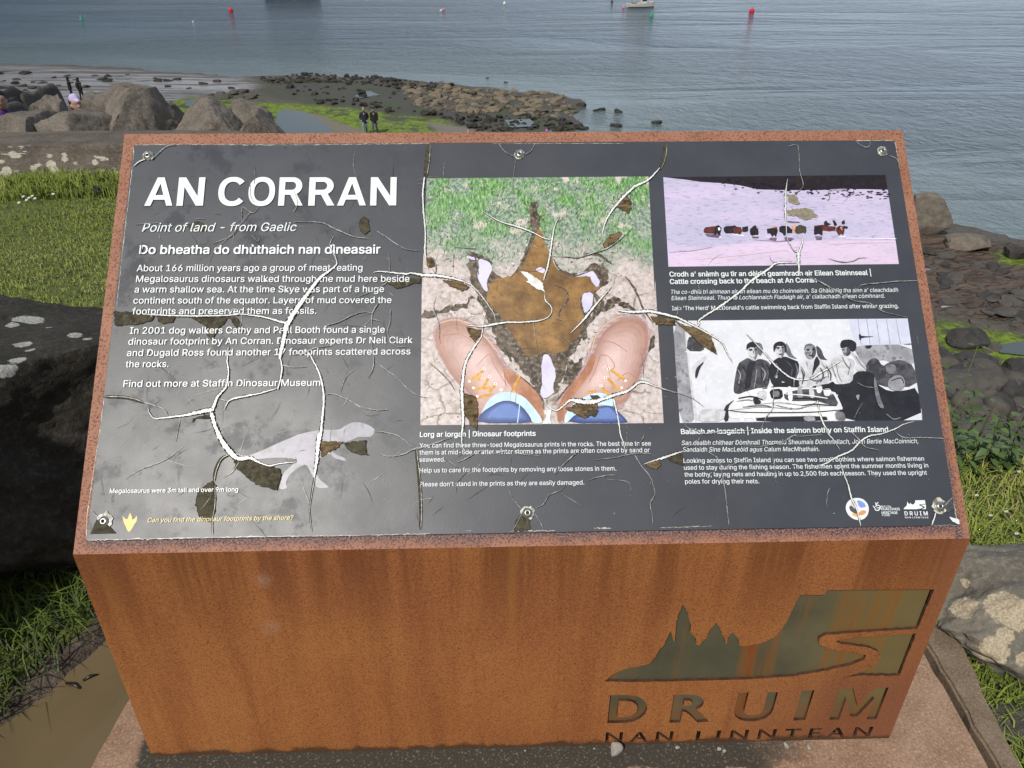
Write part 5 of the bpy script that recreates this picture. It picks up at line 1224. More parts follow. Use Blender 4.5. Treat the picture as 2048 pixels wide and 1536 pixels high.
for i, (k, pts) in enumerate(lines):
    a = rest if i >= 96 else Art(); z = ZB + 0.0026 + 0.00002 * (i % 40)
    mw = sum(p[2] for p in pts) / len(pts)
    if k == 'w' and mw > 2.6:                               # wide splits: the white core of the laminate shows
        a.ribbon(pts, z, M_CRACK_EDGE, grow=0.30, jit=0.30, step=1.8, wscale=0.80)
        a.ribbon(pts, z + 0.00001, M_CRACK, rise=0.00002, jit=0.36, step=1.6, wscale=0.57)
    elif k == 'w':                                          # hairlines: dull silver
        q = [(p[0] + 0.35, p[1] - 0.5, p[2]) for p in pts]
        a.ribbon(q, z, M_CRACK_EDGE, jit=0.3, step=2.0, wscale=0.50)
        a.ribbon(pts, z + 0.00001, M_HAIR, jit=0.45, step=1.8, wscale=0.46)
    elif k == 'd':
        a.ribbon(pts, z, M_CRACK_EDGE, jit=0.2, step=2.4, wscale=0.55)
        a.ribbon([(p[0] + p[2] * .45, p[1] + p[2] * .2, p[2] * .35) for p in pts], z + 0.00001, M_PALE, jit=0.4, step=2.4)
    else:
        a.ribbon(pts, z, M_CRACK_EDGE, grow=0.6, jit=0.12, step=3)
        a.ribbon(pts, z + 0.00001, M_OLIVE, jit=0.12, step=3)
        a.ribbon([(p[0] + p[2] * .5, p[1] + p[2] * .1, 0.9) for p in pts], z + 0.00002, M_PALE, jit=0.5, step=3)
    if a is not rest: a.build('crack')
if rest.V: tag(rest.build('fine_cracks'), kind='stuff')
for k, pts in chips:
    a = Art(); a.ribbon(pts, ZB + 0.0004, M_PALE, jit=0.8, step=3.0, wscale=0.55); a.build('edge_chip')
# faint scratches all over the laminate
a = Art()
for i in range(210):
    u = rng.uniform(40, 760) if i < 150 else rng.uniform(40, 1460); v = rng.uniform(40, 700); L_ = rng.uniform(8, 60); th = rng.choice([0.1, 1.45, 1.6, 0.7, -0.8]) + rng.normal(0, .25)
    b = rng.normal(0, 0.15)
    a.ribbon([(u, v, .15), (u + L_ * .5 * math.cos(th + b), v + L_ * .5 * math.sin(th + b), rng.uniform(.35, .7)), (u + L_ * math.cos(th), v + L_ * math.sin(th), .1)], ZB + 0.0023, M_SMUDGE if rng.random() < .6 else M_PALE, step=5)
for i in range(90):
    u = rng.uniform(500, 1460); v = rng.uniform(40, 330); s = rng.uniform(.4, 1.1)
    a.poly([(u - s, v), (u, v - s * .7), (u + s * .8, v), (u, v + s)], ZB + 0.0023, M_PALE)
tag(a.build('scratches'), kind='stuff')

# screws with ragged peeled laminate round them
M_PEEL_HALO = ink('ragged_halo', (206, 204, 192), (96, 92, 76), 160, 0.42, 0.62)
for i, (u, v) in enumerate(PANEL['screw']):
    prof = [(0.0, 0.0012), (0.0022, 0.0012), (0.0023, 0.0034), (0.0040, 0.0042), (0.0060, 0.0030), (0.0068, 0.0010), (0.0082, 0.0008), (0.0088, 0.0)]
    V = []; F = []; I = []; n = 20
    for r, h in prof: V += [(u / 1000 + r * math.cos(t * 2 * math.pi / n), v / 1000 + r * math.sin(t * 2 * math.pi / n), ZB + 0.0022 + h) for t in range(n)]
    for k in range(len(prof) - 1):
        for t in range(n):
            F.append((k * n + t, (k + 1) * n + t, (k + 1) * n + (t + 1) % n, k * n + (t + 1) % n)); I.append(1 if k < 2 else 0)
    mesh_obj('screw', V, F, [M_SCREW, M_SCREW_DIRT], board, I, True)
    a = Art(); sc = [10, 10, 10, 14, 12, 13][i]
    ringp = [(u + (sc + rng.normal(0, sc * .10)) * math.cos(t * .35), v + (sc + rng.normal(0, sc * .10)) * math.sin(t * .35)) for t in range(18)]
    a.poly(ringp, ZB + 0.0021, M_PEEL_HALO)
    if i == 3: a.poly([(u - 20, v - 20), (u + 22, v - 20), (u + 8, v - 6), (u - 12, v + 4)], ZB + 0.00212, M_OLIVE)
    if i == 5: a.poly([(u + 4, v + 4), (u + 22, v + 14), (u + 24, v - 8), (u + 12, v - 10)], ZB + 0.00212, M_SMUDGE)
    a.build('peeled_halo')

# ------------------------------------------------------------------ lie of the land
SEA = -11.5
shore_px = [(-400, 118), (0, 128), (150, 130), (260, 135), (330, 142), (480, 152), (560, 151), (640, 149), (800, 156), (900, 166), (1050, 182), (1140, 192), (1180, 205), (1165, 235), (1190, 262), (1290, 300), (1420, 345), (1600, 395), (1780, 425), (1905, 447), (1960, 458), (2048, 470), (2400, 520)]
shore = [on_z(x, y, SEA) for x, y in shore_px]
shore = [(p.x, p.y) for p in shore]
land = shore + [(90, -60), (-200, -60)]
edge_line = [(-40, 9.5), (-9, 5.6), (-5.5, 4.9), (-2.4, 4.55), (-0.9, 4.0), (0.4, 2.6), (1.05, 1.5), (1.32, 1.10), (1.75, 0.98), (2.6, 0.62), (6, -0.7), (30, -8)]
plateau = edge_line + [(30, -60), (-40, -60)]
puddle_px = [(-260, 1640), (-90, 1500), (10, 1415), (70, 1368), (128, 1318), (165, 1300), (205, 1262), (235, 1230), (330, 1225), (330, 1600)]
puddle = [on_z(x, y, -0.055) for x, y in puddle_px]; puddle = [(p.x, p.y) for p in puddle]

NA = 520
ang = np.concatenate([np.linspace(-48, 48, NA), np.linspace(52, 308, 60)]) * math.pi / 180
rad = np.concatenate([[0.25], 0.35 * (1.0148 ** np.arange(0, 530))]); rad = rad[rad < 900]
A_, R_ = np.meshgrid(ang, rad)
TX = (np.sin(A_) * R_).ravel() - 0.05; TY = (np.cos(A_) * R_).ravel() - 0.96
P2 = np.stack([TX, TY], 1)
d_edge = -signed(plateau, TX, TY)                       # > 0 beyond the lip of the bank
d_shore = signed(land, TX, TY)                          # > 0 on land
plat = -0.06 - 0.028 * np.clip(TY - 0.8, 0, 6) + 0.02 * fbm(P2, 1.1, 3, seed=3) + 0.008 * fbm(P2, 7, 2, seed=5)
tmix = smooth01(-2.0, 1.5, TX)
de = np.clip(d_edge, 0, 60)
left_drop = np.where(de < 9.5, 0.27 * de, 2.565 + 0.85 * (de - 9.5)); right_drop = np.where(de < 6, de * 1.0, 6 + 0.40 * (de - 6))
drop = left_drop * (1 - tmix) + right_drop * tmix
bank = plat - drop + np.where(de > 0.1, 0.18 * fbm(P2, 0.9, 4, seed=8) * np.clip(de, 0, 1), 0)
beach = SEA + np.where(d_shore > 0, np.minimum(0.028 * d_shore, 1.2), 0.07 * np.maximum(d_shore, -60))
rock_zone = [on_z(x, y, -11.2) for x, y in [(500, 158), (620, 152), (800, 160), (920, 172), (1060, 186), (1190, 210), (1200, 262), (1250, 320), (800, 300), (780, 262), (640, 222), (600, 205), (540, 195), (520, 175)]]
rock_zone = [(p.x, p.y) for p in rock_zone]
rz = signed(rock_zone, TX, TY)
bed_px = [(1700, 430), (1860, 445), (2048, 470), (2500, 540), (2500, 720), (2048, 640), (1850, 610), (1700, 600)]
bed = [on_z(x, y, -10.9) for x, y in bed_px]; bed = [(p.x, p.y) for p in bed]
bz = signed(bed, TX, TY)
rough = 0.05 + 0.16 * smooth01(-2, 1, rz) + 0.12 * smooth01(-1, 1, bz)
beach = beach + rough * fbm(P2, 0.55, 5, 0.55, seed=21)
# ledges of bedrock on the right run in tilted layers
st = (TX * 0.35 + TY * 0.94) * 1.1 + 1.2 * fbm(P2, 0.35, 3, seed=31)
beach = beach + 0.26 * smooth01(-1, 1, bz) * (np.abs((st % 1.0) - 0.35) * 1.3 - 0.3) + 0.1 * smooth01(-1, 1, bz)
TZ = np.maximum(bank, beach)
on_plateau = d_edge <= 0
pd = signed(puddle, TX, TY)
TZ = np.where(on_plateau, TZ - 0.055 * smooth01(-0.05, 0.06, pd + 0.02 * fbm(P2, 9, 3, seed=77)), TZ)
TV = np.stack([TX, TY, TZ], 1)
nr_, na_ = A_.shape
ii = (np.arange(nr_ - 1)[:, None] * na_ + np.arange(na_)[None, :])
jj = (np.arange(nr_ - 1)[:, None] * na_ + (np.arange(na_)[None, :] + 1) % na_)
TF = np.stack([ii, jj, jj + na_, ii + na_], -1).reshape(-1, 4)
# ---- what covers the ground where
algae_px = [[(330, 205), (400, 192), (520, 205), (640, 212), (760, 226), (880, 238), (960, 262), (960, 300), (560, 300), (560, 268), (450, 240), (340, 230)], [(1800, 610), (2048, 655), (2300, 720), (2300, 800), (2048, 745), (1930, 740), (1860, 700), (1790, 680)], [(1995, 480), (2100, 490), (2100, 520), (2010, 510)]]
algae = np.full(len(TX), -1e3)
for i, pg in enumerate(algae_px):
    q = [on_z(x, y, -10.8 if i else -11.1) for x, y in pg]; s_ = signed([(p.x, p.y) for p in q], TX, TY)
    algae = np.maximum(algae, np.clip(s_ / (3.0 if i == 0 else 1.6), -1, 1))
path_px = [(575, 218), (640, 235), (725, 262), (735, 275), (690, 275), (600, 238), (560, 222)]
q = [on_z(x, y, -11.1) for x, y in path_px]; path = np.clip(signed([(p.x, p.y) for p in q], TX, TY) / 1.5, -1, 1)
path2_px = [(850, 240), (930, 252), (1000, 264), (1000, 290), (880, 262)]
q = [on_z(x, y, -11.1) for x, y in path2_px]; path = np.maximum(path, np.clip(signed([(p.x, p.y) for p in q], TX, TY) / 1.5, -1, 1))
sand_px = [(-400, 110), (0, 128), (250, 135), (330, 142), (480, 152), (520, 172), (480, 186), (380, 196), (330, 215), (200, 220), (-400, 225)]
q = [on_z(x, y, -11.3) for x, y in sand_px]; sand = np.clip(signed([(p.x, p.y) for p in q], TX, TY) / 4.0, -1, 1)
grass = np.clip(-d_edge / 0.5, -1, 1)
grass = np.maximum(grass, np.where((TX > 0.8) & (d_edge < 1.2), 0.6, -1))
mud = np.where(on_plateau, np.clip((pd + 0.05) / 0.05, -1, 1), -1)
mud = np.maximum(mud, np.where((np.abs(TX) < 1.06) & (TY > -0.9) & (TY < 0.75) & (TX < 0), 0.2, -1))
zoneA = np.stack([grass, algae, sand], 1) * 0.5 + 0.5
zoneB = np.stack([np.clip(bz / 1.5, -1, 1), np.clip(rz / 3, -1, 1), np.maximum(mud, path)], 1) * 0.5 + 0.5
zoneC = np.clip(d_shore, -20, 20) / 40 + 0.5

def terrain_mat():
    m = NT('shore_ground', 0.8, 0.4); p = m.pos()
    A = m.sep(m.attr('zoneA')); B = m.sep(m.attr('zoneB')); dsh = m.attr('shore', 'Fac')
    n1 = m.noise(0.5, 6, 0.65, p); n2 = m.noise(2.2, 6, 0.7, p); n3 = m.noise(14, 5, 0.7, p); n4 = m.noise(90, 4, 0.7, p)
    nz = m.math('MULTIPLY', m.math('SUBTRACT', n2, 0.5), 0.9)
    def mask(v, w=0.12, k=1.0):
        return m.rng(m.math('ADD', v, m.math('MULTIPLY', nz, k)), 0.5 - w, 0.5 + w)
    col = m.mix(m.rng(n2, 0.3, 0.7), (0.045, 0.038, 0.030), (0.10, 0.088, 0.072))
    col = m.mix(m.rng(n3, 0.45, 0.7), col, (0.14, 0.125, 0.105))
    # bedrock
    st = m.noise(1.0, 6, 0.7, m.scale(p, (0.7, 2.6, 3), rot=(0, 0, 0.35)))
    bedc = m.ramp(st, [(0.30, (0.028, 0.020, 0.015)), (0.48, (0.085, 0.058, 0.042)), (0.62, (0.135, 0.094, 0.066)), (0.75, (0.19, 0.14, 0.105))])
    wv = m.n('VectorMath', _operation='ADD', i0=m.scale(p, (0.45, 1.9, 1), rot=(0, 0, 0.35)), i1=m.n('VectorMath', _operation='SCALE', i0=m.n('TexNoise', Vector=p, Scale=1.1, Detail=5.0).outputs['Color'], Scale=1.1).outputs[0]).outputs[0]
    bc = m.rng(m.voro(1.5, wv, 'DISTANCE_TO_EDGE'), 0.10, 0.0)
    blk = m.voro(1.5, wv, 'F1', 'Color')
    bedc = m.mix(m.math('MULTIPLY', m.sep(blk)[0], 0.3), bedc, (0.15, 0.11, 0.085))
    bedc = m.mix(m.math('MULTIPLY', bc, m.rng(n2, 0.35, 0.6, 0.15, 0.75)), bedc, (0.018, 0.013, 0.010))
    bedc = m.mix(m.rng(m.noise(0.9, 3, 0.5, m.scale(p, (1, 2.5, 1))), 0.70, 0.73), bedc, (0.30, 0.34, 0.38))
    bedm = mask(B[0])
    col = m.mix(bedm, col, bedc)
    # dark weed-covered rock
    dk = m.ramp(n3, [(0.33, (0.018, 0.017, 0.012)), (0.52, (0.062, 0.055, 0.042)), (0.7, (0.13, 0.115, 0.092))])
    dk = m.mix(m.rng(n1, 0.5, 0.62, 0, 0.55), dk, (0.045, 0.075, 0.012))
    col = m.mix(mask(B[1], 0.1, 0.6), col, dk)
    # wet sand, streaked with thin water
    sk = m.noise(1.0, 6, 0.65, m.scale(p, (0.10, 0.75, 1)))
    sc = m.mix(m.rng(sk, 0.38, 0.62), (0.095, 0.090, 0.088), (0.30, 0.28, 0.275))
    sc = m.mix(m.rng(m.noise(1.0, 5, 0.7, m.scale(p, (0.25, 1.1, 1), (7, 3, 0))), 0.56, 0.63), sc, (0.026, 0.024, 0.020))
    sm_ = mask(A[2], 0.15, 0.4)
    col = m.mix(sm_, col, sc)
    # green weed
    al = m.ramp(m.noise(3.5, 6, 0.7, p), [(0.28, (0.030, 0.045, 0.010)), (0.42, (0.075, 0.110, 0.010)), (0.56, (0.165, 0.240, 0.012)), (0.74, (0.25, 0.32, 0.045))])
    al = m.mix(m.rng(n1, 0.50, 0.60, 0, 0.9), al, (0.055, 0.050, 0.034))
    al = m.mix(m.rng(m.noise(1.0, 5, 0.7, m.scale(p, (0.35, 1.1, 1))), 0.56, 0.66, 0, 0.8), al, (0.045, 0.052, 0.020))
    am = mask(A[1], 0.10, 0.55)
    col = m.mix(am, col, al)
    # mud and the trodden path
    mc = m.mix(m.rng(n3, 0.35, 0.65), (0.060, 0.047, 0.034), (0.125, 0.10, 0.075))
    mc = m.mix(m.rng(m.xyz(p)[2], -3.0, -9.0), mc, (0.17, 0.15, 0.12))
    col = m.mix(mask(B[2], 0.12, 0.35), col, mc)
    # turf soil under the blades
    gc = m.ramp(n3, [(0.3, (0.038, 0.046, 0.014)), (0.5, (0.095, 0.120, 0.024)), (0.7, (0.15, 0.165, 0.042))])
    gc = m.mix(m.rng(n2, 0.56, 0.70, 0, 0.5), gc, (0.12, 0.105, 0.05))
    gm = m.math('MULTIPLY', m.rng(m.math('ADD', A[0], m.math('MULTIPLY', nz, 0.15)), 0.40, 0.60), m.math('SUBTRACT', 1.0, mask(B[2], 0.12, 0.35)))
    col = m.mix(gm, col, gc)
    # sea bed
    col = m.mix(m.rng(dsh, 0.5, 0.42), col, (0.05, 0.06, 0.05))
    m.color(col)
    wet = m.math('MAXIMUM', m.math('MULTIPLY', sm_, m.rng(sk, 0.40, 0.55)), m.math('MULTIPLY', mask(B[1], 0.1, 0.6), 0.25))
    m.rough(m.math('MULTIPLY_ADD', wet, -0.62, 0.82))
    h = m.math('ADD', m.math('MULTIPLY', n3, 0.5), m.math('MULTIPLY', n4, 0.12))
    h = m.math('SUBTRACT', h, m.math('MULTIPLY', m.math('MULTIPLY', bc, bedm), 1.2))
    h = m.math('MULTIPLY', h, m.math('SUBTRACT', 1.0, m.math('MULTIPLY', sm_, 0.93)))
    m.bump(h, 0.8, 0.08)
    return m.m
terrain = fast_mesh('ground', TV, TF, terrain_mat(), smooth=True, col={'zoneA': zoneA, 'zoneB': zoneB, 'shore': zoneC})
tag(terrain, kind='structure')
t_bvh = BVHTree.FromPolygons([tuple(v) for v in TV[:nr_ * na_].tolist()], TF.tolist()) if True else None
def ground_z(x, y, default=-11.0):
    h = t_bvh.ray_cast(Vector((x, y, 20)), Vector((0, 0, -1)))
    return h[0].z if h[0] is not None else default
def ground_hit(px, py):
    d = ray(px, py).normalized(); h = t_bvh.ray_cast(CAM, d)
    return h[0] if h[0] is not None else on_z(px, py, SEA)

# ------------------------------------------------------------------ water
def sea_mat():
    m = NT('sea_water', 0.12, 0.5); p = m.pos(); m.b.inputs['IOR'].default_value = 1.333
    dsh = m.attr('shore', 'Fac')
    n = m.noise(0.03, 4, 0.6, p)
    deep = m.mix(m.rng(n, 0.35, 0.65), (0.050, 0.080, 0.112), (0.068, 0.102, 0.138))
    teal = (0.10, 0.135, 0.14)
    col = m.mix(m.rng(dsh, 1.0, 0.0), deep, teal)
    m.color(col)
    w1 = m.noise(1.0, 5, 0.62, m.scale(p, (1.05, 0.62, 1), rot=(0, 0, 0.45)), 0.8)
    w2 = m.noise(1.0, 4, 0.6, m.scale(p, (2.9, 1.7, 1), rot=(0, 0, -0.35)), 0.5)
    w3 = m.noise(1.0, 3, 0.5, m.scale(p, (0.05, 0.12, 1)))
    calm = m.rng(m.noise(1.0, 5, 0.6, m.scale(p, (0.020, 0.075, 1), rot=(0, 0, 0.15)), 0.8), 0.36, 0.62, 0.32, 1.15)
    calm = m.math('MULTIPLY', calm, m.rng(dsh, 0.0, 0.5, 0.25, 1.0))
    w4 = m.noise(1.0, 3, 0.6, m.scale(p, (0.30, 0.22, 1), rot=(0, 0, 0.5)), 0.8)
    h = m.math('ADD', m.math('MULTIPLY_ADD', w4, 0.6, m.math('MULTIPLY', w1, 0.75)), m.math('MULTIPLY', w2, 0.26))
    m.bump(m.math('MULTIPLY', h, calm), 1.0, 1.6)
    return m.m
M_SEA = sea_mat()
sa = np.linspace(-80, 80, 121) * math.pi / 180; sr = np.concatenate([12 * 1.03 ** np.arange(0, 150), [1500, 2500, 4500]])
SA, SR = np.meshgrid(sa, sr)
SV = np.stack([(np.sin(SA) * SR).ravel(), (np.cos(SA) * SR).ravel() - 0.96, np.full(SA.size, SEA)], 1)
nn = len(sa)
si = (np.arange(len(sr) - 1)[:, None] * nn + np.arange(nn - 1)[None, :])
SF = np.stack([si, si + 1, si + nn + 1, si + nn], -1).reshape(-1, 4)
dsea = np.clip(-signed(land, SV[:, 0], SV[:, 1]) / 35.0, 0, 1)
tag(fast_mesh('sea', SV, SF, M_SEA, col={'shore': dsea}), kind='structure')

def pool_mat(name, c, rough=0.04):
    m = NT(name, rough, 0.5); m.b.inputs['IOR'].default_value = 1.333
    m.color(m.mix(m.noise(1.5, 4, 0.6, m.pos()), tuple(x * .8 for x in c), tuple(x * 1.2 for x in c)))
    m.bump(m.noise(6, 3, 0.5, m.pos()), 0.15, 0.02)
    return m.m
M_POOL = pool_mat('rock_pool_water', (0.045, 0.06, 0.06))
def puddle_mat():
    m = NT('muddy_water', 0.05, 0.5); m.b.inputs['IOR'].default_value = 1.333
    n = m.noise(3.0, 4, 0.5, m.pos())
    m.color(m.mix(m.rng(n, 0.3, 0.7), (0.125, 0.092, 0.050), (0.155, 0.116, 0.064)))
    m.bump(m.noise(5, 2, 0.5, m.pos()), 0.03, 0.01)
    return m.m
def sheet(name, pts, mat, kind='structure'):
    a = [Vector((p[0], p[1], 0)) for p in pts]
    F = [t for t in tessellate_polygon([a])]
    V = [tuple(p) for p in pts]
    F2 = []
    for t in F:
        p, q_, r = (Vector(V[i]) for i in t)
        F2.append(t if (q_ - p).cross(r - p).z > 0 else t[::-1])
    o = mesh_obj(name, V, F2, mat); o['kind'] = kind
    return o
sheet('puddle', [(x, y, -0.088) for x, y in [(p[0] * 1.0, p[1]) for p in puddle]], puddle_mat())
for pts in ([(555, 222), (600, 222), (640, 240), (665, 262), (690, 285), (540, 290), (550, 250)], [(372, 200), (415, 196), (430, 206), (405, 214), (370, 212)], [(1990, 690), (2048, 682), (2090, 700), (2060, 712), (2000, 705)], [(690, 185), (740, 182), (760, 190), (720, 196)], [(1010, 240), (1060, 238), (1075, 252), (1020, 255)]):
    z = -11.02 if pts[0][0] < 1500 else -10.75
    w = [on_z(x, y, z) for x, y in pts]; cxy = np.mean([(p.x, p.y) for p in w], 0); z = ground_z(*cxy) + 0.05
    sheet('rock_pool', [(p.x, p.y, z) for p in (on_z(x, y, z) for x, y in pts)], M_POOL)

# ------------------------------------------------------------------ rocks
def rock_mat(name, c1, c2, c3, lich=None, sc=3.0, rough=0.85, moss=None, attr=False, dark=None):
    m = NT(name, rough, 0.3); o = m.obj()
    n = m.noise(sc, 7, 0.65); f = m.noise(sc * 14, 5, 0.7); g = m.noise(sc * 60, 3, 0.7)
    col = m.mix(m.rng(n, 0.32, 0.68), c1, c2)
    col = m.mix(m.rng(f, 0.46, 0.72, 0, 0.8), col, c3)
    col = m.mix(m.rng(g, 0.5, 0.7, 0, 0.35), col, tuple(x * 0.35 for x in c1))
    cr = m.voro(sc * 0.9, m.n('VectorMath', _operation='ADD', i0=o, i1=m.n('VectorMath', _operation='SCALE', i0=m.n('TexNoise', Vector=o, Scale=sc * 1.5, Detail=4.0).outputs['Color'], Scale=0.5 / sc).outputs[0]).outputs[0], 'DISTANCE_TO_EDGE')
    crack = m.rng(cr, 0.03, 0.0)
    col = m.mix(m.math('MULTIPLY', crack, m.rng(n, 0.5, 0.66, 0, 0.35)), col, tuple(x * 0.3 for x in c1))
    if moss:
        col = m.mix(m.math('MULTIPLY', m.rng(m.noise(sc * 2.2, 5, 0.6, m.scale(o, (1, 1, 1), (5, 5, 5))), 0.56, 0.66), 0.7), col, moss)
    if lich:
        if attr:
            v = m.math('ADD', m.attr('lichen', 'Fac'), m.math('MULTIPLY', m.math('SUBTRACT', m.noise(sc * 18, 5, 0.7), 0.5), 0.5))
            k = m.rng(v, 0.46, 0.54)
        else:
            k = m.rng(m.voro(sc * 1.3), 0.22, 0.16); k = m.math('MULTIPLY', k, m.rng(m.noise(sc * 0.8, 2), 0.5, 0.56))
            k = m.math('MULTIPLY', k, m.rng(f, 0.32, 0.44))
        lc = m.mix(m.rng(m.noise(sc * 40, 4, 0.7), 0.4, 0.62), tuple(x * 0.62 for x in lich), lich)
        col = m.mix(k, col, lc)
    m.color(col)
    m.bump(m.math('ADD', m.math('MULTIPLY', n, 1.0), m.math('ADD', m.math('MULTIPLY', f, 0.22), m.math('ADD', m.math('MULTIPLY', g, 0.06), m.math('MULTIPLY', crack, -0.04)))), 0.9, 0.10 / sc)
    return m.m
BASALT = rock_mat('dark_lichened_basalt', (0.020, 0.018, 0.014), (0.044, 0.039, 0.031), (0.080, 0.070, 0.055), (0.42, 0.42, 0.38), 4.0, attr=True)
GREY = rock_mat('grey_lichened_boulder', (0.105, 0.095, 0.078), (0.185, 0.165, 0.135), (0.25, 0.228, 0.188), (0.50, 0.42, 0.30), 5.0, attr=True)
LICH = rock_mat('brown_lichened_slab', (0.075, 0.062, 0.050), (0.145, 0.122, 0.098), (0.21, 0.182, 0.150), (0.56, 0.52, 0.44), 4.0, attr=True)
BROWN = rock_mat('warm_brown_boulder', (0.095, 0.080, 0.065), (0.19, 0.163, 0.134), (0.28, 0.245, 0.205), None, 2.6)
TAN = rock_mat('tan_shore_stone', (0.12, 0.095, 0.064), (0.21, 0.168, 0.115), (0.29, 0.24, 0.175), None, 3.0)
TAN2 = rock_mat('grey_shore_stone', (0.07, 0.060, 0.047), (0.12, 0.104, 0.082), (0.18, 0.158, 0.126), None, 3.0)
DARK = rock_mat('weedy_black_rock', (0.013, 0.012, 0.009), (0.032, 0.028, 0.021), (0.060, 0.054, 0.040), None, 3.0, 0.6, moss=(0.05, 0.055, 0.012))
CHAR = rock_mat('charcoal_beach_rock', (0.028, 0.026, 0.025), (0.055, 0.050, 0.047), (0.085, 0.078, 0.072), None, 2.5, 0.7)
RUBBLE = rock_mat('grey_brown_rubble', (0.060, 0.054, 0.047), (0.10, 0.090, 0.078), (0.145, 0.13, 0.112), None, 2.5)

_ico = {}
def ico(sub):
    if sub not in _ico:
        bm = bmesh.new(); bmesh.ops.create_icosphere(bm, subdivisions=sub, radius=1.0)
        V = np.array([v.co[:] for v in bm.verts]); F = np.array([[v.index for v in f.verts] for f in bm.faces]); bm.free()
        _ico[sub] = (V, F)
    return _ico[sub]
def rock_shape(sub, seed, cuts=9, box=3.2, amp=0.10, fine=0.02, cut_lo=0.62, cut_hi=0.92, planes=()):
    r = np.random.default_rng(seed); V, F = ico(sub); D = V / np.linalg.norm(V, axis=1, keepdims=True)
    rad = 1.0 / (np.abs(D) ** box).sum(1) ** (1 / box)
    P = D * (rad * (1 + 0.18 * fbm(D + seed * 3.7, 1.1, 3, seed=seed)))[:, None]
    pl = [(r.normal(0, 1, 3), r.uniform(cut_lo, cut_hi)) for _ in range(cuts)] + [(np.array(n, float), o) for n, o in planes]
    for n, off in pl:
        n = n / np.linalg.norm(n); e = P @ n - off; e = np.where(e > 0, e * 0.98, 0); P = P - e[:, None] * n
    P = P + D * (amp * fbm(P + seed, 1.8, 5, 0.55, seed=seed + 9))[:, None]
    if fine: P = P + D * (fine * fbm(P + seed, 9, 4, 0.6, seed=seed + 19))[:, None]
    return P, F
def rock(name, loc, size, mat, seed, sub=5, rotz=0.0, sink=0.15, label=None, cat='rock', group=None, lichen=None, **kw):
    """size = full width, depth, height; loc = point on the ground"""
    P, F = rock_shape(sub, seed, **kw)
    P = P * (np.array(size) / 2)
    c, s = math.cos(rotz), math.sin(rotz); P = np.stack([P[:, 0] * c - P[:, 1] * s, P[:, 0] * s + P[:, 1] * c, P[:, 2]], 1)
    P[:, 2] += size[2] * (0.5 - sink)
    col = None
    if lichen is not None:
        W = P + np.array(loc); v = np.zeros(len(W))
        D_ = {}
        bv = BVHTree.FromPolygons([tuple(x) for x in W], [tuple(x) for x in F])
        for (px, py, rpx) in lichen:
            d = ray(px, py).normalized(); h = bv.ray_cast(CAM, d)
            if h[0] is None: continue
            rw = rpx / FPX * h[3] * 1.05
            v = np.maximum(v, 1 - np.linalg.norm(W - np.array(h[0]), axis=1) / (2 * rw))
        col = {'lichen': v}
    o = fast_mesh(name, P, F, mat, smooth=True, col=col)
    o.location = loc
    tag(o, label, cat, group)
    return o

# big dark boulder left of the lectern and an unseen rock added to shade it
lb_l = [(55, 643, 24), (25, 650, 10), (150, 670, 11), (175, 678, 8), (45, 690, 14), (35, 720, 13), (10, 735, 18), (60, 700, 8), (95, 655, 5)]
rock('boulder', (-1.82, 0.90, -0.09), (1.80, 1.50, 0.98), BASALT, 5, 7, 0.25, 0.30, 'large black basalt boulder with pale lichen on top, left of the rusty lectern', 'boulder', lichen=lb_l, cuts=7, box=3.0, amp=0.10, fine=0.03, planes=(((0.75, -0.55, 0.12), 0.86), ((0.25, 0.3, 1), 0.80)))
rock('boulder', (-1.95, -0.22, -0.09), (1.15, 0.95, 1.50), BASALT, 12, 6, 0.5, 0.10, 'added tall dark boulder out of view, shading the lichened black boulder and the puddle', 'boulder', lichen=[], cuts=8, box=3.0)
# right-hand boulder with cream lichen
rb_l = [(1928, 1215, 21), (1932, 1167, 7), (1925, 1160, 4), (2008, 1215, 27), (2034, 1228, 26), (2010, 1272, 13), (1990, 1303, 22), (1968, 1313, 15), (2046, 1318, 12)]
rock('boulder', (1.50, 0.29, -0.10), (1.06, 0.44, 0.46), GREY, 23, 7, -0.12, 0.46, 'grey boulder with big cream lichen blotches in grass right of the lectern', 'boulder', lichen=rb_l, cuts=5, box=2.6, amp=0.14, fine=0.035)
rock('embedded_stone', (1.15, 0.055, -0.075), (0.30, 0.17, 0.09), RUBBLE, 31, 5, -0.5, 0.45, 'flat grey stone sunk in the grass below the lichened right boulder', 'stone')
# long lichened slab along the edge of the lawn
ls_l = []
for (zx, zy, zr) in [(75, 905, 20), (110, 910, 14), (125, 858, 12), (40, 1000, 26), (10, 945, 14), (35, 1045, 30), (8, 1015, 12), (290, 910, 14), (300, 965, 26), (320, 1000, 26), (325, 1030, 24), (350, 1055, 26), (275, 1045, 20), (300, 1050, 18), (195, 985, 18), (225, 965, 12), (375, 905, 14), (380, 930, 18), (440, 955, 11), (415, 1030, 17), (555, 950, 17), (565, 918, 11), (600, 925, 16), (625, 930, 9), (605, 1000, 13), (650, 1040, 22), (665, 985, 8), (495, 1010, 8), (145, 890, 9), (60, 860, 8), (235, 1040, 10), (175, 850, 7), (690, 1010, 12), (520, 1045, 9), (100, 1000, 8), (20, 900, 9), (315, 1080, 9), (205, 1055, 12)]:
    ls_l.append((zx / 2.926, zy / 2.925, zr / 2.926 * 0.86))
rock('boulder', (-3.35, 5.08, -0.27), (3.6, 0.8, 0.46), LICH, 41, 7, 0.02, 0.28, 'long low brown slab dotted with white lichen at the far edge of the lawn', 'boulder', lichen=ls_l, cuts=3, box=4.0, amp=0.05, fine=0.012, planes=(((0, -1, 0.18), 0.80), ((0, 0.1, 1), 0.86)))
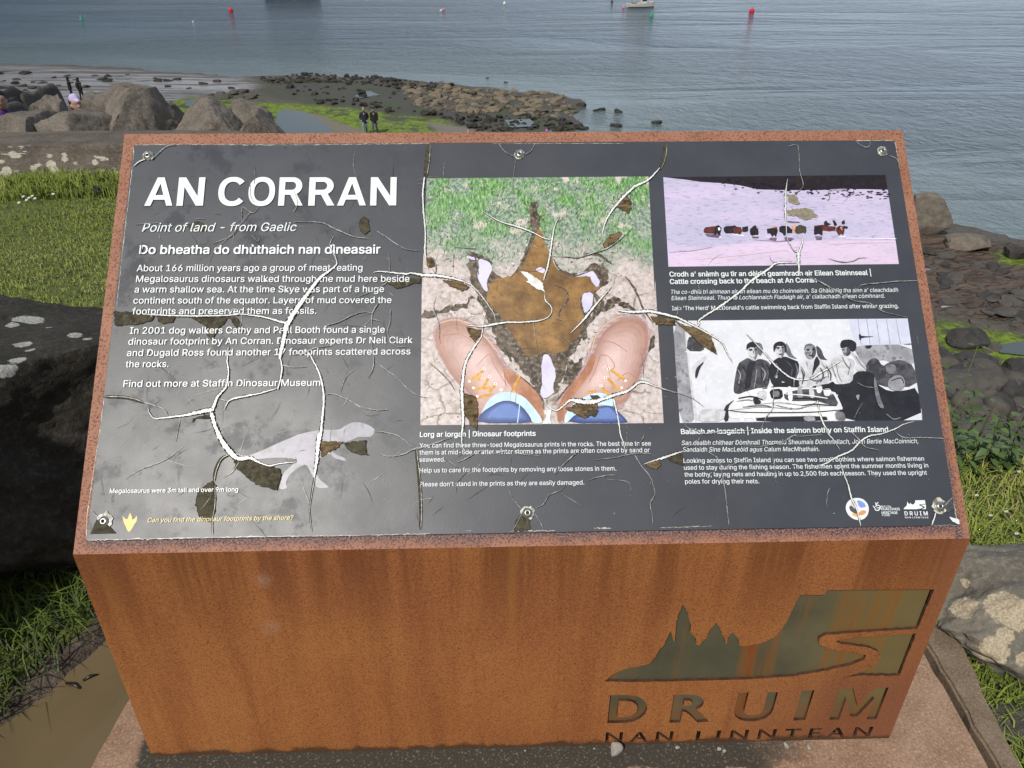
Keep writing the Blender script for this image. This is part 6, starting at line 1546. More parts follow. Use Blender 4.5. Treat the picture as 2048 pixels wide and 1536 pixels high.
def bank_rock(px, top, y, w_px, depth, mat, seed, label, sub=6, rot=0.0, extra=0.5, name='boulder', cat='boulder', hmin=None, **kw):
    p = on_y(px, top, y); dist = (p - CAM).dot(CF); w = w_px / FPX * dist
    g = min(ground_z(p.x, p.y), p.z - (hmin or 0.3)); h = (p.z - g) * 1.04 + 0.02
    return rock(name, (p.x, p.y, g), (w, depth, h / 0.88), mat, seed, sub, rot, 0.12, label, cat, **{**dict(box=5.0, cuts=11, cut_lo=0.74, cut_hi=1.0, amp=0.085, fine=0.035), **kw})
bank_rock(262, 187, 8.4, 165, 1.3, BROWN, 52, 'tall pointed brown boulder behind the white-spotted slab', rot=0.3, cuts=5, planes=(((0.9, -0.45, 0.45), 0.74), ((-0.55, -0.2, 0.7), 0.86)))
bank_rock(150, 219, 7.9, 190, 1.2, BROWN, 57, 'broad brown boulder leaning on the left of the tall pointed one', rot=-0.2, cuts=5, planes=(((-0.5, 0, 1), 0.78),))
bank_rock(30, 238, 7.6, 150, 1.2, BROWN, 59, 'low brown boulder at the left end of the boulder row', rot=0.1, cuts=8)
bank_rock(98, 203, 10.0, 80, 0.9, BROWN, 63, 'rounded reddish boulder just behind the broad brown one', rot=0.4, sub=5)
bank_rock(112, 200, 10.6, 45, 0.8, BROWN, 64, 'small grey-brown boulder below the two dark-clad people on the beach', rot=0.4, sub=5)
bank_rock(195, 193, 11.2, 70, 1.0, BROWN, 66, 'flat boulder just behind the tall pointed brown boulder', rot=0.4, sub=5)
bank_rock(410, 214, 8.6, 150, 1.2, BROWN, 71, 'smooth domed brown boulder right of the tall pointed one', rot=0.2, cuts=4, planes=(((0.7, 0, 0.7), 0.92), ((-0.7, 0, 0.7), 0.90)))
bank_rock(500, 212, 9.2, 85, 1.0, BROWN, 74, 'square-topped boulder behind the smooth domed one', rot=0.2, sub=5, cuts=6)
bank_rock(508, 236, 8.2, 95, 0.9, BROWN, 79, 'darker split boulder nearest the top left of the sign', rot=-0.3, sub=5, cuts=9)
bank_rock(355, 216, 14, 60, 1.2, RUBBLE, 83, 'small rough rock in the gap between the two largest brown boulders', sub=5)
bank_rock(20, 187, 15, 38, 1.0, CHAR, 85, 'small black rock at the left of the boulder bank', sub=4)
bank_rock(60, 190, 15.5, 40, 1.0, RUBBLE, 86, 'low rock with a mossy top at the back of the boulder bank', sub=4)
bank_rock(85, 186, 16.5, 50, 1.0, RUBBLE, 87, 'long low rock at the back of the boulder bank', sub=4)
bank_rock(30, 207, 13, 60, 1.0, RUBBLE, 88, 'flat wet rock beside the person in purple', sub=4)
bank_rock(5, 205, 14.5, 40, 1.0, CHAR, 89, 'dark rock behind the person in purple', sub=4)

# ---- far breakwater: pale stones and black weedy rocks, each its own object
protos = {}
for k, (mat, cnt) in {'tan': (TAN, 5), 'greyt': (TAN2, 3), 'dark': (DARK, 5), 'rub': (RUBBLE, 4), 'char': (CHAR, 3)}.items():
    for j in range(cnt):
        P, F = rock_shape(3, 200 + j * 7 + len(k), cuts=7, amp=0.12, fine=0.0); P[:, 2] += 0.55
        me = fast_mesh('stone', P * 0.5, F, mat, smooth=True); protos.setdefault(k, []).append(me.data); bpy.data.objects.remove(me)
def stone_at(kind, loc, size, label, group, r=None, name='shore_stone', cat='stone', flat=0.7):
    r = r or random
    o = bpy.data.objects.new(name, r.choice(protos[kind])); COL.objects.link(o)
    o.location = loc; s = size
    o.scale = (s * r.uniform(0.8, 1.3), s * r.uniform(0.8, 1.2), s * r.uniform(0.75, 1.1) * flat); o.rotation_euler = (r.uniform(-.25, .25), r.uniform(-.25, .25), r.uniform(0, 6.28))
    return tag(o, label, cat, group)
def scatter(pg, n, mind=0.0):
    """points in a pixel polygon, laid on the ground there"""
    xs = [p[0] for p in pg]; ys = [p[1] for p in pg]; out = []; tries = 0
    while len(out) < n and tries < n * 60:
        tries += 1
        x = random.uniform(min(xs), max(xs)); y = random.uniform(min(ys), max(ys))
        if inside(pg, np.array([x]), np.array([y]))[0] and all((x - a) ** 2 + ((y - b) * 2.2) ** 2 > mind ** 2 for a, b in out): out.append((x, y))
    return out
for x, y in scatter([(800, 178), (870, 168), (960, 176), (1040, 182), (1120, 186), (1135, 200), (1150, 232), (1080, 236), (990, 226), (880, 226), (830, 210)], 295, 5):
    p = ground_hit(x, y); s = random.choice([0.28, 0.36, 0.45, 0.55, 0.62, 0.85]) * random.uniform(.85, 1.2)
    k = 'tan' if random.random() < .62 else 'greyt'
    stone_at(k, (p.x, p.y, p.z - 0.12 * s), s, 'pale rounded stone heaped on the low breakwater beyond the sign', 'pale stones heaped on the breakwater', flat=.55)
for x, y in scatter([(520, 158), (600, 147), (760, 155), (900, 172), (880, 182), (800, 178), (760, 172), (640, 166), (540, 168)], 150, 6) + scatter([(780, 215), (880, 228), (1000, 230), (1130, 238), (1185, 262), (960, 262), (900, 240)], 90, 8) + scatter([(560, 168), (800, 182), (830, 215), (780, 225), (640, 212), (590, 195)], 40, 8):
    p = ground_hit(x, y); s = random.choice([0.22, 0.32, 0.45, 0.62]) * random.uniform(.85, 1.2)
    stone_at('dark', (p.x, p.y, p.z - 0.1 * s), s, 'black weed-covered rock on the shore beyond the sign', 'black weedy rocks on the shore', name='weedy_rock', cat='rock')
for x, y in scatter([(400, 190), (480, 182), (520, 190), (500, 202), (400, 200)], 14, 6):
    p = ground_hit(x, y); stone_at('rub', (p.x, p.y, p.z - 0.05), random.uniform(.5, 1.0), 'low brown rock by the green weed left of the breakwater', 'low brown rocks by the green weed', name='shore_rock', cat='rock', flat=0.5)
for x, y in scatter([(0, 142), (250, 146), (420, 156), (500, 170), (440, 184), (330, 190), (0, 186)], 34, 12):
    p = ground_hit(x, y); stone_at('dark' if random.random() < .6 else 'char', (p.x, p.y, p.z - 0.06), random.uniform(.4, 1.1), 'low dark rock lying on the wet sand at the water', 'dark rocks on the wet sand', name='beach_rock', cat='rock', flat=0.35)
loners = [(1165, 212, 1.4, 'flat dark rock in the water off the breakwater tip'), (1192, 222, .9, 'small dark rock second from the end of the breakwater'), (1205, 220, 1.0, 'dark rock in shallow water beside the breakwater tip'), (1236, 224, 1.3, 'outermost dark rock off the breakwater tip'), (1232, 252, 1.7, 'flat half-sunk rock between the breakwater and the sign top'), (1162, 258, 1.3, 'green-black rock at the sign top nearest the water'), (1135, 260, 1.2, 'black rock at the sign top left of the green-black one'), (1115, 246, .6, 'small black rock in the inlet behind the breakwater'), (1310, 245, 1.5, 'lone low rock awash right of the breakwater'), (975, 156, .6, 'tiny rock awash beyond the pale stones'), (1012, 165, .6, 'tiny rock awash left of the breakwater corner')]
for x, y, s, lb in loners:
    p = on_z(x, y, SEA); stone_at('dark', (p.x, p.y, SEA - 0.10 * s), s * .62, lb, None, name='sea_rock', cat='rock', flat=0.55)

# ---- right-hand shore
BEACHR = random.Random(5)
for i in range(150):
    x = BEACHR.uniform(-8, 20); y = BEACHR.uniform(16, 48)
    z = ground_z(x, y)
    if z < -11.6 or z > -8: continue
    v = Vector((x, y, z)) - CAM; d_ = v.dot(CF); ux = 1024 + FPX * v.dot(CX) / d_; uy = 768 - FPX * v.dot(CU) / d_
    if not (240 < ux < 1830 and uy > 285): continue
    stone_at(BEACHR.choice(['rub', 'char', 'rub', 'greyt']), (x, y, z - 0.06), BEACHR.uniform(.3, 1.1), 'scattered beach rock on the shore behind the sign', 'scattered rocks behind the sign', BEACHR, name='beach_rock', cat='rock', flat=.55)
def shore_rock(px, base, w_px, h_px, depth, mat, seed, label, sub=5, rot=0.0, **kw):
    g = ground_hit(px, base); dist = (g - CAM).dot(CF); k = dist / FPX; w = w_px * k; dp = min(depth, 0.62 * w); hh = max(0.22 * w, (h_px * k - 0.42 * dp) / 0.85)
    return rock('boulder', (g.x, g.y + dp * 0.5, ground_z(g.x, g.y + dp * .5)), (w, dp, hh / 0.84), mat, seed, sub, rot, 0.16, label, 'boulder', **kw)
shore_rock(1858, 472, 95, 92, 2.2, BROWN, 301, 'upright pale-faced boulder at the water beside the sign, top right', cuts=8)
shore_rock(1958, 505, 100, 50, 2.0, BROWN, 305, 'rounded brown boulder at the water right of the pale-faced one', cuts=5)
shore_rock(2035, 520, 50, 34, 1.5, CHAR, 309, 'dark boulder with green weed at the water, far right', cuts=5)
shore_rock(1946, 700, 78, 48, 1.3, CHAR, 313, 'big black boulder sitting on bright green weed right of the sign', cuts=6)
shore_rock(1960, 800, 170, 70, 2.6, RUBBLE, 317, 'large sloping slab of rock below the black boulder right of the sign', cuts=6, rot=0.3)
shore_rock(1962, 752, 110, 46, 1.8, CHAR, 321, 'dark rounded boulder between the black boulder and the sloping slab', cuts=6)
shore_rock(2040, 760, 60, 46, 1.6, CHAR, 325, 'dark boulder cut by the right edge below the green weed', cuts=6)
for x, y in scatter([(1880, 715), (1930, 720), (2100, 770), (2100, 850), (1990, 830), (1900, 800), (1870, 760)], 60, 14):
    p = ground_hit(x, y)
    if p.y < 9: continue
    stone_at('rub' if random.random() < .5 else 'char', (p.x, p.y, p.z - 0.1), random.uniform(.4, 1.0), 'loose grey rock in the rubble below the bank right of the sign', 'loose rocks below the bank', name='loose_rock', cat='rock')
for x, y in scatter([(1850, 500), (2048, 540), (2048, 640), (1850, 600)], 55, 9):
    p = ground_hit(x, y); stone_at('rub' if random.random() < .6 else 'char', (p.x, p.y, p.z - 0.06), random.uniform(.25, .8), 'brown rock broken from the ledges right of the sign', 'broken rocks on the ledges', name='ledge_rock', cat='rock', flat=.4)
for x, y in scatter([(1830, 600), (2048, 640), (2048, 720), (1880, 690)], 12, 20):
    p = ground_hit(x, y); stone_at('rub', (p.x, p.y, p.z - 0.08), random.uniform(.25, .6), 'small brown rock among the green weed right of the sign', 'small rocks in the green weed', name='loose_rock', cat='rock', flat=.5)

# ------------------------------------------------------------------ slab the lectern stands on
def slab_mat(name, c1, c2, wet):
    m = NT(name, 0.8, 0.35); p = m.pos()
    f = m.noise(180, 4, 0.75, p); g = m.noise(14, 5, 0.6, p)
    col = m.mix(m.rng(g, 0.3, 0.7), c1, c2)
    col = m.mix(m.rng(f, 0.52, 0.68, 0, 0.7), col, tuple(min(.6, x * 1.7) for x in c2))
    col = m.mix(m.rng(f, 0.46, 0.34, 0, 0.6), col, tuple(x * 0.45 for x in c1))
    if wet:
        x, y, z = m.xyz(p)
        q = m.math('ADD', y, m.math('MULTIPLY', m.math('SUBTRACT', m.noise(9, 6, 0.7, p), 0.5), 0.10))
        k = m.math('MULTIPLY', m.rng(q, -0.060, -0.052), m.rng(m.math('ADD', x, m.math('MULTIPLY', m.noise(12, 4, 0.6, p), 0.2)), 0.72, 0.55))
        k = m.math('MULTIPLY', k, m.rng(m.math('ADD', x, m.math('MULTIPLY', m.noise(20, 3, 0.6, p), 0.03)), -0.775, -0.755))
        wc = m.mix(m.rng(f, 0.55, 0.66), (0.050, 0.044, 0.034), (0.20, 0.18, 0.15))
        col = m.mix(k, col, wc)
    m.color(col); m.bump(m.math('ADD', f, m.math('MULTIPLY', g, 1.5)), 0.5, 0.003)
    return m.m
M_SLAB = slab_mat('pink_sandstone', (0.25, 0.155, 0.100), (0.34, 0.22, 0.15), True)
M_KERB = slab_mat('grey_brown_kerbstone', (0.145, 0.105, 0.070), (0.22, 0.165, 0.115), False)
def stone_block(name, poly, z0, z1, mat, seed):
    n = len(poly); bm = bmesh.new()
    pts = []
    for i in range(n):
        a = np.array(poly[i]); b = np.array(poly[(i + 1) % n]); k = max(1, int(np.linalg.norm(b - a) / 0.035))
        nrm = np.array([b[1] - a[1], a[0] - b[0]]) / np.linalg.norm(b - a)
        for j in range(k): pts.append(a + (b - a) * j / k + nrm * 0.009 * mnoise.noise(Vector((a[0] * 9 + j * .5, seed, 0))))
    vs = [bm.verts.new((p[0], p[1], z0)) for p in pts]; ws = [bm.verts.new((p[0], p[1], z1)) for p in pts]
    bm.faces.new(ws); m_ = len(pts)
    for i in range(m_): bm.faces.new((vs[i], vs[(i + 1) % m_], ws[(i + 1) % m_], ws[i]))
    bmesh.ops.recalc_face_normals(bm, faces=bm.faces)
    bmesh.ops.bevel(bm, geom=[e for e in bm.edges if all(abs(v.co.z - z1) < 1e-5 for v in e.verts)], offset=0.006, segments=2, affect='EDGES')
    me = bpy.data.meshes.new(name); bm.to_mesh(me); bm.free(); me.materials.append(mat)
    return link(bpy.data.objects.new(name, me))
tag(stone_block('stone_slab', [(-0.90, -0.62), (0.905, -0.62), (0.925, 0.02), (0.945, 0.66), (-0.80, 0.66), (-0.852, 0.16)], -0.14, -0.001, M_SLAB, 3), 'broad pinkish stone slab under the rusty lectern, damp along its front', 'stone slab')
tag(stone_block('kerbstone', [(0.921, -0.62), (0.985, -0.62), (0.985, -0.03), (1.035, 0.30), (1.04, 0.66), (0.957, 0.66), (0.937, 0.02)], -0.14, 0.006, M_KERB, 8), 'narrow brown kerbstone along the right side of the pinkish slab', 'kerbstone')
M_QUARTZ = plain('pale_quartz', (0.30, 0.28, 0.25), 0.6, 0.2, 40)
for x, y, s, lb in [(1230, 1505, .021, 'pale wedge-shaped stone chip on the wet slab before the lectern'), (1188, 1498, .004, None), (1571, 1492, .010, 'small white pebble on the slab below the last letters'), (1616, 1494, .008, None), (1355, 1496, .006, None), (1437, 1500, .007, None), (1448, 1503, .006, None), (775, 1490, .004, None), (1050, 1502, .005, None)]:
    p = on_z(x, y, 0.0)
    rock('pebble', (p.x, p.y, -0.001), (s * 1.5, s * 1.2, s * 1.3), M_QUARTZ, 400 + x % 50, 3, x * .1, 0.1, lb or 'tiny pale grit stone on the damp front of the slab', 'pebble', None if lb else 'grit stones on the slab', cuts=7, cut_lo=.35, cut_hi=.8)

# twigs afloat in the puddle
M_TWIG = plain('wet_twig', (0.018, 0.015, 0.010), 0.35)
def tube(name, pts, rads, mat, parent=None, n=7):
    V = []; F = []
    for i, p in enumerate(pts):
        p = Vector(p); d = (Vector(pts[min(i + 1, len(pts) - 1)]) - Vector(pts[max(i - 1, 0)])).normalized()
        a = d.orthogonal().normalized(); b = d.cross(a)
        V += [tuple(p + (a * math.cos(t * 2 * math.pi / n) + b * math.sin(t * 2 * math.pi / n)) * rads[i]) for t in range(n)]
    for i in range(len(pts) - 1):
        for t in range(n): F.append((i * n + t, i * n + (t + 1) % n, (i + 1) * n + (t + 1) % n, (i + 1) * n + t))
    F.append(tuple(range(n))[::-1]); F.append(tuple(range((len(pts) - 1) * n, len(pts) * n)))
    return mesh_obj(name, V, F, mat, parent, smooth=True)
for (x0, y0, x1, y1, lb) in [(166, 1361, 195, 1349, 'short black twig afloat in the puddle, nearer the lectern'), (132, 1366, 160, 1377, 'short black twig afloat in the puddle, nearer the grass')]:
    a = on_z(x0, y0, -0.085); b = on_z(x1, y1, -0.085); c = (a + b) / 2 + Vector((0, 0.003, 0.002))
    tag(tube('twig', [a, c, b], [.003, .004, .002], M_TWIG), lb, 'twig')

# ------------------------------------------------------------------ grass
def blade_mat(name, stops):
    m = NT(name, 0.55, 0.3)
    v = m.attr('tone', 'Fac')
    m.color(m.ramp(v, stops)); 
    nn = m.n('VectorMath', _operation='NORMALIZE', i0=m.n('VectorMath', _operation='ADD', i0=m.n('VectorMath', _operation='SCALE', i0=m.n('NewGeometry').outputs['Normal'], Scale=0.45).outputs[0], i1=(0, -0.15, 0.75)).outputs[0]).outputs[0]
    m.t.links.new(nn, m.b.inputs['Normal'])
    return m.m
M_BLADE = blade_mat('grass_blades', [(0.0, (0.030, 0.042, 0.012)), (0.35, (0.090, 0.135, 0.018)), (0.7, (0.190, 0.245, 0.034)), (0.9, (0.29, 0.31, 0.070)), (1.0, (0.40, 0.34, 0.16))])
def blades(name, X, Y, Z, h, w, lean, label=None, seed=1, tone=None):
    r = np.random.default_rng(seed); n = len(X)
    az = r.uniform(0, 2 * np.pi, n); face = az + np.pi / 2 + r.normal(0, .4, n); ln = lean * r.uniform(0.2, 1.0, n)
    h = h * r.uniform(0.55, 1.25, n); w = w * r.uniform(0.7, 1.3, n)
    tone = np.clip((r.normal(0.5, 0.2, n) if tone is None else tone + r.normal(0, 0.13, n)), 0, 1)
    V = np.empty((n, 5, 3)); B = np.stack([X, Y, Z], 1)
    D = np.stack([np.cos(az), np.sin(az), np.zeros(n)], 1); W = np.stack([np.cos(face), np.sin(face), np.zeros(n)], 1) * (w / 2)[:, None]
    up = np.array([0, 0, 1.0])
    mid = B + D * (ln * h * 0.35)[:, None] + up * (h * 0.6)[:, None]
    tip = B + D * (ln * h * 1.05)[:, None] + up * (h * np.clip(1.0 - 0.45 * ln, .3, 1))[:, None]
    V[:, 0] = B - W; V[:, 1] = B + W; V[:, 2] = mid + W * .75; V[:, 3] = mid - W * .75; V[:, 4] = tip
    base = np.arange(n)[:, None] * 5
    T = np.concatenate([base + np.array([0, 1, 2]), base + np.array([0, 2, 3]), base + np.array([3, 2, 4])], 0)
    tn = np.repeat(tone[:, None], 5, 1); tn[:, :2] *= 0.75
    o = fast_mesh(name, V.reshape(-1, 3), T, M_BLADE, smooth=False, col={'tone': tn.ravel()})
    tag(o, label, None, None, 'stuff')
    return o
tz_cache = {}
def terrain_z(X, Y):
    """height of the plateau sampled from the ground mesh"""
    out = np.empty(len(X))
    for i in range(len(X)):
        h = t_bvh.ray_cast(Vector((X[i], Y[i], 5)), Vector((0, 0, -1)))
        out[i] = h[0].z if h[0] is not None else -0.06
    return out
def turf(n, x0, x1, y0, y1, seed, keep=None, dens=None):
    r = np.random.default_rng(seed); X = r.uniform(x0, x1, n); Y = r.uniform(y0, y1, n)
    k = (-signed(plateau, X, Y) < 0.25 * r.random(n)) & (signed(puddle, X, Y) < 0.004)
    k &= ~((X > -0.88) & (X < 1.0) & (Y < 0.68))
    if keep is not None: k &= keep(X, Y)
    if dens is not None: k &= r.random(n) < dens(X, Y)
    X, Y = X[k], Y[k]; return X, Y, terrain_z(X, Y)
pt = lambda X, Y, s, sd: fbm(np.stack([X, Y], 1), s, 3, seed=sd)
# lawn on the left
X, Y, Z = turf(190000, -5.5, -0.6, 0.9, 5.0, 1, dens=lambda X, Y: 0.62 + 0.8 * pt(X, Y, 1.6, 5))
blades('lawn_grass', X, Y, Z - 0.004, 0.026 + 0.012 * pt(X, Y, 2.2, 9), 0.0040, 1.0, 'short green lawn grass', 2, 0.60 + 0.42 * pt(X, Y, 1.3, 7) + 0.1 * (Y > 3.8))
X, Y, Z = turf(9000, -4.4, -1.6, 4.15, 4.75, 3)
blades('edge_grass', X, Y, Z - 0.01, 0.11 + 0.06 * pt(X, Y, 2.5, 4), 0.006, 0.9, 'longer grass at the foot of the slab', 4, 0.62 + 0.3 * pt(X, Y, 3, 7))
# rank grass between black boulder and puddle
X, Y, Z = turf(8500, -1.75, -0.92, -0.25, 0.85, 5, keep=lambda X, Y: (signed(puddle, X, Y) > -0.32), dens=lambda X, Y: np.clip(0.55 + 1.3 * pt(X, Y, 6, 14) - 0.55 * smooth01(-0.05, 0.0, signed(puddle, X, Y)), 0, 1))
blades('puddle_grass', X, Y, Z - 0.01, 0.105 + 0.05 * pt(X, Y, 5, 4), 0.0042, 1.1, 'rank green grass along the puddle', 6, 0.27 + 0.35 * pt(X, Y, 4, 7))  # low tone: the shade along the puddle is put into the blade colour
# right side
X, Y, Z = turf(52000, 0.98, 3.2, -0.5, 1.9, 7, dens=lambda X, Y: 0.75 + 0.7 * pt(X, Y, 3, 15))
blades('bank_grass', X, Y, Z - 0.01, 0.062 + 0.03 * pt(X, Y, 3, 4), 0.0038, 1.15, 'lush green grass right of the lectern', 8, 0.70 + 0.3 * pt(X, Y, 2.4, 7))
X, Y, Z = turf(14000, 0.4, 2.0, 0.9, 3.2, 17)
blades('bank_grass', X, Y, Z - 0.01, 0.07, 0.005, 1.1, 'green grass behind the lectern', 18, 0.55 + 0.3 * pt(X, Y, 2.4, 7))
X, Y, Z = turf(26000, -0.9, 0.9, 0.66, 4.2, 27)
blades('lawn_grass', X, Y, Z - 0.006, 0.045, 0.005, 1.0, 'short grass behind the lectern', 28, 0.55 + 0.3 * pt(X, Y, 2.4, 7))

# leafy plants on the bank right of the sign
def leaf_mat():
    m = NT('nettle_leaf', 0.5, 0.35); v = m.attr('tone', 'Fac')
    m.color(m.ramp(v, [(0.0, (0.022, 0.040, 0.012)), (0.5, (0.050, 0.090, 0.022)), (1.0, (0.10, 0.15, 0.045))])); return m.m
M_LEAF = leaf_mat(); M_STEM = plain('green_stem', (0.08, 0.10, 0.035), 0.6)
def leafy_plant(x, y, h, seed, label):
    r = np.random.default_rng(seed); z = ground_z(x, y); root = empty('leafy_plant', (x, y, z))
    tag(root, label, 'plant', 'leafy plants on the bank')
    V = []; F = []; T = []; ns = 6
    for s in range(ns):
        stems = Art()
        lean = r.normal(0, 0.28, 2); hh = h * r.uniform(.6, 1.05); off = r.normal(0, 0.045, 2)
        pts = [Vector((off[0] + lean[0] * t * t * hh, off[1] + lean[1] * t * t * hh, hh * t - 0.02)) for t in np.linspace(0, 1, 5)]
        for i in range(4):
            k = len(stems.V); w = Vector((0.0022, 0, 0)); w2 = Vector((0, 0.0022, 0))
            for w_ in (w, w2):
                k = len(stems.V); stems.V += [tuple(pts[i] - w_), tuple(pts[i] + w_), tuple(pts[i + 1] + w_), tuple(pts[i + 1] - w_)]; stems.F.append((k, k + 1, k + 2, k + 3)); stems.I.append(stems.mi(M_STEM))
        stems.build('stem', root)
        nl = int(9 * hh / h) + 3
        for j in range(nl):
            t = 0.12 + 0.88 * j / (nl - 1); base = Vector((off[0] + lean[0] * t * t * hh, off[1] + lean[1] * t * t * hh, hh * t - 0.02))
            for sd in (0, math.pi):
                az = j * 1.57 + sd + r.normal(0, .35); L_ = r.uniform(.038, .062) * (1.1 - .45 * t); W_ = L_ * r.uniform(.24, .34); dr = r.uniform(-.45, .25)
                d = Vector((math.cos(az), math.sin(az), dr)).normalized(); sd_ = Vector((-math.sin(az), math.cos(az), r.normal(0, .25))).normalized(); fold = Vector((0, 0, 0.18 * W_))
                k = len(V); b0 = base + d * 0.012
                V += [b0, b0 + d * L_ * .35 + sd_ * W_ + fold, b0 + d * L_ * .7 + sd_ * W_ * .62 + fold - Vector((0, 0, .1 * L_)), b0 + d * L_ - Vector((0, 0, .25 * L_)), b0 + d * L_ * .7 - sd_ * W_ * .62 + fold - Vector((0, 0, .1 * L_)), b0 + d * L_ * .35 - sd_ * W_ + fold, b0 + d * L_ * .5 - Vector((0, 0, .03 * L_))]
                F += [(k, k + 1, k + 6), (k + 1, k + 2, k + 6), (k + 2, k + 3, k + 6), (k + 3, k + 4, k + 6), (k + 4, k + 5, k + 6), (k + 5, k, k + 6)]
                T += [float(np.clip(r.normal(.25 + .5 * t, .15), 0, 1))] * 7
    fast_mesh('foliage', np.array([v[:] for v in V]), np.array(F), M_LEAF, root, col={'tone': np.array(T)})
    return root
lbls = ['leafy green plant nearest the sign edge on the right bank', 'leafy green plant behind the sign edge on the right bank', 'tall leafy plant in the middle of the bank clump', 'leafy plant just right of the tall one in the bank clump', 'leafy plant at the front of the bank clump', 'leafy plant at the right edge of the bank clump', 'low leafy plant before the right edge of the bank clump', 'leafy plant at the back of the bank clump', 'back leafy plant nearest the sloping slab', 'small leafy plant at the foot of the sign edge']
for i, (x, y, h) in enumerate([(1.36, 1.12, .30), (1.46, 1.34, .34), (1.60, 1.20, .38), (1.74, 1.12, .36), (1.56, 1.02, .26), (1.90, 1.06, .33), (1.80, 0.98, .24), (1.68, 1.38, .34), (1.88, 1.25, .32), (1.40, 0.98, .20)]):
    leafy_plant(x, y, max(0.14, 0.02 + 0.5 * (h - 0.3) - ground_z(x, y)), 900 + i, lbls[i])

# daisies and a dark scrap on the lawn
M_PETAL = plain('white_petal', (0.75, 0.75, 0.72), 0.6, .05); M_EYE = plain('yellow_eye', (0.6, 0.4, 0.03), 0.6)
def daisy(x, y, side, s=0.011):
    z = ground_z(x, y) + 0.05; V = []; F = []; I = []
    for k in range(11):
        t = k * 2 * math.pi / 11; a = np.array([math.cos(t), math.sin(t), 0.15]); b = np.array([-math.sin(t), math.cos(t), 0]); n = len(V)
        V += [a * s * .3 - b * s * .1, a * s * .3 + b * s * .1, a * s + b * s * .16, a * s - b * s * .16]; F.append((n, n + 1, n + 2, n + 3)); I.append(0)
    n = len(V); V += [np.array([math.cos(k) * s * .36, math.sin(k) * s * .36, s * .12]) for k in np.linspace(0, 2 * math.pi, 9)[:-1]]; F.append(tuple(range(n, n + 8))); I.append(1)
    n = len(V); V += [np.array([.001, 0, 0]), np.array([-.001, 0, 0]), np.array([-.001, 0, -.055]), np.array([.001, 0, -.055])]; F.append((n, n + 1, n + 2, n + 3)); I.append(2)
    o = mesh_obj('daisy', V, F, [M_PETAL, M_EYE, M_STEM], None, I); o.location = (x, y, z); o.rotation_euler = (-0.4, 0.1, x)
    tag(o, 'small white daisy in the lawn on the left' if side == 'l' else 'small white daisy in the grass right of the lectern', 'flower', 'daisies in the left lawn' if side == 'l' else 'daisies right of the lectern')
for x, y in [(60, 402), (48, 398), (66, 397), (72, 404), (55, 407), (108, 284 + 110), (40, 412)]:
    p = on_z(x, y, -0.12); daisy(p.x, p.y, 'l', 0.010)
for x, y in [(1903, 953), (1950, 1000), (1978, 1040), (2030, 1075), (2035, 950), (1915, 1005), (2010, 1030)]:
    p = on_z(x, y, -0.03); daisy(p.x, p.y, 'r', 0.0052)
p = on_z(205, 384, -0.13)
rock('scrap', (p.x, p.y, ground_z(p.x, p.y) + .01), (0.10, 0.07, 0.06), plain('black_crumpled_cloth', (0.008, 0.008, 0.008), 0.7), 611, 4, 0.5, 0.1, 'small crumpled black scrap lying on the lawn near the spotted slab', 'litter', cuts=14, amp=0.35)

# ------------------------------------------------------------------ people
def blob(name, segs, mat, parent, voxel=0.022):
    """tapered capsules fused into one continuous skin: segs = [(a, b, ra, rb)]"""
    V = []; F = []
    sv, sf = ico(2)
    def add(vs, fs):
        k = len(V); V.extend([tuple(v) for v in vs]); F.extend([tuple(int(i) + k for i in f) for f in fs])
    for a, b, ra, rb in segs:
        a = np.array(a, float); b = np.array(b, float); L_ = np.linalg.norm(b - a); n = max(2, int(L_ / (min(ra, rb) * 0.5)) + 1)
        for i in range(n):
            t = i / (n - 1); add(sv * (ra + (rb - ra) * t) + a + (b - a) * t, sf)
    me = bpy.data.meshes.new(name); me.from_pydata(V, [], F); me.materials.append(mat)
    o = bpy.data.objects.new(name, me); COL.objects.link(o)
    md = o.modifiers.new('fuse', 'REMESH'); md.mode = 'VOXEL'; md.voxel_size = voxel
    ms = o.modifiers.new('soft', 'SMOOTH'); ms.iterations = 3
    dgr = bpy.context.evaluated_depsgraph_get(); dgr.update()
    out = bpy.data.meshes.new_from_object(o.evaluated_get(dgr)); bpy.data.objects.remove(o)
    out.name = name; out.materials.clear(); out.materials.append(mat)
    out.polygons.foreach_set('use_smooth', np.ones(len(out.polygons), dtype=bool))
    return link(bpy.data.objects.new(name, out), parent)
M_SKIN = plain('skin', (0.42, 0.25, 0.18), 0.55, .05)
def cloth(n, c): return plain(n, c, 0.85, .25, 9, bump=0.01)
M_NAVY = cloth('navy_cloth', (0.012, 0.016, 0.030)); M_BLK = cloth('black_cloth', (0.010, 0.010, 0.011)); M_JEAN = cloth('pale_jeans', (0.16, 0.23, 0.33)); M_DJEAN = cloth('dark_jeans', (0.05, 0.08, 0.15))
M_PURPLE = cloth('purple_cloth', (0.085, 0.022, 0.16)); M_LILAC = cloth('lilac_cloth', (0.50, 0.42, 0.66)); M_MAG = cloth('magenta_cloth', (0.36, 0.10, 0.42)); M_HAIRD = cloth('dark_hair', (0.014, 0.010, 0.008)); M_HAIRL = cloth('fair_hair', (0.30, 0.22, 0.12)); M_SHOE = cloth('dark_shoe', (0.02, 0.018, 0.016)); M_OLV = cloth('olive_cloth', (0.05, 0.048, 0.03))
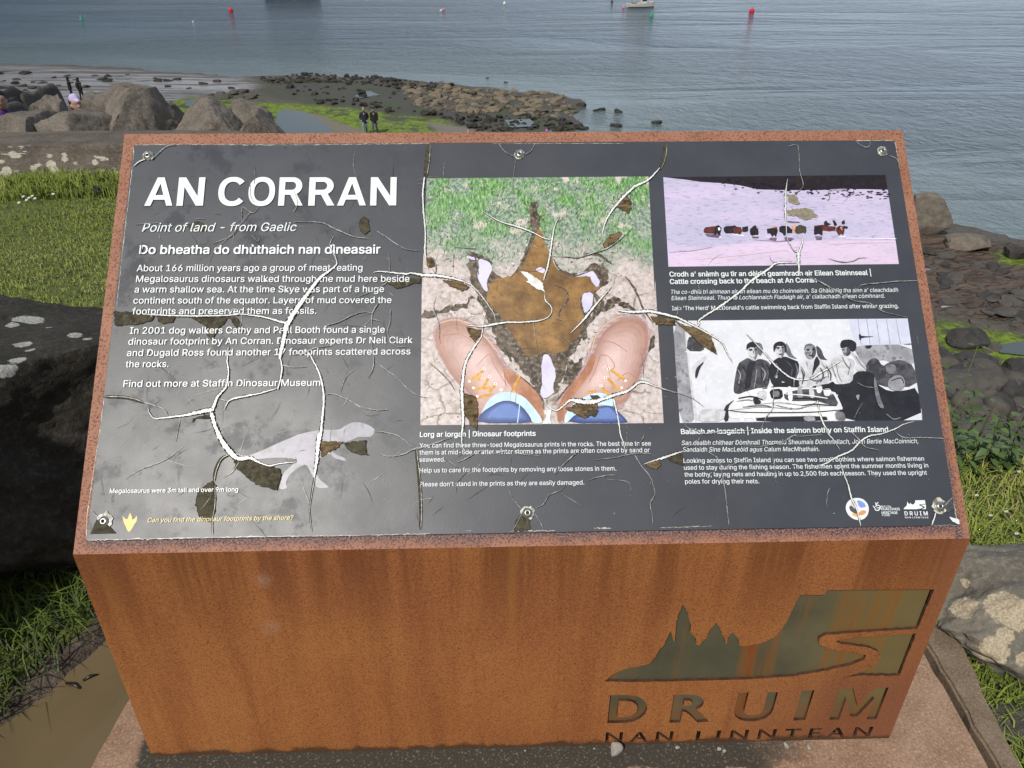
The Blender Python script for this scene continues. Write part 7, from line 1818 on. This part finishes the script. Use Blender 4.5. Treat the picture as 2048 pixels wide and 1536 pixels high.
def person(loc, rotz, label, jacket, legs, hair, hat=None, stride=0.25, arm='down', crouch=False, hood=False, bag=None):
    root = empty('person', loc); root.rotation_euler = (0, 0, rotz); tag(root, label, 'person')
    hz = 0.92
    if crouch: hz = 0.42
    s = stride
    if crouch: kL, kR = (-.11, -.42, .50), (.11, -.38, .46); fL, fR = (-.11, -.32, .05), (.11, -.28, .05)
    else: kL, kR = (-.10, -s * .55, .50), (.10, s * .30, .49); fL, fR = (-.10, -s * .75, .07), (.10, s * .85, .09)
    hL, hR = (-.10, 0, hz), (.10, 0, hz); ch = (0, -0.02, hz + .42); nk = (0, -.02, hz + .55); hd = (0, -.045, hz + .68)
    shL, shR = (-.19, -.02, hz + .46), (.19, -.02, hz + .46)
    if arm == 'point': eL, wL = (-.30, -.20, hz + .40), (-.36, -.46, hz + .44); eR, wR = (.25, .04, hz + .20), (.24, -.10, hz + .0)
    elif arm == 'pockets': eL, wL = (-.29, .08, hz + .20), (-.20, -.08, hz + .02); eR, wR = (.29, .08, hz + .20), (.20, -.08, hz + .02)
    elif crouch: eL, wL = (-.26, -.14, hz + .22), (-.10, -.36, hz + .16); eR, wR = (.26, -.14, hz + .22), (.10, -.34, hz + .16)
    else: eL, wL = (-.25, .06, hz + .20), (-.25, -.06, hz - .04); eR, wR = (.25, -.02, hz + .20), (.24, -.14, hz - .02)
    def ext(a, b, k): return tuple(np.array(b) + (np.array(b) - np.array(a)) / np.linalg.norm(np.array(b) - np.array(a)) * k)
    body = [(nk, hd, .052, .06), (hd, (0, -.05, hz + .74), .085, .088), ((0, -.06, hz + .66), (0, -.075, hz + .64), .062, .055), ((0, -.145, hz + .685), (0, -.14, hz + .67), .014, .016), ((-.088, -.03, hz + .69), (-.088, -.03, hz + .67), .02, .016), ((.088, -.03, hz + .69), (.088, -.03, hz + .67), .02, .016), ((0, 0, hz), ch, .10, .12), (hL, kL, .07, .05), (hR, kR, .07, .05), (kL, fL, .045, .035), (kR, fR, .045, .035), (shL, eL, .04, .035), (shR, eR, .04, .035), (eL, wL, .034, .026), (eR, wR, .034, .026), (shL, shR, .05, .05)]
    for e, w in ((eL, wL), (eR, wR)):
        body.append((w, ext(e, w, .07), .030, .036))
        for q in (-.022, -.008, .008, .022): body.append((tuple(np.array(ext(e, w, .09)) + np.array([0, q, 0])), tuple(np.array(ext(e, w, .15)) + np.array([0, q * 1.2, 0])), .010, .008))
        body.append((tuple(np.array(ext(e, w, .04)) + np.array([0, -.03, 0])), tuple(np.array(ext(e, w, .09)) + np.array([0, -.055, 0])), .011, .009))
    blob('body', body, M_SKIN, root, 0.014)
    blob('jacket', [((-.05, 0, hz - .06), (-.08, -.02, hz + .42), .15, .13), ((.05, 0, hz - .06), (.08, -.02, hz + .42), .15, .13), (shL, shR, .085, .085), (shL, eL, .075, .062), (shR, eR, .075, .062), (eL, tuple(np.array(eL) + (np.array(wL) - np.array(eL)) * .9), .058, .046), (eR, tuple(np.array(eR) + (np.array(wR) - np.array(eR)) * .9), .058, .046), ((0, -.01, hz + .5), (0, -.02, hz + .56), .085, .075)], jacket, root)
    if hood: blob('hood', [((0, .01, hz + .60), (0, -.02, hz + .76), .105, .115)], jacket, root)
    blob('trousers', [(hL, kL, .105, .078), (hR, kR, .105, .078), (kL, fL, .074, .058), (kR, fR, .074, .058), (hL, hR, .11, .11)], legs, root)
    for f in (fL, fR): blob('shoe', [((f[0], f[1] + .05, f[2] - .025), (f[0], f[1] - .13, f[2] - .035), .045, .036)], M_SHOE, root)
    if hat is not None: blob('hat', [((0, -.03, hz + .785), (0, -.025, hz + .80), .094, .086), ((0, -.11, hz + .775), (0, -.15, hz + .768), .045, .035)], hat, root, .016)
    if hair is not None: blob('hair', [((0, -.015, hz + .74), (0, -.03, hz + .78), .097, .09), ((0, .03, hz + .66), (0, .03, hz + .74), .075, .085)], hair, root, .016)
    if bag is not None: blob('backpack', [((0, .17, hz + .12), (0, .16, hz + .40), .12, .10)], bag, root)
    return root
def stand(px, py):
    return ground_hit(px, py)
p = stand(731, 268); person((p.x, p.y, p.z), 0.15, 'person in navy jacket and pale jeans walking on the green weed', M_NAVY, M_JEAN, M_HAIRL, arm='pockets')
p = stand(748, 268); person((p.x + .1, p.y, p.z), -0.1, 'taller person in black coat and dark jeans walking on the green weed', M_BLK, M_DJEAN, M_HAIRD, hat=M_BLK, arm='down')
p = stand(146, 199); person((p.x, p.y, p.z), 1.9, 'person in black with one arm held out on the wet beach', M_BLK, M_BLK, None, stride=.12, arm='point', hood=True)
p = stand(166, 201); person((p.x, p.y, p.z), 2.6, 'person in black with a pale patch on the back on the wet beach', M_BLK, M_BLK, M_HAIRD, stride=.1, arm='pockets', hood=True, bag=M_BLK)
def by_head(px, py, y, **k):
    q = on_y(px, py, y); return q
q = by_head(149, 206, 13.2); person((q.x, q.y, q.z - 1.14), 0.9, 'person in a lilac cap crouching behind the brown boulders', M_OLV, M_DJEAN, M_HAIRD, hat=M_LILAC, crouch=True)
q = by_head(-3, 196, 11.0); person((q.x, q.y, q.z - 1.16), 0.5, 'person in a purple jacket at the left edge behind the boulders', M_PURPLE, M_BLK, M_HAIRD, crouch=True)
for px, py, y, lb, h in ((1093, 261, 47, 'person in a magenta hat just showing above the sign top', M_MAG), (936, 262, 47, 'fair person just showing above the sign top, left of the dark-haired one', None), (953, 263, 46, 'dark-haired person just showing above the sign top', None)):
    q = on_y(px, py, y); gz_ = ground_z(q.x, q.y); person((q.x, q.y, q.z - 1.70 if abs(q.z - 1.70 - gz_) < .5 else gz_), 0.3, lb, M_BLK if h is None else M_MAG, M_DJEAN, M_HAIRL if '936' in str(px) else M_HAIRD, hat=h)

# ------------------------------------------------------------------ boat and buoys
def boat():
    p = on_z(1281, 14, SEA); root = empty('fishing_boat', (p.x, p.y, SEA)); root.rotation_euler = (0, 0, 0.12)
    tag(root, 'small white and rust fishing boat moored at the top of the view', 'boat')
    MW = plain('white_hull_paint', (0.62, 0.62, 0.58), 0.45, .12, 3); MO = plain('rust_hull_paint', (0.30, 0.15, 0.05), 0.6, .3, 3); MD = plain('dark_gear', (0.04, 0.04, 0.045), 0.7); MG = plain('cabin_glass', (0.03, 0.045, 0.05), 0.1)
    L_ = 5.0; V = []; F = []; I = []; ns = 14; rows = [(-.25, .55), (0.05, .82), (.12, .86), (.62, 1.0)]
    for i in range(ns):
        t = i / (ns - 1); x = -L_ / 2 + L_ * t; wd = 0.95 * (1 - max(0, (t - .45) / .55) ** 2.3) * (0.86 + .14 * min(1, t * 4))
        for sd in (-1, 1):
            for z, k in rows: V.append((x + (.35 * z if t > .9 else 0), sd * max(.03, wd * k), z + (.30 * max(0, t - .55) / .45 if z > .3 else 0)))
    for i in range(ns - 1):
        for s in (0, 1):
            for k in range(3):
                a = i * 8 + s * 4 + k; b = a + 8; f = (a, b, b + 1, a + 1); F.append(f if s == 0 else f[::-1]); I.append(0 if k == 2 else 1)
        a = i * 8; F.append((a + 2, a + 10, a + 14, a + 6)); I.append(2)
    F.append((0, 1, 2, 3, 7, 6, 5, 4)); I.append(0)
    mesh_obj('hull', V, F, [MW, MO, MD], root, I)
    c = prism('wheelhouse', [(-.1, .15), (1.1, .15), (1.0, 1.55), (.0, 1.55)], 'y', -.6, .6, MW, root, None, .03)
    prism('window', [(.05, .95), (.95, .95), (.9, 1.35), (.1, 1.35)], 'y', -.615, -.603, MG, c)
    prism('window', [(.05, .95), (.95, .95), (.9, 1.35), (.1, 1.35)], 'y', .603, .615, MG, c)
    prism('cabin_roof', [(-.2, 1.552), (1.15, 1.552), (1.15, 1.62), (-.2, 1.62)], 'y', -.7, .7, MO, root)
    tube('mast', [(.3, 0, 1.62), (.3, 0, 3.0)], [.04, .025], MD, root)
    tube('gantry', [(-1.9, -.7, .5), (-1.9, -.7, 1.7), (-1.9, .7, 1.7), (-1.9, .7, .5)], [.04] * 4, MO, root)
    prism('gear_box', [(-1.6, .14), (-.8, .14), (-.8, .75), (-1.6, .75)], 'y', -.45, .45, MO, root, None, .03)
    tag(c)
boat()
def buoy(px, py, size, mat, label, shape='can'):
    p = on_z(px, py, SEA)
    prof = {'can': [(0, -.5), (.42, -.45), (.5, -.1), (.5, .5), (.42, .62), (.12, .66), (.1, .9), (0, .92)], 'ball': [(0, -.5), (.3, -.42), (.48, -.12), (.5, .12), (.38, .38), (.14, .52), (.08, .7), (0, .72)], 'cone': [(0, -.5), (.45, -.4), (.52, -.05), (.36, .4), (.16, 1.0), (.07, 1.25), (0, 1.27)]}[shape]
    V = []; F = []; n = 16
    for r, h in prof: V += [(r * size * math.cos(t * 2 * math.pi / n), r * size * math.sin(t * 2 * math.pi / n), h * size) for t in range(n)]
    for k in range(len(prof) - 1):
        for t in range(n): F.append((k * n + t, k * n + (t + 1) % n, (k + 1) * n + (t + 1) % n, (k + 1) * n + t))
    o = mesh_obj('buoy', V, F, mat, smooth=True); o.location = (p.x, p.y, SEA + 0.12 * size); o.rotation_euler = (.1, .06, 0)
    tag(o, label, 'buoy')
M_RED = plain('red_float', (0.55, 0.02, 0.03), 0.4); M_GRN = plain('green_float', (0.04, 0.32, 0.20), 0.4); M_PNK = plain('pink_float', (0.60, 0.20, 0.24), 0.4); M_WHT = plain('white_float', (0.75, 0.75, 0.74), 0.4)
buoy(462, 24, .75, M_RED, 'red buoy in the water, upper left'); buoy(1503, 26, .85, M_RED, 'red buoy in the water right of the boat'); buoy(163, 41, .55, M_GRN, 'green cone buoy in the water, far upper left', 'cone')
buoy(1303, 33, .65, M_GRN, 'green buoy just below the boat', 'cone'); buoy(887, 20, .45, M_PNK, 'pink and white buoy pair, the pink one', 'ball'); buoy(882, 22, .38, M_WHT, 'white float beside the pink buoy, top centre', 'ball')
buoy(1009, 8, .55, M_WHT, 'lone white float at the top, left of the boat', 'ball'); buoy(1247, 16, .5, M_PNK, 'pink buoy just left of the boat', 'ball'); buoy(386, 44, .25, M_WHT, 'tiny white float below the red buoy, upper left', 'ball'); buoy(1224, 4, .5, plain('dark_float', (.03, .03, .035), .5), 'dark float left of the boat at the top edge', 'ball')
p = on_z(590, -4, SEA)
rock('reef', (p.x, p.y, SEA), (11, 5, 1.6), DARK, 701, 5, 0, 0.4, 'low black reef at the top edge of the water', 'reef', cuts=4, amp=0.2)
